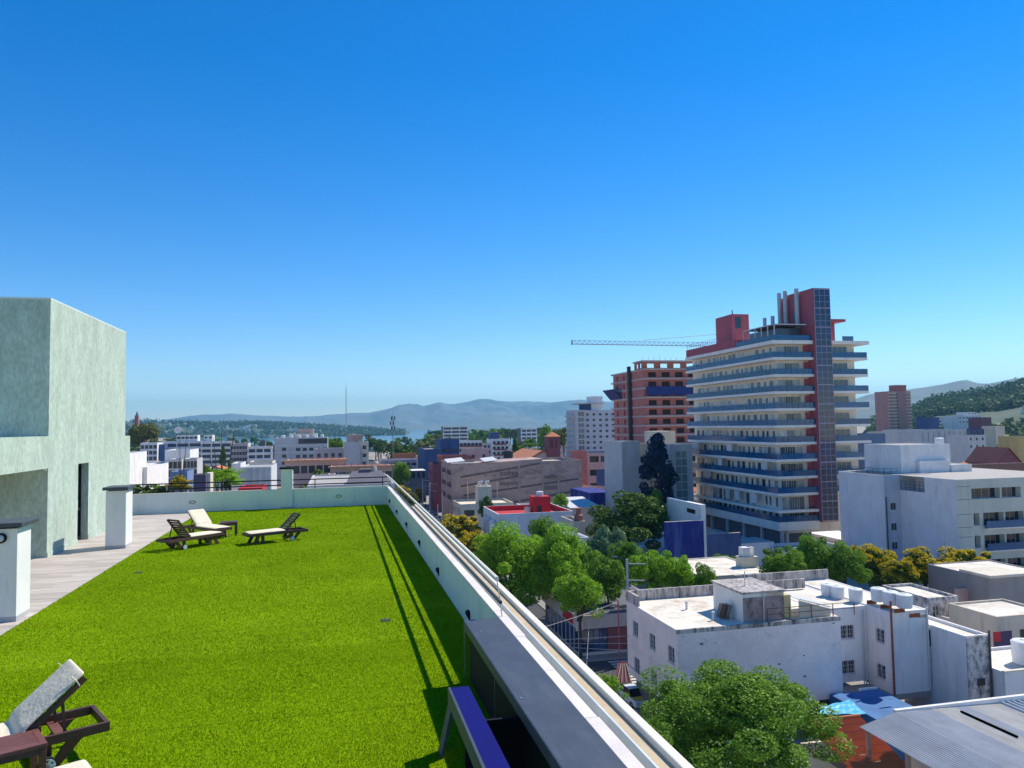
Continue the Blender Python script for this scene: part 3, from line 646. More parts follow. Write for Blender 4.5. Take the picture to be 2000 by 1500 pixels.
W_mar = wall('maroon_wall', (0.24, 0.085, 0.10)); W_navy = wall('blue_wall', (0.06, 0.10, 0.22), (0.025, 0.04, 0.12), 0.7, ss=(0.4, 0.4, 0.1)); W_royal = wall('royal_blue_wall', (0.016, 0.026, 0.20), (0.10, 0.16, 0.42), 0.7, ss=(0.5, 0.5, 0.1))
W_mould = mat('mouldy_wall', (0.62, 0.58, 0.56), 0.95, 0.1, 0.5, stain=(0.05, 0.05, 0.05), samt=0.95, sscale=(1.9, 1.9, 1.3), smin=0.44); W_pink = wall('pink_wall', (0.58, 0.40, 0.36)); W_red = wall('red_wall', (0.50, 0.03, 0.04), (0.35, 0.02, 0.03))
W_towred = wall('tower_red', (0.40, 0.10, 0.13), (0.32, 0.08, 0.11), 0.3); W_slab = wall('slab_white', (0.84, 0.79, 0.72), amt=0.2); W_or = wall('orange_tile_roof', (0.54, 0.20, 0.09), (0.36, 0.12, 0.06), 0.5, ss=(1, 1, 1))
M_tank = mat('tank_plastic', (0.66, 0.70, 0.74), 0.6, 0.08, 2, stain=(0.45, 0.47, 0.48), samt=0.5, sscale=(1, 1, 0.4)); M_rust = mat('rusty_pipe', (0.25, 0.07, 0.035), 0.85, 0.3, 4); M_pipe = mat('pvc_pipe', (0.58, 0.58, 0.6), 0.6)
M_zinc = mat('zinc_sheet', (0.60, 0.60, 0.60), 0.75, 0.15, 0.5, stain=(0.35, 0.35, 0.34), samt=0.5, sscale=(0.4, 2, 1), rnd=0.15)
M_iron = mat('dark_iron', (0.03, 0.03, 0.035), 0.6)
FOOT = []
def winmesh(w_, h_, style, depth):
    k = (round(w_, 2), round(h_, 2), style, round(depth, 2))
    if k in WINM: return WINM[k]
    fr = MB(); d = depth - 0.03; t = 0.06
    pane = MB().box(-w_/2, w_/2, d, d + 0.03, 0, h_); fm = None
    if style in ('frame', 'grille', 'double'):
        for x in (-w_/2, w_/2 - t): fr.box(x, x + t, d - 0.05, d - 0.002, 0, h_)
        fr.box(-w_/2 + t, w_/2 - t, d - 0.05, d - 0.002, 0, t); fr.box(-w_/2 + t, w_/2 - t, d - 0.05, d - 0.002, h_ - t, h_)
        fr.box(-0.025, 0.025, d - 0.045, d - 0.003, t, h_ - t)
        if style == 'double': fr.box(-w_/4 - .02, -w_/4 + .02, d - 0.04, d - 0.004, t, h_ - t); fr.box(w_/4 - .02, w_/4 + .02, d - 0.04, d - 0.004, t, h_ - t)
        if style == 'grille':
            n = max(4, int(w_/0.22))
            for q in range(1, n): x = -w_/2 + w_*q/n; fr.box(x - 0.012, x + 0.012, -0.03, -0.008, -0.03, h_ + 0.03)
            for q in range(4): z = h_*q/3; fr.box(-w_/2 - 0.03, w_/2 + 0.03, -0.007, 0.01, z - 0.012, z + 0.012)
        fr.box(-w_/2 - 0.06, w_/2 + 0.06, -0.07, 0.02, -0.10, -0.035)
        fm = fr.mesh('window'); fm.materials.append(M_frame)
    pm = pane.mesh('pane' if fm else 'window'); pm.materials.append(G_dark if fm else G_far)
    WINM[k] = (fm, pm); return WINM[k]
RZ = {'S': 0, 'W': -math.pi/2, 'E': math.pi/2, 'N': math.pi}
def add_windows(t, side, at, lst, style, depth):
    for u0, u1, v0, v1 in lst:
        fm, pm = winmesh(u1 - u0, v1 - v0, style, depth); u = (u0 + u1)/2
        loc = (u, at, v0) if side in 'SN' else (at, u, v0)
        if fm:
            o = inst('window', fm, t, loc, RZ[side]); ORG[o] = None
            p = bpy.data.objects.new('pane', pm); COL.objects.link(p); p.parent = o
        else: inst('window', pm, t, loc, RZ[side])
def grid(u0, u1, v0, n, m, w_, h_, fh, skip=()):
    out = []
    for j in range(m):
        for i in range(n):
            if (i, j) in skip: continue
            c = u0 + (u1 - u0)*(i + 0.5)/n; out.append((c - w_/2, c + w_/2, v0 + j*fh, v0 + j*fh + h_))
    return out
def body(t, X0, X1, Y0, Y1, z0, z1, wm, rm=None, wins=None, par=0.5, style='plain', depth=0.18, wname='wall', sides='SWEN', pt=0.2):
    wins = wins or {}; mb = MB()
    for s in sides:
        u0, u1, at = {'S': (X0, X1, Y0), 'N': (X0, X1, Y1), 'W': (Y0, Y1, X0), 'E': (Y0, Y1, X1)}[s]
        hs_ = [h for h in wins.get(s, []) if h[0] > u0 + .02 and h[1] < u1 - .02 and h[2] > z0 and h[3] < z1 - .05]
        panel(mb, s, at, u0, u1, z0, z1, hs_, depth); add_windows(t, s, at, hs_, style, depth)
    zr_ = z1 - par
    if par > 0:
        a, b, c, d = X0 + pt, X1 - pt, Y0 + pt, Y1 - pt
        for p in (((X0,Y0),(X1,Y0),(b,c),(a,c)), ((X1,Y0),(X1,Y1),(b,d),(b,c)), ((X1,Y1),(X0,Y1),(a,d),(b,d)), ((X0,Y1),(X0,Y0),(a,c),(a,d))):
            mb.quad(*[(q[0], q[1], z1) for q in p])
        mb.quad((a,c,z1),(b,c,z1),(b,c,zr_),(a,c,zr_)); mb.quad((b,c,z1),(b,d,z1),(b,d,zr_),(b,c,zr_)); mb.quad((b,d,z1),(a,d,z1),(a,d,zr_),(b,d,zr_)); mb.quad((a,d,z1),(a,c,z1),(a,c,zr_),(a,d,zr_))
    else: a, b, c, d = X0, X1, Y0, Y1
    o = mb.build(wname, wm, t)
    MB().box(a + .002, b - .002, c + .002, d - .002, zr_ - 0.2, zr_).build('roof', rm or M_roofd, t)
    return o
def bld(name, label, Y, x0, x1, top, dep, wm, rm=None, S=None, W=None, E=None, par=0.5, style='plain', z0=0.0, cat='building', group=None, fh=3.0, zt=None, depth=0.18):
    """box building: front face at distance Y between image columns x0..x1, top edge at image row; S/W/E = (cols, rows, w, h, offset from top)"""
    xm = (x0 + x1)/2; X0, X1 = XY(x0, Y, top), XY(x1, Y, top); z1 = ZY(xm, top, Y) if zt is None else zt
    t = thing(name, label, cat, ((X0+X1)/2, Y, z0), group); wins = {}
    for s, spec in (('S', S), ('W', W), ('E', E)):
        if spec:
            n, m, ww, hh, off = spec[:5]; u0, u1 = (X0, X1) if s == 'S' else (Y, Y + dep)
            ww = min(ww, (u1-u0)/n*0.85)
            wins[s] = grid(u0, u1, z1 - off - hh - (m-1)*fh, n, m, ww, hh, fh)
    body(t, X0, X1, Y, Y + dep, z0, z1, wm, rm, wins, par, style, depth)
    FOOT.append((min(X0,X1)-1, max(X0,X1)+1, Y-1, Y+dep+1))
    t_ = dict(X0=X0, X1=X1, Y0=Y, Y1=Y+dep, z1=z1, z0=z0)
    return t, t_
def tank(label, c, r, h, m=None, group='rooftop water tanks'):
    t = thing('water_tank', label, 'water tank', c, group)
    MB().lathe(c, [(r*0.93, 0), (r*0.95, 0.02), (r, h*0.45), (r, h*0.9), (r*1.04, h*0.91), (r*1.04, h*0.96)], 18).build('tank', m or M_tank, t, smooth=False)
    MB().lathe((c[0], c[1], c[2] + h*0.961), [(r*1.03, 0), (r*0.9, h*0.05), (r*0.3, h*0.1), (r*0.3, h*0.13), (r*.2, h*.13)], 18).build('lid', m or M_tank, t)
    return t

# ------------------------------------------------------------------ white apartment tower with blue balustrades
YT = 128.0; XT = XY(1515, YT, 830)
YT2 = PX(1341, 800, XT).y
zT = [ZY(1515, 664 + 33.4*k, YT) for k in range(11)]
XS0, XS1 = XY(1594, YT, 830), XY(1627, YT, 830); XE = XY(1706, YT, 830)
tw = thing('apartment_tower', 'tall white apartment tower with blue glass balconies and red core', 'building', (XT, YT, 0)); FOOT.append((XT-3, XE+2, YT-3, YT2+3))
B_glass = mat('blue_balustrade', (0.010, 0.11, 0.26), 0.12, 0.2, 0.25, alpha=0.8, spec=0.7, rnd=0.2)
M_tbeige = wall('tower_beige', (0.78, 0.70, 0.60), amt=0.2); G_curt = mat('curtained_glass', (0.30, 0.35, 0.38), 0.12, 0.4, 0.8, rnd=0.5, spec=0.8); G_twin = mat('balcony_glass', (0.05, 0.09, 0.13), 0.1, 0.3, 0.8, rnd=0.6, spec=0.8)
BD = 1.7                                     # balcony depth
dW = MB().box(-0.55, 0.55, -0.04, 0.04, 0, 2.15).mesh('balcony_door'); dW.materials.append(G_twin); dC = MB().box(-0.55, 0.55, -0.04, 0.04, 0, 2.15).mesh('balcony_door'); dC.materials.append(G_curt)
dS = MB().box(-0.3, 0.3, -0.04, 0.04, 0.4, 2.1).mesh('window'); dS.materials.append(G_twin); dL = MB().box(-1.6, 1.6, -0.04, 0.04, 0, 2.2).mesh('sliding_door'); dL.materials.append(G_curt); dL2 = MB().box(-1.6, 1.6, -0.04, 0.04, 0, 2.2).mesh('sliding_door'); dL2.materials.append(G_twin)
mulm = MB()
for x in (-1.6, -0.53, 0.53, 1.6): mulm.box(x - 0.04, x + 0.04, -0.07, -0.041, 0, 2.2)
mulm = mulm.mesh('frame'); mulm.materials.append(M_frame)
shm = MB().box(-0.9, 0.9, -0.05, 0.05, 0, 2.0).mesh('awning'); shm.materials.append(M_shut)
zB = ZY(1515, 1021, YT); zBB = ZY(1515, 1038, YT)
MB().box(XT + BD, XS1, YT + BD, YT2 - 0.4, 5, zT[0] - 0.3).build('wall', M_tbeige, tw)
MB().box(XS1 + 0.01, XE - 2.4, YT + BD, YT2 - 8, 5, zT[0] - 0.3).build('wall', M_tbeige, tw)
st_ = 0.62
rnd = random.Random(5)
for k, z in enumerate(zT + [zB]):
    top = z; bot = z - (0.5 if k else 0.7)
    if k == 11: top, bot = zB, zBB
    MB().box(XT, XS0 - 0.01, YT, YT2, bot, top).build('balcony_slab', W_slab, tw, bevel=0.03)
    if k < 10:
        xe = XE - (0.0 if k == 0 else 0.6 - 0.03*k)
        MB().box(XS1 + 0.01, xe, YT + 0.2, YT2 - 6, bot, top).build('balcony_slab', W_slab, tw, bevel=0.03)
        if k:
            MB().box(XS1 + 0.05, xe - 0.05, YT + 0.26, YT + 0.30, top, top + 1.05).build('glass_balustrade', B_glass, tw)
            MB().box(xe - 0.09, xe - 0.05, YT + 0.31, YT + 10, top, top + 1.05).build('glass_balustrade', B_glass, tw)
            o = inst('sliding_door', dL if rnd.random() < .4 else dL2, tw, ((XS1 + XE)/2 - 1.2, YT + BD - 0.03, top + 0.02)); f = bpy.data.objects.new('frame', mulm); COL.objects.link(f); f.parent = o
    if k == 0: continue
    if k != 10:
        gl = MB().box(XT + 0.05, XT + 0.09, YT + 0.05, YT2 - 0.05, top, top + 1.05).build('glass_balustrade', B_glass, tw)
        MB().box(XT + 0.1, XS0 - 0.05, YT + 0.05, YT + 0.09, top, top + 1.05).build('glass_balustrade', B_glass, tw)
        pm_ = MB(); y = YT + 0.3
        while y < YT2: pm_.box(XT + 0.025, XT + 0.048, y - 0.02, y + 0.02, top, top + 1.1); y += 1.25
        x = XT + 1.3
        while x < XS0 - .3: pm_.box(x - 0.02, x + 0.02, YT + 0.025, YT + 0.048, top, top + 1.1); x += 1.25
        tag(pm_.build('balustrade_posts', M_grey, tw), kind='stuff')
    MB().box(XS0 - 1.1, XS0 - 0.02, YT + BD - 0.35, YT + BD - 0.05, top, top + 2.4).build('red_panel', W_towred, tw)
    y = YT + BD + 1.2 + rnd.random()
    while y < YT2 - 2:
        q = rnd.random()
        if q < 0.32: inst('balcony_door', dW, tw, (XT + BD - 0.02, y, top + 0.02), RZ['W'])
        elif q < 0.62: inst('balcony_door', dC, tw, (XT + BD - 0.02, y, top + 0.02), RZ['W'])
        elif q < 0.9: inst('window', dS, tw, (XT + BD - 0.02, y, top + 0.02), RZ['W'])
        elif k > 4: inst('awning', shm, tw, (XT + 0.35, y, top + 0.5), RZ['W'])
        y += rnd.uniform(1.35, 2.5)
    for c_ in (0.30, 0.66):
        o = inst('sliding_door', dL if rnd.random() < .55 else dL2, tw, (XT + BD + (XS0 - 2.6 - XT - BD)*c_ + .4, YT + BD - 0.03, top + 0.02)); f = bpy.data.objects.new('frame', mulm); COL.objects.link(f); f.parent = o
# podium under the balconies: dark recess, columns
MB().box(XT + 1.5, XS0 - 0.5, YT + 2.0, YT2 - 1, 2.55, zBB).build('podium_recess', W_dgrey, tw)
for yy in np.linspace(YT + 1.0, YT2 - 2, 6): MB().box(XT + 0.9, XT + 1.4, yy - 0.3, yy + 0.3, 2.5, zBB).build('column', W_grey, tw)
MB().box(XS0 - 6.5, XS0 - 6.0, YT + 1.0, YT + 1.5, 2.5, zBB).build('column', W_grey, tw)
MB().box(XT - 0.5, XS1 + 12, YT + 0.3, YT2, 0, 2.6).build('base_wall', W_lil, tw)
# glazed stair shaft
zs1 = ZY(1607, 564, YT); zs0 = ZY(1620, 1018, YT)
MB().box(XS0, XS1, YT - 0.6, YT + 8, zs0, zs1).build('stair_shaft', W_towred, tw)
pan = MB(); nx = 3; nz = 36; px_ = []
G_sh = glassmat('shaft_glass', (0.012, 0.025, 0.09), 0.08)
dx = (XS1 - XS0 - 0.3)/nx; dz = (zs1 - zs0 - 0.4)/nz
gp = MB().box(0.04, dx - 0.04, -0.06, 0, 0.04, dz - 0.04).mesh('glass_panel'); gp.materials.append(G_sh)
for i in range(nx):
    for j in range(nz): inst('glass_panel', gp, tw, (XS0 + 0.15 + i*dx, YT - 0.661, zs0 + 0.2 + j*dz))
mg = MB()
for i in range(nx+1): mg.box(XS0 + 0.15 + i*dx - 0.035, XS0 + 0.15 + i*dx + 0.035, YT - 0.76, YT - 0.601, zs0 + 0.2, zs1 - 0.2)
for j in range(nz+1): mg.box(XS0 + 0.19, XS1 - 0.19, YT - (0.78 if j % 3 == 0 else 0.74), YT - 0.602, zs0 + 0.2 + j*dz - (0.09 if j % 3 == 0 else .035), zs0 + 0.2 + j*dz + (0.09 if j % 3 == 0 else .035))
mg.build('mullion_grid', mat('mullion', (0.36, 0.33, 0.42), 0.5), tw)
# red core on the roof and its flues
yc2 = PX(1526, 600, XS0).y; zc1 = PX(1589, 566, XS0).z
MB().box(XS0 + .001, XS1 - .01, YT + 0.2, min(yc2, YT2 - 3), zT[0] - 0.1, zs1 - 0.35).build('core_tower', W_towred, tw)
for px, py0, py1 in ((1524, 572, 640), (1535.5, 568, 640), (1558, 563, 640)):
    p = PX(px, py1, XS0 - 0.8); MB().tube([(p.x, p.y, p.z), (p.x, p.y, PX(px, py0, XS0 - 0.8).z)], 0.42, 10).build('flue', mat('flue_metal', (0.42, 0.48, 0.52), 0.5), tw)
for px, py0 in ((1494, 621), (1509.5, 617)):
    p = PX(px, 640, XS0 - 3); MB().tube([(p.x, p.y, zT[0]), (p.x, p.y, PX(px, py0, XS0 - 3).z)], 0.38, 10).build('flue', MATS['flue_metal'], tw)
for py0, py1 in ((585, 595), (612, 628)):
    a, b = PX(1549, py1, XS0), PX(1557, py0, XS0); MB().box(XS0 - 0.05, XS0 + 0.0, min(a.y, b.y), max(a.y, b.y), a.z, b.z).build('window', G_twin, tw)
# roof parapet, small red block, pergola, right terrace
Yp = PX(1432, 660, XT).y
MB().box(XT + 0.3, XT + 0.6, Yp, YT2, zT[0] + .001, zT[0] + 1.7).build('red_parapet', W_towred, tw); MB().box(XT + 0.601, XT + 8, Yp - .3, Yp, zT[0] + .001, zT[0] + 1.69).build('red_parapet', W_towred, tw)
rw = MB(); y = Yp
while y < YT2: rw.box(XT + 0.42, XT + 0.46, y, y + 0.04, zT[0] + 1.7, zT[0] + 2.8); y += 1.1
rw.box(XT + 0.42, XT + 0.46, Yp, YT2, zT[0] + 2.8, zT[0] + 2.85); rw.box(XT + 0.42, XT + 0.46, Yp, YT2, zT[0] + 2.3, zT[0] + 2.34); rw.build('roof_rail', M_grey, tw)
Xk = XT + 5.5; ka, kb = PX(1430, 640, Xk).y, PX(1398, 640, Xk).y; Xk2 = XY(1463, ka, 640); kz = PX(1430, 613, Xk).z
MB().box(Xk, Xk2, ka, kb, zT[0] - .1, kz).build('lift_house', W_towred, tw); MB().box(Xk + .8, Xk + 2.2, ka - .06, ka - .001, kz - 3.2, kz - .7).build('window', G_twin, tw)
for q in (0.2, 0.5, 0.8): MB().tube([(Xk + q*2, ka + q*3, kz), (Xk + q*2, ka + q*3, kz + 1.1)], 0.04, 5).build('aerial', M_iron, tw)
pg = MB(); zpg = zT[0] + 3.0; py_a, py_b = YT + 0.6, PX(1452, 650, XT + .8).y
for y in np.linspace(py_a, py_b, 6): pg.box(XT + 0.7, XT + 0.86, y - .08, y + .08, zT[0], zpg)
pg.box(XT + 0.66, XT + 0.9, py_a - .1, py_b, zpg, zpg + .18); pg.box(XT + .66, XS0 - 1, py_a - .12, py_a + .08, zpg + .01, zpg + .19); pg.build('pergola_frame', M_frame, tw)
MB().box(XT + 0.9, XS0 - .6, py_a + .3, py_b - .2, zpg + .02, zpg + .10).build('pergola_roof', W_dgrey, tw); MB().box(XT + 3.2, XS0 - .3, YT + 3.5, py_b + 2, zT[0] - .05, zpg - 0.2).build('penthouse', mat('penthouse_glass', (0.10, 0.14, 0.22), 0.15), tw)
MB().box(XT + .3, XS0 - .2, YT + .3, YT + .34, zT[0], zT[0] + 1.0).build('glass_balustrade', B_glass, tw); MB().box(XT + .3, XT + .34, YT + .35, Yp - .4, zT[0], zT[0] + 1.0).build('glass_balustrade', B_glass, tw)
MB().box(XS1 + .05, XS1 + 3.4, YT + 3, YT + 12, zT[0] - .05, zT[0] + 4).build('red_house', W_towred, tw); MB().box(XS1 + .05, XS1 + 5.2, YT + 2, YT + 13, zT[0] + 4.001, zT[0] + 4.5).build('red_eave', W_towred, tw)
MB().box(XS1 + 3.5, XE - 3, YT + .9, YT + .94, zT[0], zT[0] + 1.0).build('glass_balustrade', B_glass, tw)

# ------------------------------------------------------------------ brick tower under construction with crane
YK = 242.0; XK = XY(1258, YK, 800); YK2 = PX(1199, 800, XK).y; XKe = XY(1372, YK, 800)
bt = thing('brick_tower', 'red brick tower under construction with open floors behind the white tower', 'building', (XK, YK, 0)); FOOT.append((XK-3, XKe+2, YK-3, YK2+2))
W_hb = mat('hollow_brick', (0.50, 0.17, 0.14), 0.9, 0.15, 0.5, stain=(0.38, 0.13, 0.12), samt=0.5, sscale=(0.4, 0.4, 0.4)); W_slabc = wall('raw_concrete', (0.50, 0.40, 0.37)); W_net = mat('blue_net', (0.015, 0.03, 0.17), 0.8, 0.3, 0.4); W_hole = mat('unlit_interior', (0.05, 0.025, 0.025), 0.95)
zk = [ZY(1258, 720 + 18.35*k, YK) for k in range(14)] + [0.0]
for k in range(14):
    zt_, zb_ = zk[k], zk[k+1]
    MB().box(XK - 0.2, XKe, YK - 1.5, YK2 + (2.0 if k % 1 == 0 else 0), zt_ - 0.55, zt_).build('floor_slab', W_slabc, bt)
    hS = grid(XK + 0.8, XKe - 1, zb_ + 0.3, 4, 1, 3.0, 1.75, 3); mS = MB(); panel(mS, 'S', YK, XK + 0.01, XKe - .3, zb_, zt_ - 0.551, hS, 0.5)
    hW = grid(YK + 7.5, YK2 - 0.5, zb_ + 0.3, 3, 1, 1.5, 1.75, 3); panel(mS, 'W', XK, YK + 0.0, YK2, zb_, zt_ - 0.551, hW, 0.5)
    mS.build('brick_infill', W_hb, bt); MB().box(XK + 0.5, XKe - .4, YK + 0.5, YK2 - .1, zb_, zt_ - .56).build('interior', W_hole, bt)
nz0, nz1 = ZY(1300, 772, YK), ZY(1300, 755, YK)
MB().box(XK + 0.3, XKe + 1.5, YK - 1.9, YK - 1.6, nz0, nz1).build('safety_net', W_net, bt)
pz = PX(1180, 763, XK - 3); MB().prism([(XK - .25, YK2 - 9, nz0 - .5), (XK - 3.2, YK2 - 9, nz1), (XK - 3.2, YK2 + 3, nz1), (XK - .25, YK2 + 3, nz0 - .5)], (0, 0, 0.2)).build('safety_net', W_net, bt)
ztp = zk[0]; zcp = ZY(1300, 703, YK)
cmb = MB()
panel(cmb, 'S', YK + 1.5, XK + 0.5, XKe, ztp, zcp - .5, grid(XK + 1, XKe - 1, ztp + 0.4, 4, 1, 2.6, 1.6, 3), 0.3); panel(cmb, 'W', XK + 0.5, YK + 1.5, YK + 9, ztp, zcp - .5, grid(YK + 2, YK + 8, ztp + .4, 2, 1, 1.6, 1.6, 3), 0.3); cmb.build('brick_infill', mat('sunlit_brick', (0.44, 0.14, 0.08), 0.9, 0.15, 0.5), bt)
MB().box(XK + 0.3, XKe, YK + 1.3, YK + 10, zcp - .499, zcp).build('floor_slab', W_slabc, bt)
for q in range(9):
    x = XK + 0.8 + q*2.1; MB().tube([(x, YK + 2, zcp), (x, YK + 2, zcp + random.uniform(0.8, 1.6))], 0.05, 4).build('rebar', M_rust, bt)
ch = PX(1229, 720, XK - .6); MB().box(XK - 1.3, XK - 0.25, ch.y - .6, ch.y + .6, 4, PX(1228, 716, XK - .8).z).build('rubbish_chute', M_iron, bt)

cz = ZY(1240, 671, 262.0); YC = 262.0; cx0 = XY(1117, YC, 670); cx1 = XY(1440, YC, 670)
cr = thing('tower_crane', 'long lattice crane jib reaching left behind the white tower', 'crane', (cx1, YC, 0))
jm = MB(); n = 34; hgt = 1.35
sl = (ZY(1117, 672, YC), ZY(1440, 677, YC))
for i in range(n):
    xa, xb = cx0 + (cx1-cx0)*i/n, cx0 + (cx1-cx0)*(i+1)/n; za = sl[0] + (sl[1]-sl[0])*i/n; zb_ = sl[0] + (sl[1]-sl[0])*(i+1)/n; xm = (xa+xb)/2; zm = (za+zb_)/2
    for y in (-0.6, 0.6):
        jm.bar((xa, YC + y, za), (xb, YC + y, zb_), 0.12, 0.12); jm.bar((xa, YC + y, za), (xm, YC, zm + hgt), 0.07, 0.07); jm.bar((xm, YC, zm + hgt), (xb, YC + y, zb_), 0.07, 0.07)
    jm.bar((xa, YC, za + hgt), (xb, YC, zb_ + hgt), 0.11, 0.11)
jm.bar((cx0, YC, sl[0] - .3), (cx0, YC, sl[0] + hgt + .2), .25, .4)
jm.build('jib', mat('crane_steel', (0.34, 0.35, 0.22), 0.6), cr)
ms = MB()
for x in (-0.8, 0.8):
    for y in (-0.8, 0.8): ms.box(cx1 + x - .1, cx1 + x + .1, YC + y - .1, YC + y + .1, 0, sl[1])
for k in range(30):
    z = k*sl[1]/30; ms.bar((cx1 - .8, YC - .8, z), (cx1 + .8, YC - .8, z + sl[1]/30), .1, .1); ms.bar((cx1 - .8, YC + .8, z), (cx1 - .8, YC - .8, z + sl[1]/30), .1, .1)
ms.build('mast', MATS['crane_steel'], cr); MB().bar((cx1, YC, sl[1]), (cx1, YC, sl[1] + 5.5), .5, .5).build('apex', MATS['crane_steel'], cr)
MB().tube([(cx1, YC, sl[1] + 5.4), (cx0 + (cx1-cx0)*.42, YC, sl[0] + hgt + .3)], 0.09, 4).build('tie_bar', MATS['crane_steel'], cr)

# ------------------------------------------------------------------ grey tower block left of the brick tower
t, d = bld('apartment_block', 'pale grey apartment block with scattered windows left of the brick tower', 376, 1141, 1203, 801, 22, wall('pale_grey', (0.52, 0.52, 0.56)), S=(5, 8, 1.5, 1.2, 1.6), W=(6, 8, 1.4, 1.4, 1.6), fh=2.9)
Xg = XY(1122, 376, 820); 
MB().box(Xg, d['X0'] - .01, 374.5, 390, 0, d['z1'] + .2).build('glass_bay', W_grey, t)
gg = MB().box(0.1, 1.5, -.08, 0, .2, 2.3).mesh('bay_window'); gg.materials.append(G_blue)
for i in range(2):
    for j in range(9): inst('bay_window', gg, t, (Xg + 1.5 + i*1.65, 374.48, d['z1'] - 3.2 - j*2.9))
for j in range(9): MB().box(Xg - 1.1, Xg - .01, 376, 389, d['z1'] - 3.4 - j*2.9, d['z1'] - 2.3 - j*2.9).build('balcony', W_grey, t)
xa, xb = XY(1155, 380, 790), XY(1177, 380, 790)
MB().box(xa, xb, 380, 388, d['z1'] - .5, ZY(1165, 774, 380)).build('roof_tower', W_blu, t)
MB().box(XY(1130, 380, 790), XY(1178, 380, 790), 378, 392, ZY(1150, 789, 380), ZY(1150, 787, 380)).build('curved_canopy', W_grey, t); MB().box(XY(1140, 380, 790), xa - .02, 381, 388, d['z1'] - .5, ZY(1150, 789.5, 380)).build('roof_house', W_navy, t)

# ------------------------------------------------------------------ white block at right with ribbon windows
YW = 98.0; YA = YW - 3
XA = XY(1868, YA, 960); YA1 = PX(1758, 960, XA).y; YAm = PX(1806, 960, XA).y; zR = ZY(1868, 937, YA)
XB = XY(1727, YA1, 960); YB1 = PX(1639, 960, XB).y; zB_ = PX(1726, 928, XB).z; zN_ = PX(1806, 962, XA).z
t = thing('white_flank', 'windowless white building flank with narrow stairwell strip, right beside the tower', 'building', (XB, YA1, 0)); FOOT.append((XB-1, XB+40, YA-2, YB1+14))
pq = PY(1745, 988, YA1); wst = [(pq.x - .55, pq.x + .55, ZY(1745, yy, YA1) - .6, ZY(1745, yy, YA1) + .6) for yy in (989, 1029, 1066)]
body(t, XB, XA + 6, YA1, YB1, 0, zB_, W_lil, M_roofd, {}, .3, sides='WEN'); sp_ = MB(); panel(sp_, 'S', YA1, XB, XA + 6, 0, zB_, wst, .15); sp_.build('stair_strip', wall('shaded_strip_grey', (0.50, 0.53, 0.60)), t); add_windows(t, 'S', YA1, wst, 'frame', .15)  # south strip coloured darker and bluer: its dimmer sky light put into the colour
pp = XY(1732, YA1 - .1, 1000); MB().tube([(pp, YA1 - .1, 0), (pp, YA1 - .1, ZY(1731, 970, YA1))], .09, 8).build('drainpipe', M_cap, t)
rl = thing('roof_railing', 'thin dark railing along the roof edge of the white flank building', 'railing', (XB, YA1, zB_)); rb_ = MB()
for y in np.arange(YA1 + .3, YB1, 1.3): rb_.box(XB + .3, XB + .34, y - .02, y + .02, zB_ - .3, zB_ + 1.0)
for h_ in (.45, .98): rb_.box(XB + .305, XB + .335, YA1 + .3, YB1, zB_ + h_, zB_ + h_ + .05)
for x in np.arange(XB + .4, XA - .3, 1.3): rb_.box(x - .02, x + .02, YA1 + .3, YA1 + .34, zB_ - .3, zB_ + 1.0)
for h_ in (.45, .98): rb_.box(XB + .4, XA, YA1 + .305, YA1 + .335, zB_ + h_, zB_ + h_ + .05)
rb_.build('bars', M_iron, rl)
t = thing('white_block', 'white apartment block with ribbon windows and blue glass balconies at right', 'building', (XA, YA, 0))
sw = MB(); panel(sw, 'W', XA, YA, YAm, 0, zR, [], .1); panel(sw, 'W', XA, YAm, YA1, 0, zN_, [], .1); sw.quad((XA, YAm, zN_), (XA, YAm, zR), (XA + 3, YAm, zR), (XA + 3, YAm, zN_)); sw.quad((XA, YAm, zN_), (XA + 3, YAm, zN_), (XA + 3, YA1 + .01, zN_), (XA, YA1 + .01, zN_)); sw.quad((XA + 3, YAm, zN_), (XA + 3, YAm, zR), (XA + 3, YA1, zR), (XA + 3, YA1, zN_)); sw.build('flank_wall', W_lil, t)
ng = MB()
for y in np.arange(YAm + .2, YA1, 1.0): ng.box(XA + .1, XA + .14, y - .02, y + .02, zN_, zN_ + 1.5)
for h_ in (.5, 1.0, 1.48): ng.box(XA + .105, XA + .135, YAm, YA1, zN_ + h_, zN_ + h_ + .04)
ng.build('terrace_rail', M_iron, t)
XR0, XR1 = XA + .01, XY(2120, YW - 3, 940)
W_gcream = wall('greenish_cream', (0.56, 0.57, 0.50), amt=0.25)
wR = []; fl_ = [ZY(1940, 973, YW - 3), ZY(1940, 1027, YW - 3), ZY(1940, 1071, YW - 3), ZY(1940, 1119, YW - 3)]
for k, zf_ in enumerate(fl_):
    for a_, b_ in (((1899, 1955), (1958, 1996), (2003, 2060)) if k == 0 else ((1901, 1913), (1920, 1960), (1963, 1999), (2003, 2060))):
        u0, u1 = XY(a_, YW - 3, 1000), XY(b_, YW - 3, 1000); wR.append((u0, u1, zf_ + (0 if b_ - a_ > 15 else .2), zf_ + (1.55 if k == 0 else 2.0)))
body(t, XR0, XR1, YW - 3, YW + 22, 0, zR, W_gcream, M_roofd, {'S': wR}, .02, 'double', 0.9, wname='front_wall', sides='SEN')
for k, zf_ in enumerate(fl_[1:]): MB().box(XY(1921, YW - 3, 1000), XR1, YW - 3.5, YW - 3.4, zf_ - .25, zf_ + .8).build('glass_balustrade', B_glass, t); MB().box(XY(1921, YW - 3, 1000), XR1, YW - 3.5, YW - 3.01, zf_ - .45, zf_ - .26).build('balcony_slab', W_slab, t)
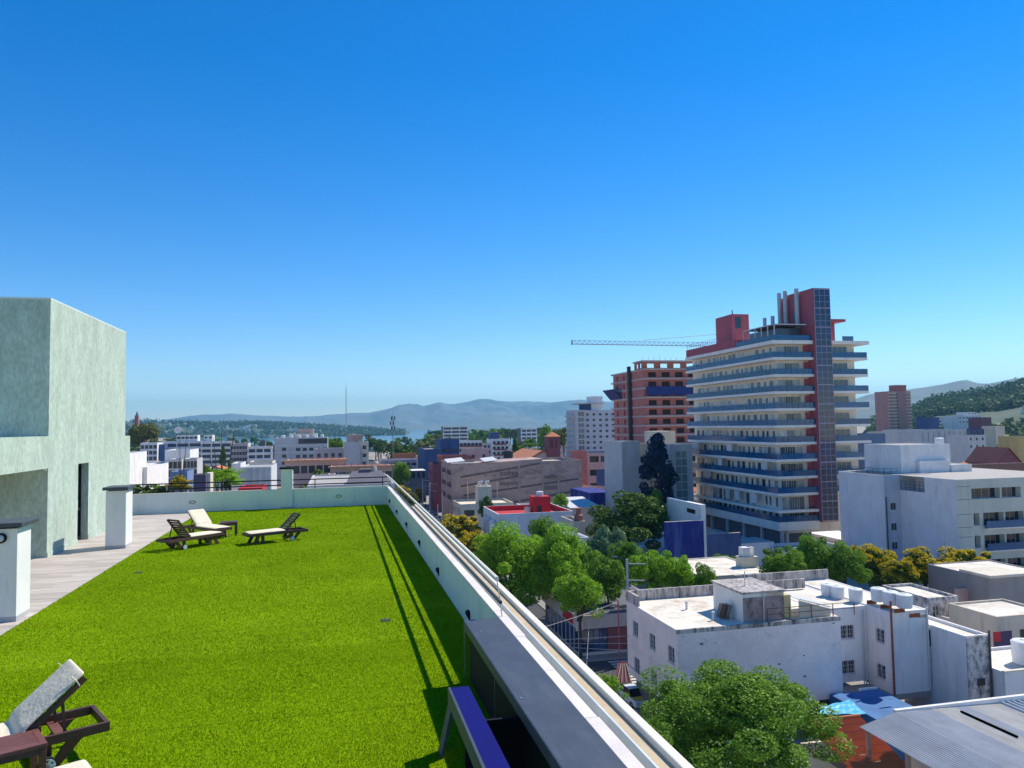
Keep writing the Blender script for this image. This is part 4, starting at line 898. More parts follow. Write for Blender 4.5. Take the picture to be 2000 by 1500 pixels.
for k, zf_ in enumerate(fl_):
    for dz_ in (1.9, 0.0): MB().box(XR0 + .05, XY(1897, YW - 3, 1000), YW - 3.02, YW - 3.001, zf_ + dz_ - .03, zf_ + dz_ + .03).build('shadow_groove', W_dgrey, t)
t, d4 = bld('roof_house', 'large blue-white rooftop plant room on the white block', YW + 12, 1758, 1855, 868, 9, W_blu, z0=zR - .4, par=.1)
t, _ = bld('roof_house', 'low white rooftop room beside the larger plant room', YW + 11, 1858, 1898, 907, 8, W_white, z0=zR - .38, par=.1)
MB().box(d4['X0'] + 3, d4['X0'] + 9, YW + 11.2, YW + 11.9, zR - .3, zR + 2.0).build('door_frame', W_blu, t)
tank('white water tank with dark lid on top of the rooftop plant room', (XY(1835, YW + 16, 870), YW + 16, d4['z1'] - .1), 0.75, 1.0)

# ------------------------------------------------------------------ near whitewashed apartment house with stained roof
ZN = 9.4
a = PZ(1331, 1231, ZN); b = PZ(1228, 1180, ZN); XN0 = (a.x + b.x)/2; YN0 = a.y; YN1 = b.y; XN1 = XY(1641, YN0, 1200)
print('near', a, b, XN1)
nb = thing('corner_apartments', 'three-storey lilac-white apartment house with stained flat roof, nearest at right', 'building', (XN0, YN0, 0)); FOOT.append((XN0-1, XN1+18, YN0-2, YN1+14))
W_near = mat('lime_wash', (0.86, 0.73, 0.70), 0.92, 0.08, 0.5, stain=(0.62, 0.52, 0.52), samt=0.55, sscale=(0.35, 0.35, 0.5), fine=0.06, bscale=8, bump=0.2, drip=((0.40, 0.33, 0.33), 0.6, (0.9, 0.9, 1.3), 0.62))
W_stain = mat('black_streaks', (0.52, 0.47, 0.44), 0.95, 0.2, 0.8, stain=(0.06, 0.055, 0.055), samt=0.92, sscale=(2.2, 2.2, 0.5), smin=0.44)
wW = []
for px, py in ((1241, 1228), (1274, 1253), (1311, 1278), (1244, 1299), (1277, 1323), (1315, 1352)):
    p = PX(px, py, XN0); wW.append((p.y - .62, p.y + .62, p.z - .65, p.z + .65))
YB = YN1 + 1.5
body(nb, XN0, XN1, YN0, YB, 2.6, ZN, W_near, M_roofg, {'W': wW}, 0.03, 'grille', 0.16)
MB().box(XN0 + .6, XN1 - .4, YN0 + 1.2, YB - .5, 0, 2.59).build('ground_floor', W_dgrey, nb)
MB().box(XN0 - .02, XN0, YN0 + .03, YB - .03, 3.35, 3.42).build('string_line', W_dgrey, nb)
# plaster scars and scabs on the blank front wall
rs_ = random.Random(9)
for px, py, sz in ((1370, 1258, .5), (1397, 1256, .18), (1433, 1294, .22), (1570, 1280, .25), (1522, 1297, .3), (1571, 1321, .4), (1503, 1241, .2), (1333, 1325, .2), (1628, 1217, .3)):
    p = PY(px, py, YN0); pg_ = [(p.x + sz*.5*math.cos(t)*rs_.uniform(.4, 1.3), YN0 - .006, p.z + sz*.28*math.sin(t)*rs_.uniform(.4, 1.3)) for t in np.linspace(0, 5.6, 9)]; MB().prism(pg_, (0, .004, 0)).build('plaster_scar', mat('bare_plaster', (0.16, 0.13, 0.14), 0.95, .4, 4), nb)
# parapets: back and left raised and streaked
MB().box(XN0 + .01, XN0 + .24, YN1 - 1.2, YB - .01, ZN + .002, ZN + .95).build('parapet', W_stain, nb); MB().box(XN0 + .24, XN1 + 4, YB - .25, YB - .02, ZN + .003, ZN + .95).build('parapet', W_stain, nb)
MB().box(XN1 - 2, XN1 + 9, YB + 3, YB + 3.25, 0, ZN + 1.0).build('parapet', W_stain, nb)
MB().box(XN0, XN1, YN0 - .012, YN0 + .2, ZN - .30, ZN + .05).build('edge_band', W_stain, nb)
# roof hut with stained side
hz = 2.35
h0 = PZ(1452, 1216, ZN); hx1 = XY(1532, h0.y, 1200); hy1 = h0.y + 5.2
MB().box(h0.x, h0.x + 2.2, h0.y + .01, hy1, ZN - .1, ZN + hz).build('hut', W_white, nb); MB().box(h0.x + .0, hx1, h0.y - .02, h0.y + .005, ZN + .0, ZN + hz - .32).build('stained_panel', mat('peeling_plaster', (0.34, 0.26, 0.25), 0.95, 0.3, 1.2, stain=(0.06, 0.05, 0.05), samt=0.95, sscale=(1.5, 1.5, 1.2)), nb)
MB().box(h0.x + 2.201, hx1, h0.y + .006, hy1 - 1, ZN - .1, ZN + hz).build('hut', W_beige, nb); MB().box(h0.x - .12, hx1 + .12, h0.y - .15, hy1 + .1, ZN + hz + .001, ZN + hz + .18).build('hut_roof', W_stain, nb)
MB().tube([(h0.x + 1.9, h0.y - .1, ZN), (h0.x + 1.9, h0.y - .1, ZN + 2.6)], .06, 6).build('vent_pipe', M_pipe, nb); MB().tube([(h0.x + 1.4, h0.y + 2.0, ZN + hz), (h0.x + 1.4, h0.y + 2.0, ZN + hz + 1.5)], .05, 6).build('vent_pipe', M_pipe, nb)
MB().box(hx1 + .15, hx1 + .85, h0.y + .3, h0.y + 1.6, ZN, ZN + 1.95).build('yellow_door_wall', wall('ochre_wall', (0.62, 0.52, 0.26)), nb)
# corrugated lean-to and iron railing
lz0, lz1 = ZN + 1.65, ZN + .75; lx0, lx1 = hx1 + 1.3, hx1 + 4.4
lm = MB(); n = 12
for i in range(n):
    xa, xb = lx0 + (lx1-lx0)*i/n, lx0 + (lx1-lx0)*(i+1)/n; za, zb_ = lz0 + (lz1-lz0)*i/n, lz0 + (lz1-lz0)*(i+1)/n
    lm.prism([(xa, YN0 + .5, za), (xb, YN0 + .5, zb_ + .09), (xb, YN0 + .5, zb_), (xa, YN0 + .5, za - .05)], (0, 3.6, 0))
lm.build('lean_to_roof', M_zinc, nb); MB().prism([(lx0, YN0 + .45, ZN), (lx1 - .1, YN0 + .45, ZN), (lx1 - .1, YN0 + .45, lz1 - .1), (lx0, YN0 + .45, lz0 - .1)], (0, .1, 0)).build('lean_to_wall', W_beige, nb)
ir = thing('iron_railing', 'dark iron roof railing along the front edge of the near white house', 'railing', (hx1, YN0 + .1, ZN)); rb = MB(); x0_, x1_ = h0.x + 2, XN1 + 1.6
for x in np.linspace(x0_, x1_, 5): MB().box(x - .03, x + .03, YN0 + .24, YN0 + .30, ZN, ZN + 1.1).build('post', M_rust, ir)
for h_ in (.6, 1.08): MB().box(x0_, x1_, YN0 + .25, YN0 + .29, ZN + h_, ZN + h_ + .04).build('bar', M_iron, ir)
for px, py, lab in ((1341, 1190, 'short vent pipe in the middle of the pale stained roof'), (1393, 1211, 'short vent pipe near the front edge of the pale stained roof')):
    p = PZ(px, py, ZN); v = thing('vent_pipe', lab, 'pipe', (p.x, p.y, ZN)); MB().tube([(p.x, p.y, ZN - .05), (p.x, p.y, ZN + .62)], .10, 10).build('pipe', M_pipe, v); MB().lathe((p.x, p.y, ZN + .621), [(.15, 0), (.15, .08), (.02, .14)], 10).build('cowl', M_pipe, v)
# pallets leaning at the hut
p = PZ(1420, 1208, ZN)
for q in range(3):
    pl = thing('wooden_pallet', ['wooden pallet leaning first against the roof hut', 'wooden pallet second in the row at the roof hut', 'wooden pallet outermost in the row at the roof hut'][q], 'pallet', (p.x + q*.22 - .5, p.y + .3 - q*.1, ZN), 'pallets by the roof hut')
    for k in range(6): x = p.x + q*.22 - .5; MB().obox((x + .12, p.y + .3 - q*.1 - .5 + k*.2, ZN + .6), (.012, 0, 0), (0, .055, 0), (.18, 0, .58)).build('board', mat('pallet_wood', (0.13, 0.085, 0.06), 0.9, rnd=.2), pl)
# recessed court wall and second wing
YCt = YN0 + 3.2; xc1 = XY(1692, YCt, 1200); zc = ZN - .1
wc = []
for px, py in ((1655, 1234), (1657, 1303)): p_ = PY(px, py, YCt); wc.append((p_.x - .72, p_.x + .72, p_.z - .6, p_.z + .6))
cw = thing('court_wing', 'recessed white court wing with barred windows right of the near house', 'building', (XN1, YCt, 0))
body(cw, XN1 + .01, xc1, YCt, YB + 3, 2.6, zc, W_white, M_roofg, {'S': wc}, .02, 'grille', .14, sides='S')
xw = xc1 + .01; yw0 = PX(1738, 1200, xw).y; wq = []
for px, py in ((1718.5, 1241), (1721, 1311)): p_ = PX(px, py, xw); wq.append((p_.y - .55, p_.y + .55, p_.z - .6, p_.z + .6))
x2w = XY(1811, yw0, 1200); zc2 = ZY(1737, 1196, yw0)
body(cw, xw, x2w, yw0, YB + 3, 2.3, zc2, W_blu, M_roofg, {'W': wq}, .03, 'grille', .14, wname='wing_wall', sides='SWE')
MB().box(XN1 + .02, x2w, yw0, YCt - .01, 1.8, 2.3).build('court_floor', M_walk, cw); MB().box(x2w - .9, x2w, yw0 - .012, yw0, zc2 - .7, zc2 - .45).build('edge_band', W_stain, cw)
MB().tube([(xw + .05, yw0 - .12, 2.3), (xw + .02, yw0 - .12, zc2 + 1.0)], .09, 8).build('rusty_downpipe', M_rust, cw)
for k in (0, .22): MB().tube([(xc1 - .35 - k, YCt - .1, 2.3), (xc1 - .35 - k, YCt - .1, zc - .3)], .06, 6).build('downpipe', M_pipe, cw)
MB().tube([(x2w - .1, yw0 - .1, 2.4), (x2w - .1, yw0 - .1, zc2 + .2)], .08, 6).build('downpipe', M_pipe, cw)
# tank stand and tanks
for q, (px, py) in enumerate(((1727, 1183), (1751, 1190), (1778, 1196))):
    p = PZ(px, py - 6, zc2 + .35); tank(['white round water tank, first of three over the rusty pipe', 'white round water tank, middle of three on the wing roof', 'white round water tank, nearest of three on the wing roof'][q], (p.x, p.y + .7, zc2 + .36), .66, 1.15)
stn = thing('tank_stand', 'low metal stand carrying the three white tanks on the wing roof', 'stand', (xw, yw0, zc2)); 
p_a, p_b = PZ(1715, 1174, zc2 + .3), PZ(1800, 1200, zc2 + .3)
for k in range(4): q = k/3; x_, y_ = p_a.x + (p_b.x - p_a.x)*q, p_a.y + (p_b.y - p_a.y)*q; MB().box(x_ - .9, x_ + .1, y_ + .3, y_ + .4, zc2, zc2 + .35).build('bearer', M_rust, stn)
for q, (px, py) in enumerate(((1621, 1164), (1640, 1168), (1676, 1176))):
    p = PZ(px, py, zc + .05); tank(['white water tank standing on the far roof corner of the court', 'white water tank, middle one behind the lean-to', 'white conical water tank with dark top behind the lean-to'][q], (p.x, p.y + .3, zc - .02), .62, 1.15 + .1*(q == 2))
# blocks right of the wing
x3 = x2w + .15; pB = PX(1886, 1243, x3 + .01); y3 = pB.y; z3 = pB.z; 
t3 = thing('flat_roof_house', 'bluish-white house with black-mouldy end wall at right', 'building', (x3, y3, 0))
x3b = XY(1931, y3, 1240)
body(t3, x3, x3b, y3, y3 + 7.5, 0, z3, W_blu, M_roofg, {}, .25, sides='WNE'); MB().box(x3 + .01, x3b, y3 - .12, y3 - .001, 0, z3 - .05).build('mouldy_wall', W_mould, t3)
MB().box(x3 - .03, x3 - .001, y3 + 3.9, y3 + 6.6, z3 - 1.9, z3 - .5).build('window_band', G_dark, t3); p = PY(1914, 1331, y3); MB().box(p.x - .4, p.x + .4, y3 - .15, y3 - .121, p.z - .3, p.z + .3).build('vent_hole', M_iron, t3)
MB().tube([(x3b - .2, y3 - .25, 0), (x3b - .2, y3 - .25, z3 + .4)], .09, 6).build('downpipe', M_cap, t3)
bld('rear_house', 'small white weathered house with two windows behind the tank wing', 70, 1812, 1872, 1166, 7, W_mould, M_roofg, S=(2, 1, .8, 1.4, .9), style='frame', par=.3)
t, dq = bld('grey_house', 'tall plain grey rendered house with pale slanting roof edge at right', 72, 1930, 2060, 1124, 9, wall('render_grey', (0.30, 0.28, 0.28)), M_roofg, par=.1)
MB().box(dq['X0'] - .1, dq['X0'] + 5, 71.6, 76, dq['z1'] + .002, dq['z1'] + .3).build('roof_slab', W_cream, t)
t, _ = bld('brick_fence', 'low reddish brick boundary wall left of the grey house', 75, 1868, 1929, 1148, .3, W_pink, par=0, cat='wall')
t, dq = bld('beige_house', 'beige flat-roofed house with dark doorway below the grey house', 62, 1947, 2060, 1200, 6, W_beige, M_roofg, par=.2)
MB().box(dq['X0'] + 2.6, dq['X0'] + 3.7, 61.96, 61.999, dq['z1'] - 3.2, dq['z1'] - 1.4).build('doorway', M_iron, t)
t, _ = bld('patio_house', 'low cream outbuilding with shuttered opening beside the beige house', 66, 1888, 1945, 1216, 5, W_cream, M_roofg, S=(1, 1, 1.0, 1.5, .6), par=.2)
sg = PY(1952, 1248, 60.5); sgn = thing('wall_banner', 'dark patterned banner with red corner hung on the beige house', 'banner', (sg.x, 60.5, sg.z)); MB().box(sg.x - .7, sg.x + 1.4, 60.45, 60.5, sg.z - .9, sg.z + .7).build('cloth', mat('banner_cloth', (0.07, 0.045, 0.10), 0.9, .6, 6), sgn); MB().box(sg.x - .71, sg.x + .1, 60.44, 60.449, sg.z - .2, sg.z + .71).build('corner_patch', W_red, sgn)
t, dq = bld('curved_house', 'pale blue-white house wall with stone coping cut by the right edge', 53, 1962, 2100, 1306, 6, W_blu, M_roofg, par=.25); MB().box(dq['X0'] - .1, dq['X1'], 52.9, 53.2, dq['z1'] + .002, dq['z1'] + .12).build('coping', W_cream, t)
tank('blue-white water tank on the house roof at the right edge', (XY(2002, 55, 1280), 55, dq['z1'] - .2), 1.0, 1.9)

# corrugated shed, orange tile roof, blue tarpaulin, blue flat roof
ZS = 6.0; rdg = PZ(1750, 1391, ZS); lft = PZ(1684, 1423, ZS - .7); YRb = rdg.y
sh = thing('corrugated_shed', 'low shed with grey and beige corrugated sheet roof, bottom right', 'shed', (rdg.x, YRb, 0))
xr = XY(2120, YRb, 1370); nS = 17; W1 = (xr - rdg.x)/nS
cols = [mat('sheet_%d' % i, c_, 0.5, 0.12, 0.6, stain=(0.32, 0.30, 0.27), samt=0.55, sscale=(2, .4, 1), rnd=.06) for i, c_ in enumerate(((0.40, 0.42, 0.45), (0.55, 0.53, 0.47), (0.46, 0.52, 0.58), (0.36, 0.38, 0.42)))]
order = [0, 0, 0, 1, 1, 0, 1, 1, 1, 2, 2, 2, 2, 2, 2, 2, 2]
def sheet(x0, z0_, x1, z1_, ya, yb, m, nc=6):
    mb = MB(); N = nc*2; rh = .05 if nc > 4 else .11
    for i in range(N):
        f0, f1 = i/N, (i+1)/N; xa, xb = x0 + (x1-x0)*f0, x0 + (x1-x0)*f1; za = z0_ + (z1_-z0_)*f0 + (rh if i % 2 else 0); zb_ = z0_ + (z1_-z0_)*f1 + (0 if i % 2 else rh)
        mb.quad((xa, ya, za), (xb, ya, zb_), (xb, yb, zb_), (xa, yb, za))
    o = mb.build('roof_sheet', m, sh)
    if nc <= 4:
        for k in range(2):
            xs = x0 + (x1 - x0)*(k + .25)/2; zs = z0_ + (z1_ - z0_)*(k + .25)/2
            MB().box(xs - .03, xs + .03, ya, yb - .01, zs + .02, zs + .17).build('standing_seam', m, o)
    return o
nL = 3
for i in range(nL): sheet(lft.x + (rdg.x-lft.x)*i/nL, ZS - .7 + .7*i/nL, lft.x + (rdg.x-lft.x)*(i+1)/nL - .01, ZS - .7 + .7*(i+1)/nL, YRb - 9, YRb - .0, cols[0])
for i in range(nS): sheet(rdg.x + W1*i, ZS - .028*i + (.01 if i % 2 else 0), rdg.x + W1*(i+1) + .04, ZS - .028*(i+1) + (.01 if i % 2 else 0), YRb - 15, YRb, cols[order[i]], 6 if order[i] != 2 else 2)
MB().box(rdg.x, xr, YRb + .01, YRb + .28, ZS - .9, ZS + .12).build('rear_parapet', W_white, sh); MB().box(rdg.x + .6, xr, YRb - 14, YRb - .02, 0, ZS - 1.1).build('wall', W_grey, sh)
for yy in (YRb - 8.5, YRb - 4.2, YRb - .5): MB().box(lft.x + .15, lft.x + .4, yy - .12, yy + .12, 0, ZS - .72).build('post', W_conc, sh); MB().bar((rdg.x + W1*4.6, YRb - 1.0, ZS - .02), (rdg.x + W1*4.6, YRb - 5.5, ZS - .02), .14, .1).build('rusty_gutter', M_rust, sh)
ot = thing('tiled_house', 'small house with orange barrel-tile roof behind the big foreground tree', 'house', (lft.x - 4, 50, 0))
ox0, ox1 = PZ(1590, 1420, 4.6).x, rdg.x - 3.0; oz = 3.6
def tiles(p0, p1, p2, p3, n):           # p0->p1 along eave, p3->p2 along ridge
    mb = MB(); P = [Vector(q) for q in (p0, p1, p2, p3)]
    for i in range(n):
        a0, a1, am = i/n, (i+1)/n, (i+.5)/n
        e0, e1, em = P[0].lerp(P[1], a0), P[0].lerp(P[1], a1), P[0].lerp(P[1], am); r0, r1, rm_ = P[3].lerp(P[2], a0), P[3].lerp(P[2], a1), P[3].lerp(P[2], am); u_ = Vector((0, 0, .10))
        steps = 8
        for s in range(steps):
            f, g = s/steps, (s+1)/steps; d_ = Vector((0, 0, .035))
            A, B_, C_, D_ = e0.lerp(r0, f) + d_, em.lerp(rm_, f) + u_ + d_, em.lerp(rm_, g) + u_, e0.lerp(r0, g); mb.quad(A, B_, C_, D_)
            A, B_, C_, D_ = em.lerp(rm_, f) + u_ + d_, e1.lerp(r1, f) + d_, e1.lerp(r1, g), em.lerp(rm_, g) + u_; mb.quad(A, B_, C_, D_)
    return mb
ory = PZ(1640, 1404, 4.6).y; oz = 4.3
tag(tiles((ox0, ory - 5.5, oz - 1.5), (ox1 + 2.5, ory - 5.5, oz - 1.5), (ox1 + 2.5, ory, oz + .3), (ox0, ory, oz + .3), 34).build('barrel_tiles', W_or, ot), kind='stuff'); tag(tiles((ox1 + 2.5, ory + 1.6, oz - .4), (ox0, ory + 1.6, oz - .4), (ox0, ory + .02, oz + .3), (ox1 + 2.5, ory + .02, oz + .3), 34).build('barrel_tiles', W_or, ot), kind='stuff')
MB().box(ox0 + .3, ox1 + 2, ory - 5, ory + 1.4, 0, oz - 1.7).build('wall', W_cream, ot); MB().tube([(ox0, ory + .01, oz + .38), (ox1 + 2.5, ory + .01, oz + .38)], .12, 8).build('ridge_cap', W_or, ot)
q0 = PZ(1601, 1392, 3.4); q1 = PZ(1692, 1392, 3.4); q2 = PZ(1660, 1364, 3.4); q3 = PZ(1604, 1377, 3.4)
tp = thing('blue_tarpaulin', 'bright cyan tarpaulin spread beside the orange tiled roof', 'tarpaulin', (q0.x, q0.y, 3.2)); tm = MB(); nn = 8
V = [[None]*(nn+1) for _ in range(nn+1)]
for i in range(nn+1):
    for j in range(nn+1):
        p_ = q0.lerp(q1, i/nn).lerp(q3.lerp(q2, i/nn), j/nn); V[i][j] = (p_.x, p_.y, 3.3 + .035*math.sin(i*1.7 + j) + .03*math.sin(j*2.3))
for i in range(nn):
    for j in range(nn): tm.quad(V[i][j], V[i+1][j], V[i+1][j+1], V[i][j+1])
tm.build('sheet', mat('cyan_tarp', (0.05, 0.42, 0.62), 0.5, 0.15, 1), tp)
bfx0, bfx1 = XN1 - 1.5, XY(1885, YRb + 2, 1380)
fb = thing('blue_flat_roof', 'low deep-blue flat roof between the white houses and the corrugated shed', 'roof', (bfx0, YRb, 0)); MB().box(bfx0, bfx1, ory + 1.7, yw0 - .4, 0, 3.1).build('roof_slab', mat('blue_membrane', (0.02, 0.13, 0.34), 0.7, 0.25, 0.6, stain=(0.10, 0.22, 0.42), samt=.4, sscale=(.5, .5, .5)), fb); MB().box(bfx0 + 3, bfx1, yw0 - .39, yw0 - .15, 2.2, 3.25).build('curb', W_white, fb)
# ------------------------------------------------------------------ street side right of the avenue
def bldW(name, label, X0, pxc, top, dep, x1, wm, rm=None, S=None, W=None, par=0.5, style='plain', fh=3.0, z0=0.0, depth=.18, group=None):
    """building whose street face stands at X0 with its near corner at image column pxc"""
    Y = PX(pxc, 850, X0).y
    return bld(name, label, Y, pxc, x1, top, dep, wm, rm, S, W, None, par, style, z0, 'building', group, fh, zt=PX(pxc, top, X0).z, depth=depth)
# corner shop
p = PZ(1130, 1284, 0); SX, SY = p.x, p.y; sh_ = thing('corner_shop', 'small corner shop with glazed front and white sign board under the trees', 'shop', (SX, SY, 0)); FOOT.append((SX-1, SX+14, SY-1, SY+18))
MB().box(SX + .3, SX + 12, SY + .3, SY + 15, 0, 4.4).build('wall', W_dgrey, sh_); MB().box(SX - .1, SX + 12, SY - .1, SY + 15, 3.1, 4.6).build('fascia', wall('shop_fascia', (0.50, 0.46, 0.44)), sh_); MB().box(SX + .1, SX + 11.8, SY + .1, SY + 14.8, 4.601, 4.66).build('roof', W_dgrey, sh_)  # roof coloured dark grey to stand in for shade under the trees
pn_ = MB().box(0, .06, .05, 1.55, 0.4, 3.0).mesh('shop_window'); pn_.materials.append(G_blue); pf_ = MB().box(-.03, .09, -.05, .05, 0, 3.1).mesh('post'); pf_.materials.append(M_frame)
for k in range(8): inst('shop_window', pn_, sh_, (SX + .12, SY + .2 + k*1.65, 0)); inst('post', pf_, sh_, (SX + .1, SY + .17 + k*1.65, 0))
MB().box(SX + .2, SX + 13, SY + .0, SY + 14, 0, .42).build('plinth', W_grey, sh_)
for k in range(2): o = inst('shop_window', pn_, sh_, (SX + 1.9 + k*1.6, SY + .2, 0), R(90))
MB().box(SX - .14, SX - .11, SY + 1.5, SY + 5.5, 3.3, 4.4).build('red_sign', W_red, sh_); MB().box(SX - .3, SX + .55, SY - .2, SY - .11, 3.0, 4.7).build('sign_board', W_white, sh_); MB().box(SX - .2, SX + .45, SY - .215, SY - .201, 4.05, 4.4).build('sign_mark', M_iron, sh_)
MB().box(SX + 3.6, SX + 12, SY + .05, SY + .25, 0.43, 3.0).build('pink_wall', W_mar, sh_)
# red house with white front, red roof terrace
t, d = bldW('white_house', 'white house with red roof terrace walls in mid street', 30, 973, 1003, 15, 1119, W_blu, W_red, W=(3, 2, 1.2, 1.5, 1.4), par=1.05)
for s in (0, 1): pass
ip = MB(); a_, b_, c_, e_ = d['X0'] + .21, d['X1'] - .21, d['Y0'] + .21, d['Y1'] - .21
ip.box(a_, b_, e_ - .03, e_, d['z1'] - 1, d['z1'] - .02); ip.build('terrace_wall', W_red, t); MB().box(b_ - .03, b_, c_, e_ - .04, d['z1'] - 1, d['z1'] - .02).build('terrace_wall', W_red, t); MB().box(a_ + 3, b_ - 6, c_ + .1, e_ - 8, d['z1'] - 1.04, d['z1'] - 1.0).build('orange_floor', W_or, t)
q = XY(1041, d['Y0'] + 4, 980); q2 = XY(1075, d['Y0'] + 4, 980); zt_ = ZY(1058, 970, d['Y0'] + 4)
MB().box(q, q2, d['Y0'] + 4, d['Y0'] + 7, d['z1'] - 1.1, zt_).build('red_stairhead', W_red, t); MB().box(q + .8, q + 1.7, d['Y0'] + 3.95, d['Y0'] + 3.999, d['z1'] - 1, d['z1'] + .9).build('door', M_iron, t)
tank('cream water tank beside the red stairhead', (q - .9, d['Y0'] + 5, d['z1'] - 1.0), .6, 1.6, W_cream)
tank('small white tank on top of the red stairhead', ((q+q2)/2, d['Y0'] + 5.4, zt_), .7, .9)
for k, yy in enumerate((.25, .6)): MB().lathe((d['X0'] - .0, d['Y0'] + 15*yy, d['z1'] - 5), [(1.1, 0), (1.1, 3.0), (.8, 3.6)], 12).build('rounded_bay', W_blu, t)
# cream street building with roof room
t, d = bldW('cream_building', 'low cream street building with flat roof and roof room', 30, 899, 984, 13, 1003, W_cream, wall('cream_roof', (0.70, 0.62, 0.48)), S=(3, 1, 2.6, 1.5, 1.5), W=(6, 2, 1.0, 1.6, 1.2), par=.5)
xa, xb = XY(931, 190, 950), XY(957, 190, 950); MB().box(xa, xb, 188, 192, d['z1'] - .5, ZY(944, 950, 188)).build('roof_room', W_cream, t)
for k in range(2): tank(['grey steel tank, left one over the cream roof room', 'grey steel tank, right one over the cream roof room'][k], (xa + .9 + k*1.7, 190, ZY(944, 950, 188)), .7, 1.2, M_steel)
for k in range(3): MB().box(d['X0'] + 4 + k*4, d['X0'] + 4.15 + k*4, d['Y1'] - .4, d['Y1'] - .2, d['z1'] - .4, d['z1'] + 4.5).build('post', W_cream, t)
# concrete car park
t, d = bldW('car_park', 'long stained concrete car park with open decks and louvres', 30, 882, 905, 21, 1136, W_conc, M_roofd, W=(2, 3, 8, 1.3, 1.9), par=.8, fh=3.4, depth=1.5)
for (xa, xb, ya, yb) in ((975, 1012, 922, 930), (975, 1012, 942, 948), (1061, 1089, 929, 934), (1061, 1089, 949, 957)):
    u0, u1 = XY(xa, d['Y0'], 930), XY(xb, d['Y0'], 930); z1_, z0_ = ZY(xa, ya, d['Y0']), ZY(xa, yb, d['Y0']); MB().box(u0, u1, d['Y0'] - .04, d['Y0'] - .005, z0_, z1_).build('louvre_band', M_iron, t)
    n_ = 14
    for k in range(n_): MB().box(u0 + (u1-u0)*k/n_, u0 + (u1-u0)*(k+.5)/n_, d['Y0'] - .12, d['Y0'] - .041, z0_, z1_).build('louvre', W_conc, t)
for xx in (1014, 1060, 1090): u = XY(xx, d['Y0'], 930); MB().box(u - .25, u + .25, d['Y0'] - .18, d['Y0'] - .001, 0, d['z1']).build('pilaster', W_conc, t)
for (xa, ya, xb, yb) in ((900, 950, 1012, 930), (905, 968, 1130, 935), (980, 985, 1130, 958), (900, 932, 1055, 905)):
    A, B_ = PY(xa, ya, d['Y0'] - .06), PY(xb, yb, d['Y0'] - .06); MB().bar(A, B_, .12, .5).build('ramp_band', mat('dark_concrete', (0.17, 0.13, 0.12), 0.95, 0.3, 0.5), t)
x_, x2 = XY(1000, d['Y0'], 900), XY(1060, d['Y0'], 900); MB().prism([(d['X0'] + 8, d['Y0'] + .3, d['z1'] - .2), (x2, d['Y0'] + .3, d['z1'] - .2), (x2, d['Y0'] + .3, ZY(1055, 896, d['Y0'])), ], (0, 12, 0)).build('ramp_roof', W_conc, t)
for k, (xa, xb, ya) in enumerate(((863, 905, 905), (934, 968, 902))): u0, u1 = XY(xa + 8, d['Y0'] + 5, ya), XY(xb, d['Y0'] + 5, ya); MB().prism([(u0, d['Y0'] + 2, d['z1'] + .05), (u1, d['Y0'] + 2, d['z1'] + .4), (u1, d['Y0'] + 9, d['z1'] + 1.1), (u0, d['Y0'] + 9, d['z1'] + .7)], (0, 0, .12)).build('metal_canopy', M_zinc, t)
MB().box(XY(1060, d['Y0'] + 1, 900), XY(1092, d['Y0'] + 1, 900), d['Y0'] + 1, d['Y0'] + 6, d['z1'] - .7, ZY(1075, 900, d['Y0'])).build('roof_room', W_beige, t)
bldW('maroon_building', 'maroon plain building beyond the car park along the avenue', 29, 845, 906, 11, 866, W_mar, W=(3, 4, 1.2, 1.6, 2))
# blue blocks, brown roofs
bld('blue_block', 'windowless deep blue block beyond the maroon building', 292, 829, 862, 877, 26, W_navy); bld('blue_block', 'upper blue block with dark window band behind the deep blue one', 318, 862, 897, 858, 18, W_navy, S=(4, 2, 2, 1.2, 4), fh=4)
bld('brick_roof_house', 'brown brick block rising behind the car park roof', 236, 863, 922, 890, 12, W_brick); bld('brick_roof_house', 'tall brown rendered block left of the black tank', 250, 914, 955, 876, 14, W_pink, S=(2, 1, 1, 1.2, 2))
t, d = bld('tank_house', 'small white roof room carrying a black tank behind the car park', 226, 984, 1007, 895, 5, W_white); tank('big black water tank behind the car park roof', ((d['X0']+d['X1'])/2, 228, d['z1']), 1.5, 2.2, M_iron)
# church
Yc = 290; ch_ = thing('brick_church', 'brick church with orange tiled nave roof and square bell tower', 'church', (XY(1050, Yc), Yc, 0)); FOOT.append((XY(1012, Yc)-1, XY(1096, Yc)+1, Yc-1, Yc+40))
cx0_, cx1_ = XY(1015, Yc, 890), XY(1093, Yc, 890); zE = ZY(1050, 902, Yc); zA = ZY(1060, 880, Yc); cxm = XY(1062, Yc, 890)
MB().prism([(cx0_ + 2, Yc, 0), (cx1_, Yc, 0), (cx1_, Yc, zE), (cxm, Yc, zA - .4), (cx0_ + 2, Yc, zE)], (0, 34, 0)).build('nave', W_grey, ch_)
for s, xx in ((-1, cx0_ - 0), (1, cx1_ + 1)): MB().prism([(cxm, Yc - .6, zA), (xx, Yc - .6, zE - .3), (xx, Yc - .6, zE - .9), (cxm, Yc - .6, zA - .7)], (0, 36, 0)).build('nave_roof', W_or, ch_)
tx0, tx1 = XY(1070, Yc - 2, 870), XY(1094, Yc - 2, 870); zt0 = ZY(1081, 853, Yc - 2); zt1 = ZY(1081, 843, Yc - 2)
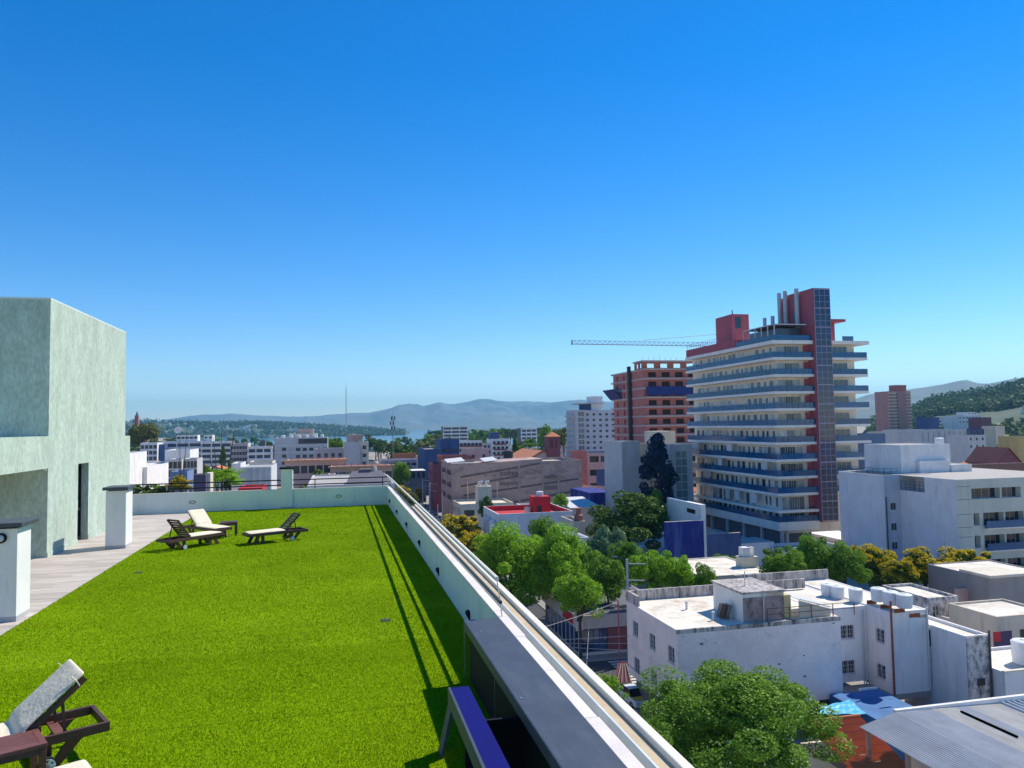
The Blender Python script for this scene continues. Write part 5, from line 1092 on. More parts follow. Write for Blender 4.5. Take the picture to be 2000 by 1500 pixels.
tm_ = MB(); hh = [((tx0+tx1)/2 + dx_ - .55, (tx0+tx1)/2 + dx_ + .55, zt0 - 4.2, zt0 - 1) for dx_ in (-1, 1)]; panel(tm_, 'S', Yc - 2, tx0, tx1, 0, zt0, hh, .6); tm_.box(tx0 + .01, tx1 - .01, Yc - 1.38, Yc + 2.6, 0, zt0 - .01); panel(tm_, 'W', tx0, Yc - 2, Yc + 2.6, 0, zt0, [(Yc - .5, Yc + 1, zt0 - 4.2, zt0 - 1)], .005); tm_.build('bell_tower', W_mar, ch_)
o_ = .35; tp_ = ((tx0+tx1)/2, Yc + .3, zt1); cs = [(tx0 - o_, Yc - 2 - o_, zt0 + .05), (tx1 + o_, Yc - 2 - o_, zt0 + .05), (tx1 + o_, Yc + 2.6 + o_, zt0 + .05), (tx0 - o_, Yc + 2.6 + o_, zt0 + .05)]; rf = MB()
for k in range(4): rf.poly([cs[k], cs[(k+1) % 4], tp_])
rf.poly(cs[::-1]); rf.build('tower_roof', W_or, ch_)
# apartments and far slabs in mid distance
t, d = bld('balcony_block', 'white block with dark red balcony bands beyond the blue blocks', 420, 897, 942, 861, 14, W_white, S=(6, 2, 2.2, 1.3, 1.2), E=None); 
for k in range(2): MB().box(d['X0'] + .2, d['X1'] - .2, 419, 419.9, d['z1'] - 3.4 - 3*k, d['z1'] - 2.5 - 3*k).build('balcony', W_mar, t)
bld('balcony_block', 'grey middle block between the two red-banded white blocks', 424, 943, 960, 866, 12, W_grey, S=(2, 3, 1.6, 1.3, 1.2))
t, d = bld('balcony_block', 'white gabled block with red brick bands and balconies left of the palm', 418, 961, 994, 857, 16, W_white, S=(4, 5, 1.5, 1.4, 1.3), W=None)
for k in range(4): MB().box(d['X0'] + 1, d['X1'] - 1.5, 417, 417.95, d['z1'] - 3.4 - 3*k, d['z1'] - 2.6 - 3*k).build('balcony', W_mar, t)
MB().box(d['X0'], d['X0'] + 5, 422, 428, d['z1'] - .4, d['z1'] + 3.6).build('roof_tower', W_navy, t)
def banded(name, label, Y, x0, x1, top, rows, m, dep=14, fh=3.0):
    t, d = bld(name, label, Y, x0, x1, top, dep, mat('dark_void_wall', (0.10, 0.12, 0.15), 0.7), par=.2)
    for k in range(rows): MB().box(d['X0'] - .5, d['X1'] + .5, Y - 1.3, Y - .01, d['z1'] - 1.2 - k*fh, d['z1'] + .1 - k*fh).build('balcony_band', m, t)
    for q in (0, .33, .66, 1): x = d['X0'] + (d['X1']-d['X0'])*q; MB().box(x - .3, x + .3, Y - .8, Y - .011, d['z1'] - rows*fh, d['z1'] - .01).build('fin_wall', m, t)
    return t, d
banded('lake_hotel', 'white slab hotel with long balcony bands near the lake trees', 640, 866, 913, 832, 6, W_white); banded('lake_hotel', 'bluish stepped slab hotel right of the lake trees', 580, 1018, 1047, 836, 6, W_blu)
# construction yard
t, d = bld('frame_building', 'unfinished concrete frame with brick infill beside the grey slab', 226, 1150, 1213, 884, 14, W_pink, S=(3, 3, 6, 1.9, 1.0), fh=4.2, depth=.9); 
bld('brick_stub', 'narrow red brick stair stub left of the concrete frame', 218, 1128, 1146, 880, 7, W_hb); 
for k in range(9): 
    pass
fy = 205; fn = thing('site_fence', 'long pink and blue sheet fence slanting along the building site', 'fence', (XY(1140, fy), fy, 0)); xa, xb = XY(1132, 212, 950), XY(1216, 196, 950)
for k in range(9): A = Vector((xa + (xb-xa)*k/9, 212 - 16*k/9, 0)); B_ = Vector((xa + (xb-xa)*(k+.96)/9, 212 - 16*(k+.96)/9, 0)); MB().bar(A + Vector((0, 0, 6)), B_ + Vector((0, 0, 6 - .0)), .12, 5.5).build('fence_sheet', W_pink if k < 6 else W_navy, fn)
q = PY(1190, 932, 214); MB().box(XY(1165, 216, 925), XY(1214, 216, 925), 216, 216.2, 0, ZY(1190, 916, 216)).build('blue_sheet', W_navy, fn)
t, _ = bld('blue_roof_shed', 'low shed with deep blue sheet roof at the building site', 178, 1152, 1200, 962, 16, W_royal, W_royal, par=0)
t, d = bld('grey_slab', 'tall narrow blank grey slab house in front of the brick tower', 166, 1214, 1250, 862, 12, wall('slab_grey', (0.46, 0.47, 0.47)), par=.2); u = XY(1269, 168, 870)
body(t, d['X1'] + .01, u, 168, 178, 0, d['z1'] - .6, W_beige, M_roofd, {'S': grid(d['X1'], u, d['z1'] - 13, 1, 3, 1.9, 1.3, 4)}, .2, 'plain', .3, wname='side_wall', sides='SE')
MB().box(XY(1284, 172, 850), XY(1319, 172, 850), 172, 180, 0, ZY(1300, 842, 172)).build('rear_block', W_cream, t)
t, d = bld('glass_stair', 'grey building with tall glazed stair between the conifer and white tower', 158, 1312, 1352, 868, 10, W_grey, par=.4)
pg_ = MB().box(-.6, .6, -.06, 0, 0, 1.5).mesh('stair_window'); pg_.materials.append(mat('green_glass', (0.16, 0.24, 0.22), 0.15, .3, 1, rnd=.3))
for i in range(2):
    for j in range(8): inst('stair_window', pg_, t, (d['X0'] + 1.5 + i*1.4, 157.99, d['z1'] - 3 - j*1.75))
# blue-painted yard walls in front of the white tower
XQ = XY(1369, 112, 990); YQ = PX(1303, 980, XQ).y; zQ = PX(1336, 979, XQ).z; t = thing('white_annexe', 'white slant-topped annexe wall above the blue wall', 'building', (XQ, 112, 0)); FOOT.append((XQ-1, XQ+6, 111, YQ+1)); MB().box(XQ, XQ + .8, 112, YQ, 0, zQ).build('wall', W_white, t); MB().box(XQ - .03, XQ - .001, 114, 117, zQ - 1.7, zQ - 1.0).build('slit_window', G_dark, t)
bld('blue_yard_wall', 'streaked royal blue yard wall below the white annexe', 111, 1299, 1374, 1018, .5, W_royal, par=0, cat='wall'); bld('blue_yard_wall', 'darker navy yard wall right of the royal blue one', 114, 1375, 1447, 1042, .5, W_navy, par=0, cat='wall'); t, d = bld('white_ramp_house', 'low white sloping wall in front of the tower podium', 119, 1374, 1512, 1062, 6, W_blu, par=0)
bld('white_base_house', 'low lilac-white building at the foot of the tower', 117, 1517, 1640, 1068, 5, W_lil)
# zinc shed behind the white red-roofed house
t, d = bld('zinc_shed', 'long low shed with shiny zinc roof left of the round tree', 165, 1115, 1168, 992, 2.5, W_beige, par=0); MB().prism([(d['X0'] - .3, 164.6, d['z1'] + .05), (d['X1'] + .6, 164.6, d['z1'] + .05), (d['X1'] + .6, 178, d['z1'] + 1.2), (d['X0'] - .3, 178, d['z1'] + 1.2)], (0, 0, .12)).build('zinc_roof', M_zinc, t)
t, d = bld('chimney_house', 'beige house gable with little brick chimney beside the round tree', 128, 1121, 1143, 1018, 8, W_beige); MB().lathe((d['X0'] + 1.2, 129, d['z1'] - .1), [(.9, 0), (.8, 1.0), (.5, 1.3), (.45, 2.2), (.6, 2.3)], 8).build('chimney', W_brick, t)
bld('white_flat_house', 'white flat roofed house left of the round tree trunk', 118, 1120, 1150, 1050, 7, W_white, W_white, S=(2, 1, 1, 1.4, .8))
t, d = bld('cream_roof_house', 'cream flat roofed house with tall white chimney stack behind the near house', 86, 1372, 1512, 1122, 12, W_cream, M_roofg, par=.12)
p0_, p1_ = XY(1449, 90, 1090), XY(1481, 90, 1090); MB().box(p0_, p1_, 90, 91.6, d['z1'] - .1, ZY(1465, 1088, 90)).build('chimney_base', W_cream, t); MB().box(p0_ + .3, p0_ + 1.3, 90.2, 91.3, ZY(1465, 1088, 90), ZY(1465, 1070, 90)).build('chimney_stack', W_white, t); MB().box(p1_ - .5, p1_ - .4, 90.2, 91.3, ZY(1465, 1088, 90), ZY(1465, 1070, 90)).build('chimney_frame', W_white, t)
# right-hand town
t, d = bld('banded_tower', 'pink and beige banded apartment tower at far right', 520, 1735, 1778, 764, 16, wall('brick_pink', (0.46, 0.22, 0.19)), par=.4)
for k in range(13): z = d['z1'] - 1.2 - k*2.6; MB().box(d['X0'] - .8, d['X0'] + 6.2, 518.8, 519.99, z - .8, z).build('balcony', W_cream, t); MB().box(d['X1'] - 5.2, d['X1'] - .5, 518.9, 519.99, z - .7, z).build('balcony', W_cream, t); MB().box(d['X0'] + 7, d['X0'] + 8.6, 519.9, 519.99, z - 2.2, z - .9).build('window', G_far, t)
MB().box(XY(1748, 523, 755), XY(1770, 523, 755), 523, 530, d['z1'] - .4, ZY(1760, 752, 523)).build('roof_house', wall('roof_red', (0.42, 0.13, 0.10)), t)
bld('beige_wall_house', 'beige blank-walled house below the banded tower', 300, 1740, 1797, 843, 16, W_beige, S=None); bld('warehouse', 'long blue-grey warehouse wall at right', 262, 1797, 1890, 839, 22, W_grey, S=(9, 1, .25, 4, .8)); bld('roof_tank_house', 'dark blue roof tank house over the warehouse', 285, 1814, 1834, 815, 8, W_navy)
bld('grey_house_pair', 'grey two-storey house with small windows right of the warehouse', 240, 1890, 1925, 850, 10, W_grey, S=(3, 2, .9, 1.0, .9), fh=2.8); bld('terrace_house', 'long blue-tinted roof house behind the grey house', 262, 1888, 1922, 838, 8, W_navy, S=(3, 1, 2, 1, .8))
bld('hill_block', 'white stepped block at the foot of the hillside', 470, 1872, 1917, 812, 14, W_white, S=(7, 2, 1.6, 1.0, 1.0)); bld('hill_block', 'small dark maroon block beside the white stepped block', 440, 1918, 1936, 815, 12, W_mar); bld('hill_block', 'upper white roof storey on the stepped block', 476, 1884, 1908, 805, 8, W_white, S=(4, 1, 1.2, .9, .6))
t, d = bld('blue_grey_house', 'blue-grey slab house right beside the tower balconies', 205, 1692, 1729, 847, 14, wall('steel_blue', (0.16, 0.21, 0.31))); bld('blue_awning_house', 'low house with bright blue wall and white roof edge below the slab', 185, 1734, 1759, 884, 10, wall('bright_blue', (0.04, 0.16, 0.48)))
bld('pale_tower_house', 'narrow pale tower house among trees near the right edge', 300, 1944, 1962, 832, 8, W_beige); bld('ochre_house', 'ochre house at the right edge under the dark trees', 240, 1988, 2030, 852, 9, wall('ochre2', (0.55, 0.40, 0.16)))
bld('yard_wall', 'long brown yard wall across the right-hand gardens', 150, 1868, 2040, 905, .4, wall('brown_wall', (0.22, 0.13, 0.10)), par=0, cat='wall')
def gable(name, label, Y, x0, x1, top, eave, dep, wm, rm):
    X0, X1 = XY(x0, Y, eave), XY(x1, Y, eave); ze, zt_ = ZY((x0+x1)/2, eave, Y), ZY((x0+x1)/2, top, Y); t = thing(name, label, 'house', ((X0+X1)/2, Y, 0)); FOOT.append((X0-1, X1+1, Y-1, Y+dep+1)); xm = (X0+X1)/2
    MB().prism([(X0, Y, 0), (X1, Y, 0), (X1, Y, ze), (xm, Y, zt_ - .2), (X0, Y, ze)], (0, dep, 0)).build('wall', wm, t)
    for xx, s in ((X0 - .5, -1), (X1 + .5, 1)): MB().prism([(xm, Y - .4, zt_), (xx, Y - .4, ze - .3), (xx, Y - .4, ze - .55), (xm, Y - .4, zt_ - .25)], (0, dep + .8, 0)).build('roof', rm, t)
    return t
gable('gable_house', 'steep maroon gabled house in the right-hand gardens', 170, 1948, 1992, 874, 902, 10, W_mar, wall('maroon_tiles', (0.17, 0.05, 0.05)))

# ------------------------------------------------------------------ left-hand town beyond the far parapet
def bldE(name, label, X1, pa, pb, top, wid, wm, E=None, par=.4):
    Y0, Y1 = PX(pa, 850, X1).y, PX(pb, 850, X1).y; z1 = PX((pa+pb)/2, top, X1).z
    t = thing(name, label, 'building', (X1 - wid/2, Y0, 0)); wins = {}
    if E: wins['E'] = grid(Y0, Y1, z1 - E[4] - E[3] - (E[1]-1)*3, E[0], E[1], E[2], E[3], 3)
    body(t, X1 - wid, X1, Y0, Y1, 0, z1, wm, M_roofg, wins, par); FOOT.append((X1 - wid - 1, X1 + 1, Y0 - 1, Y1 + 1)); return t
bldE('white_wall_house', 'bright white tall house wall just right of the green block', -46, 236, 287, 884, 14, W_white); bldE('white_wall_house', 'long lower bright white wall right of the taller white house', -45, 288, 345, 906, 13, W_white)
bld('white_cube_house', 'white cube house with shaded front beyond the white walls', 228, 322, 371, 879, 14, W_white)
t, d = bld('lattice_house', 'house front with large dark gridded windows, left of two', 196, 329, 355, 897, 8, W_grey, S=(3, 4, 1.15, 1.6, .6), fh=2.0); t, d = bld('lattice_house', 'house front with large dark gridded windows, right of two', 198, 358, 385, 896, 8, W_grey, S=(4, 4, .95, 1.6, .6), fh=2.0)
bld('blue_panel_house', 'low house with blue-grey panel front below the gridded windows', 158, 332, 366, 921, 7, wall('panel_blue', (0.16, 0.24, 0.40)))
bld('office_block', 'blue-grey six-storey block with vertical window strips at far left', 432, 274, 307, 865, 16, W_blu, S=(4, 6, 1.7, 1.9, 1.2)); t, d = bld('office_block', 'dark blue narrow window block between pale blocks at left', 436, 307, 322, 868, 14, W_navy)
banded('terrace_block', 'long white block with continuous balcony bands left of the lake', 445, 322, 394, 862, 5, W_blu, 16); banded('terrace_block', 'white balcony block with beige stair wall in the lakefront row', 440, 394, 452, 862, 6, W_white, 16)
bld('stepped_top', 'pale stepped roof storey above the long balcony block', 452, 345, 386, 850, 8, W_white, S=(5, 1, 2, 1.2, .8)); bld('stepped_top', 'small white roof house with curved front on the balcony block', 450, 398, 415, 850, 8, W_white, S=(2, 1, 1.4, 1, .8))
rs = PY(347, 840, 455); sg = thing('round_roof_sign', 'small round white sign on a mast above the balcony block', 'sign', (rs.x, 455, ZY(347, 852, 455))); MB().tube([(rs.x, 455, rs.z), (rs.x, 455.4, rs.z)], 1.9, 14).build('disc', W_white, sg); MB().tube([(rs.x, 455.2, ZY(347, 853, 455)), (rs.x, 455.2, rs.z - 1.8)], .2, 5).build('mast', M_iron, sg)
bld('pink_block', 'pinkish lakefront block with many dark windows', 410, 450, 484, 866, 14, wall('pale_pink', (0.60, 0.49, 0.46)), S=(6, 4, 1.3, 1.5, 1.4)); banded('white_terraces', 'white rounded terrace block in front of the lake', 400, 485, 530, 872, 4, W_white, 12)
bld('dark_kiosk', 'dark roof kiosk on top of the white terraces', 404, 507, 518, 860, 5, W_dgrey)
bld('arched_hall', 'white arched hall roof below the lakefront blocks', 250, 452, 470, 905, 14, W_white); bld('cream_canopy_house', 'cream canopied house right of the arched hall', 235, 486, 532, 902, 12, W_cream, S=(3, 1, 3, 1.2, .5))
t, d = bld('white_hotel', 'grey-white seven-storey hotel with dark windows in front of the lake', 300, 536, 640, 855, 18, wall('hotel_white', (0.56, 0.55, 0.54)), par=.5)
X0, X1 = d['X0'], d['X1']; wn = MB().box(-.75, .75, -.05, 0, 0, 1.15).mesh('window'); wn.materials.append(G_far); wb = MB().box(-1.1, 1.1, -.05, 0, 0, 1.9).mesh('window'); wb.materials.append(G_far)
for j in range(5):
    for i in range(5): inst('window', wn, t, (X0 + (X1-X0)*(.44 + .125*i), 299.99, d['z1'] - 5.0 - 2.6*j))
    inst('window', wn, t, (X0 + (X1-X0)*.18, 299.99, d['z1'] - 4.8 - 2.6*j))
for i in range(5): inst('window', wb, t, (X0 + (X1-X0)*(.5 + .11*i), 299.98, d['z1'] - 2.3))
for k in range(6): MB().box(X0 - .05, X1 + .05, 299.8, 299.97, d['z1'] - 3.0 - 2.6*k, d['z1'] - 2.75 - 2.6*k).build('string_course', W_white, t)
MB().box(X0 + 5, X1 - 4, 305, 312, d['z1'] - .5, d['z1'] + 1.6).build('roof_storey', W_cream, t); MB().box(X0 + 8, X0 + 14, 306, 310, d['z1'] + 1.601, d['z1'] + 3.4).build('roof_storey', W_pink, t)
for k in range(6): tank(['white roof tank on the hotel, leftmost', 'second white roof tank on the hotel', 'third white roof tank on the hotel', 'fourth white roof tank on the hotel', 'fifth white roof tank on the hotel', 'white roof tank on the hotel, rightmost'][k], (X0 + 3 + k*2.9, 302.5, d['z1'] - .5), .7, 1.5)
bld('pink_low_block', 'plain pinkish block right of the hotel', 262, 616, 671, 876, 12, wall('pinkish', (0.50, 0.42, 0.42)), S=(4, 1, 1.1, 1.4, 1.6)); t, d = bld('slab_tower', 'grey slab tower with beige side and roof tank house', 252, 672, 703, 863, 10, W_grey); t2, d2 = bld('slab_tower', 'beige balconied half of the slab tower', 253, 703, 720, 863, 9, W_cream, S=(1, 5, 1.2, 1.2, 1.2), fh=2.6)
MB().box(d['X0'] + 1, d['X1'] + 1, 255, 260, d['z1'] - .4, ZY(690, 849, 255)).build('roof_house', W_conc, t)
def terrace(label, Y, x0, x1, top, dep): 
    t, d = bld('brick_terrace', label, Y, x0, x1, top, dep, W_pink, W_or, S=(8, 1, 1.6, 2.0, 1.2), par=.15); MB().box(d['X0'] - .6, d['X1'] + .6, Y - 1.2, Y + .3, d['z1'] + .002, d['z1'] + .35).build('terrace_edge', wall('terrace_edge', (0.58, 0.34, 0.22)), t)
    for q in np.linspace(0, 1, 10): x = d['X0'] + (d['X1']-d['X0'])*q; MB().box(x - .08, x + .08, Y - .9, Y - .7, d['z1'] + .35, d['z1'] + 1.2).build('post', W_or, t)
terrace('pinkish two-storey building with orange roof terrace, left one', 205, 556, 676, 900, 16); terrace('lower pinkish building with orange roof terrace, right one', 190, 646, 766, 912, 12)
bld('pale_warehouse', 'pale pinkish warehouse with rounded parapet right of the terraces', 330, 744, 814, 898, 14, wall('pale_lilac', (0.52, 0.46, 0.48)), S=(6, 1, 2, 1, 1.5)); bld('brick_gallery', 'sunlit brick gallery roof above the pale warehouse', 348, 768, 812, 886, 8, W_or)
bld('low_steel_shed', 'small shed with white roof right of the street trees', 265, 803, 832, 919, 10, wall('shed_blue', (0.14, 0.18, 0.22)), W_white, S=(3, 1, 1, 2, .6), par=0)
# neighbouring grey hipped roof just past the terrace corner
t, d = bld('grey_hip_house', 'dark grey hipped roof house just beyond the far parapet corner', 62, 600, 771, 946, 14, W_grey, M_roofd, par=.1); xm = XY(722, 66, 930)
MB().prism([(d['X0'] + 3, 63, d['z1']), (d['X1'] - .2, 63, d['z1']), (xm + 1.0, 66, d['z1'] + .75), (xm - 1.5, 66, d['z1'] + .75)], (0, 0, .06)).build('hip_roof', W_dgrey, t); MB().box(xm - .8, xm + .1, 65.6, 67, d['z1'] + .5, ZY(720, 916, 66)).build('chimney_block', W_dgrey, t); MB().tube([(xm + .45, 66, d['z1'] + .5), (xm + .45, 66, ZY(732, 911, 66))], .12, 8).build('white_flue', W_white, t)
t, d = bld('corrugated_hall', 'hall with grey vertical corrugated front left of the far pillar', 132, 468, 530, 912, 12, M_zinc, M_roofd, par=.2)
for k in range(16): x = d['X0'] + (d['X1']-d['X0'])*k/16; MB().box(x, x + .22, 131.85, 131.99, 0, d['z1'] - .1).build('rib', M_zinc, t)
bld('dark_stack', 'dark violet chimney stack just behind the far parapet', 88, 378, 402, 927, 2.5, mat('stack_violet', (0.09, 0.075, 0.13), .9, .15, 1), cat='chimney', par=.1); bld('white_stack', 'white chimney stack beside the dark violet one', 89, 403, 411, 924, 2, W_cream, cat='chimney', par=.1); bld('pink_stack', 'pinkish brick stack with white cap right of the far pillar', 96, 641, 655, 926, 2, W_pink, cat='chimney', par=.1)
bld('red_flat_roof', 'low red flat-roofed shed glimpsed through the far railing', 100, 465, 512, 953, 6, W_red, W_red, par=.1)
# generic low rooftops between the landmarks
kinds = [(W_white, 'white'), (W_cream, 'cream'), (W_grey, 'grey'), (W_beige, 'beige'), (W_pink, 'pinkish'), (W_blu, 'bluish white')]
rq = random.Random(21); cnt = 0
def free(x0, x1, y0, y1): return not any(x0 < b and x1 > a and y0 < d_ and y1 > c for a, b, c, d_ in FOOT)
regions = [(260, 840, 105, 420, 85), (900, 1330, 130, 420, 50), (1660, 2030, 110, 520, 70), (250, 1120, 420, 900, 70), (2010, 2400, 75, 420, 45)]
for pa, pb, ya, yb, n_ in regions:
    for _ in range(n_*4):
        if n_ <= 0: break
        Y = ya*(yb/ya)**rq.random(); px = rq.uniform(pa, pb); X = XY(px, Y, 860); wd, dp = rq.uniform(7, 15), rq.uniform(7, 13); h = rq.choice((3.4, 4.0, 6.4, 7.0, 9.3)) if Y > 160 else rq.choice((3.4, 4, 6.5))
        if -16 < X < 31 and X + wd > 2.5 and X < 30: continue
        if X < 30 < X + wd: continue
        if not free(X, X + wd, Y, Y + dp): continue
        FOOT.append((X-1, X+wd+1, Y-1, Y+dp+1)); wm, cn = rq.choice(kinds); n_ -= 1
        side = 'lake side of town' if px < 840 else ('middle of town' if px < 1400 else 'right side of town')
        tiled = rq.random() < .3
        t = thing('town_house', '%s low %s house among the crowded roofs on the %s' % (cn, 'orange-roofed' if tiled else 'flat-roofed', side), 'house', (X + wd/2, Y, 0), '%s %s houses, %s' % (cn, 'tiled' if tiled else 'flat', side))
        wins = {'S': grid(X, X + wd, h - 2.5, max(2, int(wd/3)), 1, 1.1, 1.2, 3)}
        sd = 'W' if px > 655 else 'E'; wins[sd] = grid(Y, Y + dp, h - 2.5, 2, 1, 1.1, 1.2, 3)
        if tiled:
            body(t, X, X + wd, Y, Y + dp, 0, h, wm, M_roofd, wins, 0); xm = X + wd/2
            for s in (0, 1): xx = X - .4 if s == 0 else X + wd + .4; MB().prism([(xm, Y - .3, h + wd*.2), (xx, Y - .3, h + .02), (xx, Y - .3, h + .2), (xm, Y - .3, h + wd*.2 + .2)], (0, dp + .6, 0)).build('tiled_roof', W_or, t)
            MB().poly([(X, Y, h), (X + wd, Y, h), (xm, Y, h + wd*.19)]).build('gable_wall', wm, t)
        else:
            body(t, X, X + wd, Y, Y + dp, 0, h, wm, rq.choice((M_roofg, M_roofd)), wins, .6)
            if rq.random() < .6: MB().box(X + wd*.2, X + wd*.2 + 2.4, Y + dp*.4, Y + dp*.4 + 2.2, h - .7, h + 1.9).build('stair_hut', wm, t)
            if rq.random() < .45: MB().tube([(X + wd*.4, Y + dp*.3, h - .6), (X + wd*.4, Y + dp*.3, h + rq.uniform(1.5, 3))], .05, 5).build('aerial', M_iron, t)
            if rq.random() < .5: MB().box(X + wd*.55, X + wd*.55 + 1.1, Y + .5, Y + 1.2, h - .6, h + .25).build('air_unit', M_tank, t)
            if rq.random() < .5: MB().lathe((X + wd*.7, Y + dp*.6, h - .6), [(.55, 0), (.6, 1.0), (.62, 1.05), (.2, 1.25)], 10).build('water_tank', M_tank, t)
# pale houses scattered on the wooded hillside
for k in range(70):
    px = rq.uniform(1712, 2040); q = rq.uniform(640, 1450); A = azpx(px); z = float(rhz(np.array([A]), np.array([q]))[0]); X, Y = math.sin(A)*q, math.cos(A)*q; w2 = rq.uniform(5, 9)
    t = thing('hillside_house', 'small pale house dotted among the trees of the right hillside', 'house', (X, Y, z), 'houses on the right hillside')
    h = rq.uniform(3.2, 5.5); m_ = rq.choice((W_white, W_white, W_cream, W_beige)); MB().box(X, X + w2, Y, Y + 8, z - 3, z + h).build('wall', m_, t)
    if rq.random() < .22: MB().prism([(X - .5, Y - .5, z + h), (X + w2 + .5, Y - .5, z + h), (X + w2/2, Y - .5, z + h + 2.4)], (0, 9, 0)).build('roof', W_or, t)
    else: MB().box(X - .3, X + w2 + .3, Y - .3, Y + 8.3, z + h, z + h + .4).build('roof', W_white, t)
    MB().box(X + w2*.2, X + w2*.7, Y - .06, Y - .005, z + h - 2.6, z + h - 1.1).build('window', G_far, t)
for k in range(60):
    px = rq.uniform(250, 740); q = rq.uniform(3350, 4100); A = azpx(px); z = float(penz(np.array([A]), np.array([q]))[0]); X, Y = math.sin(A)*q, math.cos(A)*q; w2 = rq.uniform(10, 22); h = rq.uniform(7, 13)
    t = thing('lakeside_house', 'tiny pale house speck on the wooded hills across the lake', 'house', (X, Y, z), 'houses across the lake'); MB().box(X, X + w2, Y, Y + 12, z - 5, z + h).build('wall', rq.choice((W_white, W_white, W_cream)), t); MB().prism([(X - 1, Y - 1, z + h), (X + w2 + 1, Y - 1, z + h), (X + w2/2, Y - 1, z + h + 4)], (0, 14, 0)).build('roof', W_or if k % 2 else W_white, t)
t, d = bld('brick_tower_far', 'slim dark brick tower on the skyline at far left', 1500, 263, 270, 812, 8, W_brick, S=(2, 8, 1.5, 2, 2)); MB().lathe(((d['X0']+d['X1'])/2, 1504, d['z1'] - .1), [(3, 0), (2.2, 3), (.3, 8)], 8).build('spire', W_dgrey, t)
# masts
def mast(name, label, px, top, base_z, Y, r, plats=0):
    X = XY(px, Y, 830); z1 = ZY(px, top, Y); t = thing(name, label, 'mast', (X, Y, base_z)); n_ = 22; mb = MB()
    for a_ in range(3):
        an = 2.09*a_; mb.tube([(X + r*math.cos(an), Y + r*math.sin(an), base_z), (X + r*.6*math.cos(an), Y + r*.6*math.sin(an), z1)], r*.16, 4)
    for k in range(n_):
        z0_, z2 = base_z + (z1-base_z)*k/n_, base_z + (z1-base_z)*(k+1)/n_
        for a_ in range(3): f = 1 - .4*k/n_; mb.bar((X + r*f*math.cos(2.09*a_), Y + r*f*math.sin(2.09*a_), z0_), (X + r*f*math.cos(2.09*(a_+1)), Y + r*f*math.sin(2.09*(a_+1)), z2), r*.12, r*.12)
    mb.build('lattice', mat('mast_steel', (0.22, 0.20, 0.20), 0.6), t); MB().tube([(X, Y, z1), (X, Y, z1 + (z1-base_z)*.08)], r*.12, 5).build('spike', MATS['mast_steel'], t)
    for k in range(plats):
        z = z1 - 1.2 - k*2.2
        for a_ in range(3): an = 2.09*a_ + k; MB().box(X + r*2*math.cos(an) - .25, X + r*2*math.cos(an) + .25, Y + r*2*math.sin(an) - .2, Y + r*2*math.sin(an) + .2, z - .9, z + .9).build('antenna_panel', M_cap, t)
mast('lattice_mast', 'tall thin radio mast standing alone above the lake', 676, 756, -5, 1500, 1.3); mast('antenna_mast', 'darker antenna mast with panels among the park trees', 767, 812, 0, 350, .45, 3); mast('lattice_mast', 'faint little mast on the hills across the lake', 596, 812, 20, 3700, 2.0); mast('lattice_mast', 'very faint thin mast at far left above the woods', 305, 815, 30, 3700, 1.6)
# concrete pole, red pole, street wires
def pole(label, px, py_top, X=None, Y=None, r=.14, m=None, arms=True):
    X = XY(px, Y, 1000); zt_ = ZY(px, py_top, Y); t = thing('utility_pole', label, 'pole', (X, Y, 0)); m = m or mat('pole_concrete', (0.42, 0.42, 0.42), .9)
    MB().tube([(X, Y, 0), (X, Y, zt_)], r*1.3, 8, r).build('shaft', m, t)
    if arms:
        for k, z in enumerate((zt_ - .5, zt_ - 2.3)): MB().bar((X - .15, Y, z), (X + 2.0 - k*.2, Y - .5, z - .05), .1, .1).build('cross_arm', m, t)
        MB().bar((X, Y, zt_ - .1), (X - 1.3, Y - .4, zt_ + .35), .08, .08).build('lamp_arm', M_cap, t); MB().obox((X - 1.6, Y - .5, zt_ + .38), (.4, .1, 0), (-.03, .13, 0), (0, 0, .07)).build('lamp_head', M_cap, t)
    return X, Y, zt_
pa_ = pole('concrete utility pole with street lamp behind the near white house', 1222, 1092, Y=79.5); pb_ = pole('slim red pole at the dark street corner', 1203, 1172, Y=80.5, r=.07, m=W_towred, arms=False)
pole('grey lamp post beside the avenue near the cream building', 840, 942, Y=205, r=.16); pole('grey lamp post further down the avenue', 826, 935, Y=236, r=.14); pole('thin post at the corner by the cream building', 864, 962, Y=190, r=.1, arms=False); pole('short post between parked cars on the avenue', 855, 985, Y=196, r=.12, arms=False)
def wire(label, a, b, sag, r=.03):
    a, b = Vector(a), Vector(b); pts = [a.lerp(b, k/12) - Vector((0, 0, sag*4*(k/12)*(1-k/12))) for k in range(13)]; o = MB().tube(pts, r, 5).build('street_wire', mat('cable', (0.35, 0.34, 0.36), .7)); tag(o, label, 'cable')
wire('pale cable rising from the parapet side to the tree', (6, 62, 8.0), (pb_[0], pb_[1], pb_[2] - .2), .5); wire('upper street cable reaching the near white house wall', (10, 76, 5.4), (XN0 + .1, YN1 + 1, 6.2), .3); wire('second street cable below the upper one', (10, 80, 4.6), (XN0 + .2, YN1 + 1.3, 5.4), .3); wire('lower dashed-looking cable near the shop', (12, 84, 3.9), (XN0 + .3, YN1 + 1.4, 4.7), .4); wire('diagonal stay cable in front of the shop', (SX + 1.2, SY - .5, 4.2), (24, 73.5, .3), .1)
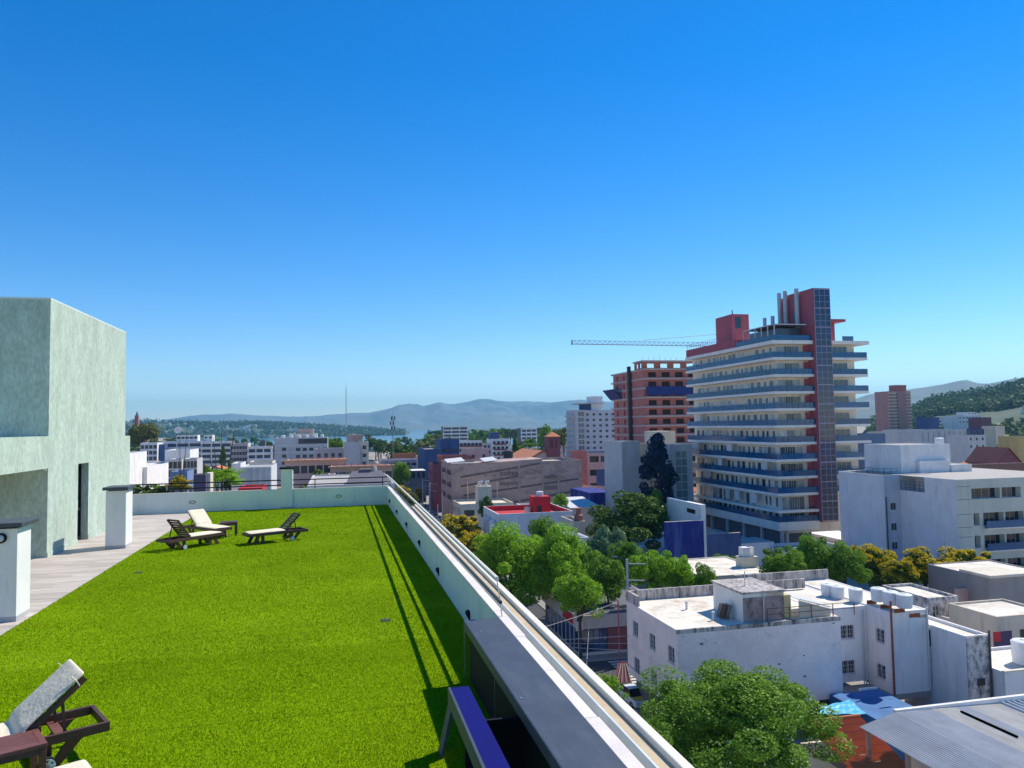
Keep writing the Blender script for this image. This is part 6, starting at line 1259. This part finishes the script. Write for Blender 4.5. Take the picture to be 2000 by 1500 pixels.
# red fan-patterned awning by the near house corner
p = PY(1214, 1312, 74.2); aw = thing('red_awning', 'maroon awning with pale frame at the street corner of the near house', 'awning', (p.x, 74.2, 0)); MB().prism([(p.x - 1.0, 73.6, p.z - .9), (p.x + .8, 73.6, p.z - .9), (p.x + .8, 74.8, p.z + .7), (p.x - .2, 74.8, p.z + .7)], (0, -.05, .06)).build('canopy', W_mar, aw)
for k in range(4): MB().bar((p.x - .8 + k*.5, 73.5, p.z - .8), (p.x + .1 + k*.2, 74.6, p.z + .6), .05, .06).build('rib', W_cream, aw)
for x in (p.x - .9, p.x + .7): MB().tube([(x, 73.7, 0), (x, 73.7, p.z - .85)], .04, 6).build('post', W_cream, aw)

# ------------------------------------------------------------------ cars
M_tyre = M_rub
def car(label, X, Y, rz, col):
    t = thing('parked_car', label, 'car', (X, Y, 0.012), 'cars along the avenue', local=True); pm = mat('paint_' + '_'.join('%02d' % int(c*99) for c in col), col, 0.25, 0.04, 1, spec=.6)
    prof = [(-2.1, .28), (-2.12, .62), (-1.9, .80), (-1.0, .90), (.9, .93), (1.75, .90), (2.05, .75), (2.1, .30)]
    bm = MB()
    def loft(pr, w0, w1=None, z=0): pass
    N = len(prof); ys = (-.84, -.80, .80, .84)
    bm.prism([(a, -.84, b) for a, b in prof], (0, 1.68, 0)); b_ = bm.build('body', pm, t, bevel=.06)
    cab = [(-1.15, .90), (-.45, 1.40), (.85, 1.42), (1.6, .92)]; cm = MB(); lo = [(a, -.74, z) for a, z in cab]; hi = [(a, .74, z) for a, z in cab]
    tl = [(-1.15, -.74, .9), (-.45, -.58, 1.4), (.85, -.58, 1.42), (1.6, -.74, .92)]; tr = [(a, -y, z) for a, y, z in tl]
    cm.poly(tl); cm.poly(tr[::-1])
    for k in range(3): cm.quad(tl[k], tr[k], tr[k+1], tl[k+1]) 
    cm.build('cabin_glass', G_dark, t); MB().box(-.42, .84, -.56, .56, 1.405, 1.445).build('car_roof', pm, t, bevel=.02)
    for x in (-1.3, 1.3):
        for s in (-1, 1): wh = MB().tube([(x, s*.70, .31), (x, s*.865, .31)], .31, 14).build('wheel', M_tyre, t); MB().tube([(x, s*.866, .31), (x, s*.875, .31)], .18, 10).build('rim', M_steel, wh)
    for s in (-1, 1): MB().box(-2.16, -2.08, s*.62 - .16, s*.62 + .16, .58, .72).build('headlight', M_frame, t); MB().box(2.07, 2.13, s*.66 - .12, s*.66 + .12, .62, .78).build('tail_light', W_red, t)
    t.location = (X, Y, .014); t.rotation_euler.z = rz; return t
for k, (px, X, lab, c_) in enumerate(((864, 27.6, 'white parked car nearest on the avenue beyond the parapet', (.75, .76, .78)), (857, 27.6, 'second white parked car along the avenue', (.72, .73, .75)), (851, 27.6, 'silver parked car behind the two white ones', (.4, .42, .45)), (846, 27.6, 'dark parked car fourth along the avenue', (.04, .05, .08)), (841, 27.6, 'pale blue parked car fifth along the avenue', (.3, .4, .55)), (837, 27.5, 'white parked car sixth along the avenue', (.7, .7, .7)), (833, 27.5, 'black parked car far along the avenue', (.02, .02, .03)), (829, 27.4, 'silver parked car farthest along the avenue', (.5, .5, .52)))):
    car(lab, X, PX(px, 1000, X).y, R(90), c_)
p = PZ(1236, 1372, 0); cy = car('white car with yellow stripe beside the near white house', p.x, p.y, R(96), (.7, .71, .72)); MB().box(-1.9, -1.1, -.82, .82, .905, .915).build('yellow_stripe', mat('yellow_paint', (.75, .45, .03), .4), cy)
# ================================================================== trees
M_bark = mat('bark', (0.075, 0.055, 0.04), 0.95, 0.3, 3, bump=.4, bscale=12)
EXT = {}
def crown_mesh(name, K, n, leaf, seed, shape='round', top_only=False):
    rg = np.random.default_rng(seed)
    d = rg.normal(size=(K, 3)); d /= np.linalg.norm(d, axis=1)[:, None]
    if shape == 'round':
        d[:, 2] = np.where(d[:, 2] < -0.45, -d[:, 2], d[:, 2]); c = d*rg.uniform(0.42, 0.98, K)[:, None]; r = rg.uniform(0.13, 0.34, K)*(.8 + .4*rg.random(K))
        c[:, :2] *= (1 + .18*np.sin(3*np.arctan2(c[:, 1], c[:, 0]) + seed))[:, None]
    elif shape == 'open':
        c = d*rg.uniform(0.35, 0.95, K)[:, None]; r = rg.uniform(0.14, 0.30, K); c[:, 2] = np.abs(c[:, 2])*1.0 - .35
    else:
        z = rg.uniform(-1, 1, K); w_ = np.clip(1.0 - np.abs(z + .25)**1.6*.75, .12, 1)*.62; a = rg.uniform(0, 6.28, K); c = np.stack([np.cos(a)*w_*rg.uniform(.5, 1, K), np.sin(a)*w_*rg.uniform(.5, 1, K), z], 1); r = rg.uniform(.16, .26, K)
    if top_only: keep = c[:, 2] > -.08; c, r = c[keep], r[keep]*1.04
    rad = np.stack([r, r, r*.8], 1)
    global RNG
    save = RNG; RNG = rg; V, F = leafquads(c, rad, n, leaf); RNG = save
    if top_only:
        q = V.reshape(-1, 4, 3); cz_ = np.repeat(c[:, 2], n); k = q[:, :, 2].mean(1) > cz_ + .03; q = q[k]; V = q.reshape(-1, 3); F = np.arange(len(V)).reshape(-1, 4)
    if not top_only: EXT[seed] = np.percentile(np.abs(V), 98.5, axis=0)
    e = EXT.get(seed, np.array([1., 1., 1.])); V = V/np.array([max(e[0], e[1])]*2 + [e[2]])
    return npmesh(name, V, F, L_mid)
L_bright = leafmat('bright_leaves', (0.096, 0.227, 0.017), (0.348, 0.608, 0.031), .42, (0.626, 0.835, 0.104)); L_green = leafmat('green_leaves', (0.059, 0.151, 0.016), (0.233, 0.416, 0.037), .38, (0.500, 0.667, 0.151)); L_dk = leafmat('dark_leaves', (0.027, 0.068, 0.015), (0.128, 0.210, 0.030), .25, (0.300, 0.375, 0.075))
L_grey = leafmat('grey_green_leaves', (0.080, 0.147, 0.080), (0.292, 0.427, 0.203), .25, (0.630, 0.742, 0.450)); L_fir = leafmat('blue_fir_needles', (0.007, 0.018, 0.054), (0.022, 0.050, 0.117), .1, (0.054, 0.108, 0.180)); L_yel = leafmat('yellow_blossom', (0.42, 0.33, 0.008), (0.72, 0.55, 0.015), .35, (.8, .66, .08)); L_olive = leafmat('olive_leaves', (0.065, 0.078, 0.023), (0.221, 0.234, 0.052), .25)
CA = [crown_mesh('crown', 105, 1300, .031, 3), crown_mesh('crown', 85, 520, .045, 4)]
CB = [crown_mesh('crown', 60, 300, .066, s) for s in (5, 6, 7)]; CO = [crown_mesh('crown', 85, 300, .075, s, 'open') for s in (8, 9)]; CF = crown_mesh('crown', 75, 150, .085, 10, 'fir')
CC = [crown_mesh('crown', 26, 44, .19, s) for s in (12, 13, 14)]; BY = [crown_mesh('blossom', 60, 330, .066, s, top_only=True) for s in (5, 6, 7)]
def trunk_mesh(seed, detail=True):
    rg = random.Random(seed); mb = MB(); mb.tube([(0, 0, -1), (rg.uniform(-.03, .03), 0, -.5), (0, 0, .1)], .07, 7, .04)
    for k in range(6 if detail else 3):
        a = k*1.05 + rg.random(); z = rg.uniform(-.55, -.2); e = Vector((math.cos(a)*.5, math.sin(a)*.5, rg.uniform(.1, .45))); mb.tube([(0, 0, z), e*.5 + Vector((0, 0, z*.4)), e], .03, 5, .008)
    m = mb.mesh('trunk'); m.materials.append(M_bark); return m
TR = [trunk_mesh(1), trunk_mesh(2), trunk_mesh(3, False)]
def tree(name, label, X, Y, zc, rx, rz_, cm, leafm, rot=0.0, yel=None, group=None, tr=0, z0=0.0):
    t = thing(name, label, 'tree', (X, Y, z0), group)
    o = inst('crown', cm, t, (X, Y, zc), rot, (rx, rx, rz_)); o.material_slots[0].link = 'OBJECT'; o.material_slots[0].material = leafm
    if yel is not None: b = inst('blossom', yel, t, (X, Y, zc + .02*rz_), rot, (rx*1.04, rx*1.04, rz_*1.04)); b.material_slots[0].link = 'OBJECT'; b.material_slots[0].material = L_yel
    s = zc - z0; k = inst('trunk', TR[tr], t, (X, Y, zc), rot, (rx, rx, s)); return t
def ptree(name, label, Y, x0, x1, top, bot, cm, lm, yel=None, rot=None, group=None, tr=0, fill=1.0):
    """tree at distance Y whose crown fills image columns x0..x1 and rows top..bot"""
    xm = (x0 + x1)/2; X = XY(xm, Y, (top+bot)/2); rx = abs(XY(x1, Y, 900) - XY(x0, Y, 900))/2; zt_, zb_ = ZY(xm, top, Y), ZY(xm, bot, Y); zb_ = max(zb_, .6)
    return tree(name, label, X, Y, (zt_+zb_)/2, rx*fill, (zt_-zb_)/2*1.0, cm, lm, rot if rot is not None else random.uniform(0, 6), yel, group, tr)
ptree('street_tree', 'large dense green tree in the foreground before the near white house', 47, 1282, 1592, 1322, 1545, CA[0], L_green, rot=.6)
ptree('street_tree', 'leafy branch tree at the bottom, left of the large foreground tree', 43.5, 1225, 1310, 1405, 1490, CB[0], L_green); 
ptree('street_tree', 'bright green spreading street tree, left of the pair above the parapet', 97, 908, 1088, 1038, 1225, CA[1], L_bright, rot=1.0); ptree('street_tree', 'bright green spreading street tree, right of the pair above the parapet', 93, 1012, 1172, 1040, 1215, CA[1], L_bright, rot=3.1); ptree('street_tree', 'low bright green crown hanging over the corner shop', 83, 1082, 1182, 1128, 1222, CB[1], L_bright)
ptree('street_tree', 'grey-green tree between the bright street trees and the round tree', 107, 1142, 1236, 1038, 1150, CO[0], L_grey); ptree('round_tree', 'big round dark green tree right of the white red-roofed house', 127, 1136, 1306, 968, 1098, CB[2], L_dk, rot=2.0); ptree('slim_tree', 'slim pale green tree in front of the white house wall', 112, 1028, 1096, 1020, 1100, CO[1], L_green)
for k, (a, b, tp_, lab) in enumerate(((1228, 1312, 1080, 'left bush tree of the green row behind the near house'), (1290, 1362, 1092, 'middle bush tree of the green row behind the near house'), (1335, 1402, 1106, 'right bush tree of the green row behind the near house'))): ptree('row_tree', lab, 84 - k*.8, a, b, tp_, tp_ + 95, CB[k], L_bright if k < 2 else L_green, group='row of trees behind the near house')
for k, (a, b, tp_, bt_, lab, y_) in enumerate(((1486, 1570, 1075, 1160, 'leftmost green tree of the clump below the white block', 82), (1545, 1632, 1052, 1165, 'second, tallest green tree of the clump below the white block', 85), (1605, 1690, 1064, 1165, 'third green tree of the clump next to the yellow one', 83))): ptree('clump_tree', lab, y_, a, b, tp_, bt_, CB[k], L_green, group='green trees below the white block')
for k, (a, b, tp_, bt_, lab, y_) in enumerate(((1668, 1748, 1074, 1165, 'yellow-blossomed tree, leftmost in front of the white block', 86), (1725, 1790, 1100, 1175, 'small yellow-blossomed tree between two larger ones', 82), (1762, 1852, 1079, 1170, 'round yellow-blossomed tree, middle, in front of the white block', 84), (1843, 1932, 1078, 1170, 'round yellow-blossomed tree, rightmost, beside the balconies', 87))): ptree('yellow_tree', lab, y_, a, b, tp_, bt_, CB[k % 3], L_dk, BY[k % 3], group='yellow flowering trees')
ptree('yellow_tree', 'yellow-blossomed tree over the avenue, farther of two', 152, 858, 942, 1010, 1075, CB[0], L_olive, BY[0], rot=1); ptree('yellow_tree', 'yellow-blossomed tree over the avenue, nearer of two', 128, 884, 962, 1045, 1125, CB[1], L_olive, BY[1], rot=2)
ptree('street_tree', 'dark green tree filling the gap behind the bright street pair', 101, 1085, 1160, 1062, 1190, CB[2], L_green)
ptree('street_tree', 'dense dark tree over the cross street left of the concrete pole', 88, 1150, 1226, 1092, 1195, CB[0], L_green); ptree('street_tree', 'green tree closing the row beside the round dark tree', 99, 1190, 1262, 1062, 1150, CB[1], L_green); ptree('street_tree', 'broad green tree between the yellow pair and the bright street pair', 118, 930, 1010, 1062, 1140, CB[2], L_green)
ptree('garden_tree', 'green tree half hiding the navy yard wall', 100, 1392, 1440, 1085, 1130, CB[0], L_green)
ptree('fir_tree', 'tall dark blue-green conifer beside the grey slab house', 156, 1254, 1314, 850, 985, CF, L_fir, tr=2); ptree('slim_tree', 'small light green tree at the foot of the conifer', 148, 1258, 1304, 962, 1025, CO[0], L_green)
ptree('avenue_tree', 'green tree beside the avenue beyond the parapet corner', 265, 762, 806, 908, 965, CB[1], L_green); ptree('avenue_tree', 'small green tree in front of the pale warehouse', 300, 764, 812, 903, 935, CC[0], L_green); ptree('yellow_tree', 'yellowish tree by the avenue just past the parapet corner', 226, 768, 806, 952, 990, CB[2], L_olive, BY[2]); ptree('yellow_tree', 'olive green tree by the avenue, nearest past the parapet corner', 205, 778, 820, 965, 1012, CB[0], L_olive); ptree('yellow_tree', 'smallest yellow tree along the avenue', 240, 806, 830, 956, 985, CB[1], L_olive, BY[1])
ptree('garden_tree', 'small dark garden tree on the cream building corner', 168, 934, 966, 972, 1020, CB[2], L_dk); ptree('garden_tree', 'light green garden tree right of the red stairhead', 160, 1078, 1112, 966, 1000, CB[1], L_bright); ptree('garden_tree', 'bushy little tree left of the car by the near house', 60, 1158, 1214, 1322, 1372, CB[0], L_bright)
ptree('park_tree', 'big olive tree at far left beside the green block', 470, 244, 312, 829, 885, CB[0], L_olive); ptree('hedge_tree', 'wide yellow-green tree behind the far parapet', 118, 384, 482, 917, 955, CB[1], L_bright); ptree('hedge_tree', 'olive-yellow tree left of the dark chimney stack', 100, 328, 380, 932, 970, CB[2], L_olive, BY[2]); ptree('fir_tree', 'small pointed cypress before the balcony blocks', 330, 429, 442, 872, 915, CF, L_dk, tr=2)
ptree('palm_like_tree', 'thin tall dark tree before the white gabled block', 330, 1000, 1012, 858, 895, CF, L_dk, tr=2); ptree('park_tree', 'dark rounded tree behind the church tower, left', 400, 1048, 1082, 832, 880, CC[1], L_green); ptree('park_tree', 'tall olive tree group right of the church tower', 420, 1085, 1118, 836, 885, CC[2], L_olive); ptree('park_tree', 'green trees between the gabled block and the church', 390, 1005, 1050, 858, 890, CC[0], L_green)
ptree('park_tree', 'green tree between the hotel and the slab tower', 330, 640, 674, 858, 895, CB[0], L_green)
rq3 = random.Random(8)
for k in range(48):
    Y = rq3.uniform(720, 1040); px = 835 + 290*(k + rq3.random())/48; X = XY(px, Y, 845); h = rq3.uniform(17.5, 22)
    tree('shore_tree', 'tall tree in the shore belt hiding the lake', X, Y, h*.62, h*rq3.uniform(.34, .5), h*.38, rq3.choice(CC), rq3.choice((L_mid, L_green, L_olive, L_mid)), rq3.uniform(0, 6), None, 'tall shore trees', 2)
rq2 = random.Random(33)
for lo, hi, ya, yb, tp0, tp1, n_, lab, gp in ((560, 1120, 460, 1000, 834, 850, 95, 'rounded green tree in the belt of parkland before the lake', 'park trees before the lake'), (245, 560, 480, 1000, 838, 856, 45, 'dark green tree among the lakefront blocks at left', 'trees among the left blocks'), (730, 860, 330, 460, 852, 872, 16, 'leafy tree in the park around the antenna mast', 'trees around the antenna mast'), (1705, 2030, 280, 620, 830, 850, 60, 'dark green garden tree at the foot of the right hillside', 'garden trees at right'), (1850, 2030, 150, 260, 872, 890, 9, 'green garden tree in the right-hand gardens', 'trees in the right gardens'), (270, 800, 150, 420, 895, 930, 36, 'small green street tree between the crowded left roofs', 'street trees between left roofs'), (900, 1300, 130, 380, 900, 990, 18, 'small green yard tree between the mid-town roofs', 'yard trees in mid town')):
    for k in range(n_):
        Y = rq2.uniform(ya, yb); px = rq2.uniform(lo, hi); tp_ = rq2.uniform(tp0, tp1); X = XY(px, Y, tp_); zt_ = ZY(px, tp_, Y)
        if zt_ > 17: zt_ = rq2.uniform(12, 18)
        if zt_ < 4: zt_ = rq2.uniform(5, 8)
        if 6 < X < 30 and Y < 640 or not free(X - 1.5, X + 1.5, Y - 1.5, Y + 1.5): continue
        r_ = rq2.uniform(.3, .5)*zt_; h = zt_*.36
        tree('park_tree', lab, X, Y, zt_ - h, r_, h, rq2.choice(CC), rq2.choice((L_mid, L_green, L_dk, L_mid, L_olive)), rq2.uniform(0, 6), None, gp, 2)
# ------------------------------------------------------------------ labels: say which one by the landmark it stands nearest to
LMK = [(265, 'the dark skyline tower'), (300, 'the blue-grey office block'), (345, 'the round roof sign'), (395, 'the lakefront balcony blocks'), (435, 'the cypress'), (468, 'the pinkish lakefront block'), (507, 'the white terraces'), (560, 'the hotel, left end'), (610, 'the hotel, right end'),
       (645, 'the plain pinkish block'), (676, 'the tall lake mast'), (700, 'the slab tower'), (735, 'the grey hipped roof'), (767, 'the antenna mast'), (800, 'the pale warehouse'), (835, 'the deep blue block'), (870, 'the upper blue block'), (890, 'the white slab hotel'), (925, 'the red-banded block'),
       (955, 'the brown rendered block'), (978, 'the white gabled block'), (1005, 'the thin dark tree'), (1033, 'the bluish slab hotel'), (1060, 'the church nave'), (1082, 'the church tower'), (1110, 'the building site'), (1160, 'the grey tower block'), (1230, 'the grey slab'), (1285, 'the conifer'),
       (1700, 'the tower balconies'), (1725, 'the blue-grey slab house'), (1757, 'the banded tower'), (1800, 'the beige blank house'), (1825, 'the dark roof tank house'), (1855, 'the warehouse wall'), (1890, 'the white stepped block'), (1927, 'the maroon block'), (1953, 'the pale tower house'), (1975, 'the maroon gabled house'), (1995, 'the right picture edge'), (2040, 'the ochre house'), (2120, 'the far end of the white block'), (2230, 'the far right hillside')]
def to_px(v):
    d = Vector(v) - EYE; k = d.dot(_f); return CX + d.dot(_cr)/k*FPX
grp = {}
for o in bpy.data.objects:
    if o.parent is None and o.get('group') and o.get('label'): grp.setdefault(o['label'], []).append(o)
RANK = ['nearest', 'second nearest', 'third nearest', 'fourth nearest', 'fifth nearest', 'sixth nearest', 'seventh nearest']
SHORT = {'rounded green tree in the belt of parkland before the lake': 'rounded parkland tree', 'dark green tree among the lakefront blocks at left': 'dark lakefront tree', 'leafy tree in the park around the antenna mast': 'leafy park tree', 'tall tree in the shore belt hiding the lake': 'tall shore tree', 'dark green garden tree at the foot of the right hillside': 'dark garden tree',
         'green garden tree in the right-hand gardens': 'green garden tree', 'small green street tree between the crowded left roofs': 'small street tree', 'small green yard tree between the mid-town roofs': 'small yard tree', 'small pale house dotted among the trees of the right hillside': 'pale hillside house', 'tiny pale house speck on the wooded hills across the lake': 'tiny pale house across the lake'}
for lab, objs in grp.items():
    if len(objs) < 2: continue
    cell = {}
    for o in objs:
        px = to_px(o.location); l = min(LMK, key=lambda q: abs(q[0] - px)); cell.setdefault((l[1], 'left of' if px < l[0] else 'right of'), []).append(o)
    base = SHORT.get(lab) or ' '.join(lab.split(' among ')[0].split())
    for (l, sd), os_ in cell.items():
        os_.sort(key=lambda o: o.location.y); l = l.replace(', left end', "'s left end").replace(', right end', "'s right end")
        for i, o in enumerate(os_):
            o['label'] = ('%s just %s %s' % (base, sd, l)) + ('' if len(os_) == 1 else ', %s' % (RANK[i] if i < 7 else 'farther off'))
# ================================================================== haze
XH = 17500
hz_ = MB().box(-XH, XH, -3000, XH, -40, 640).build('haze', None if False else mat('tmp', (1, 1, 1)), None)
hm = bpy.data.materials.new('haze_air'); hm.use_nodes = True; n = hm.node_tree.nodes
for x in list(n):
    if x.type != 'OUTPUT_MATERIAL': n.remove(x)
pv = n.new('ShaderNodeVolumePrincipled'); pv.inputs['Color'].default_value = (0.24, 0.66, 1.0, 1); pv.inputs['Density'].default_value = 7.8e-5; pv.inputs['Anisotropy'].default_value = 0.2
hm.node_tree.links.new(pv.outputs[0], n['Material Output'].inputs['Volume'])
hz_.data.materials.clear(); hz_.data.materials.append(hm); tag(hz_, 'thin blue haze filling the air over town, lake and mountains', 'haze', kind='stuff')
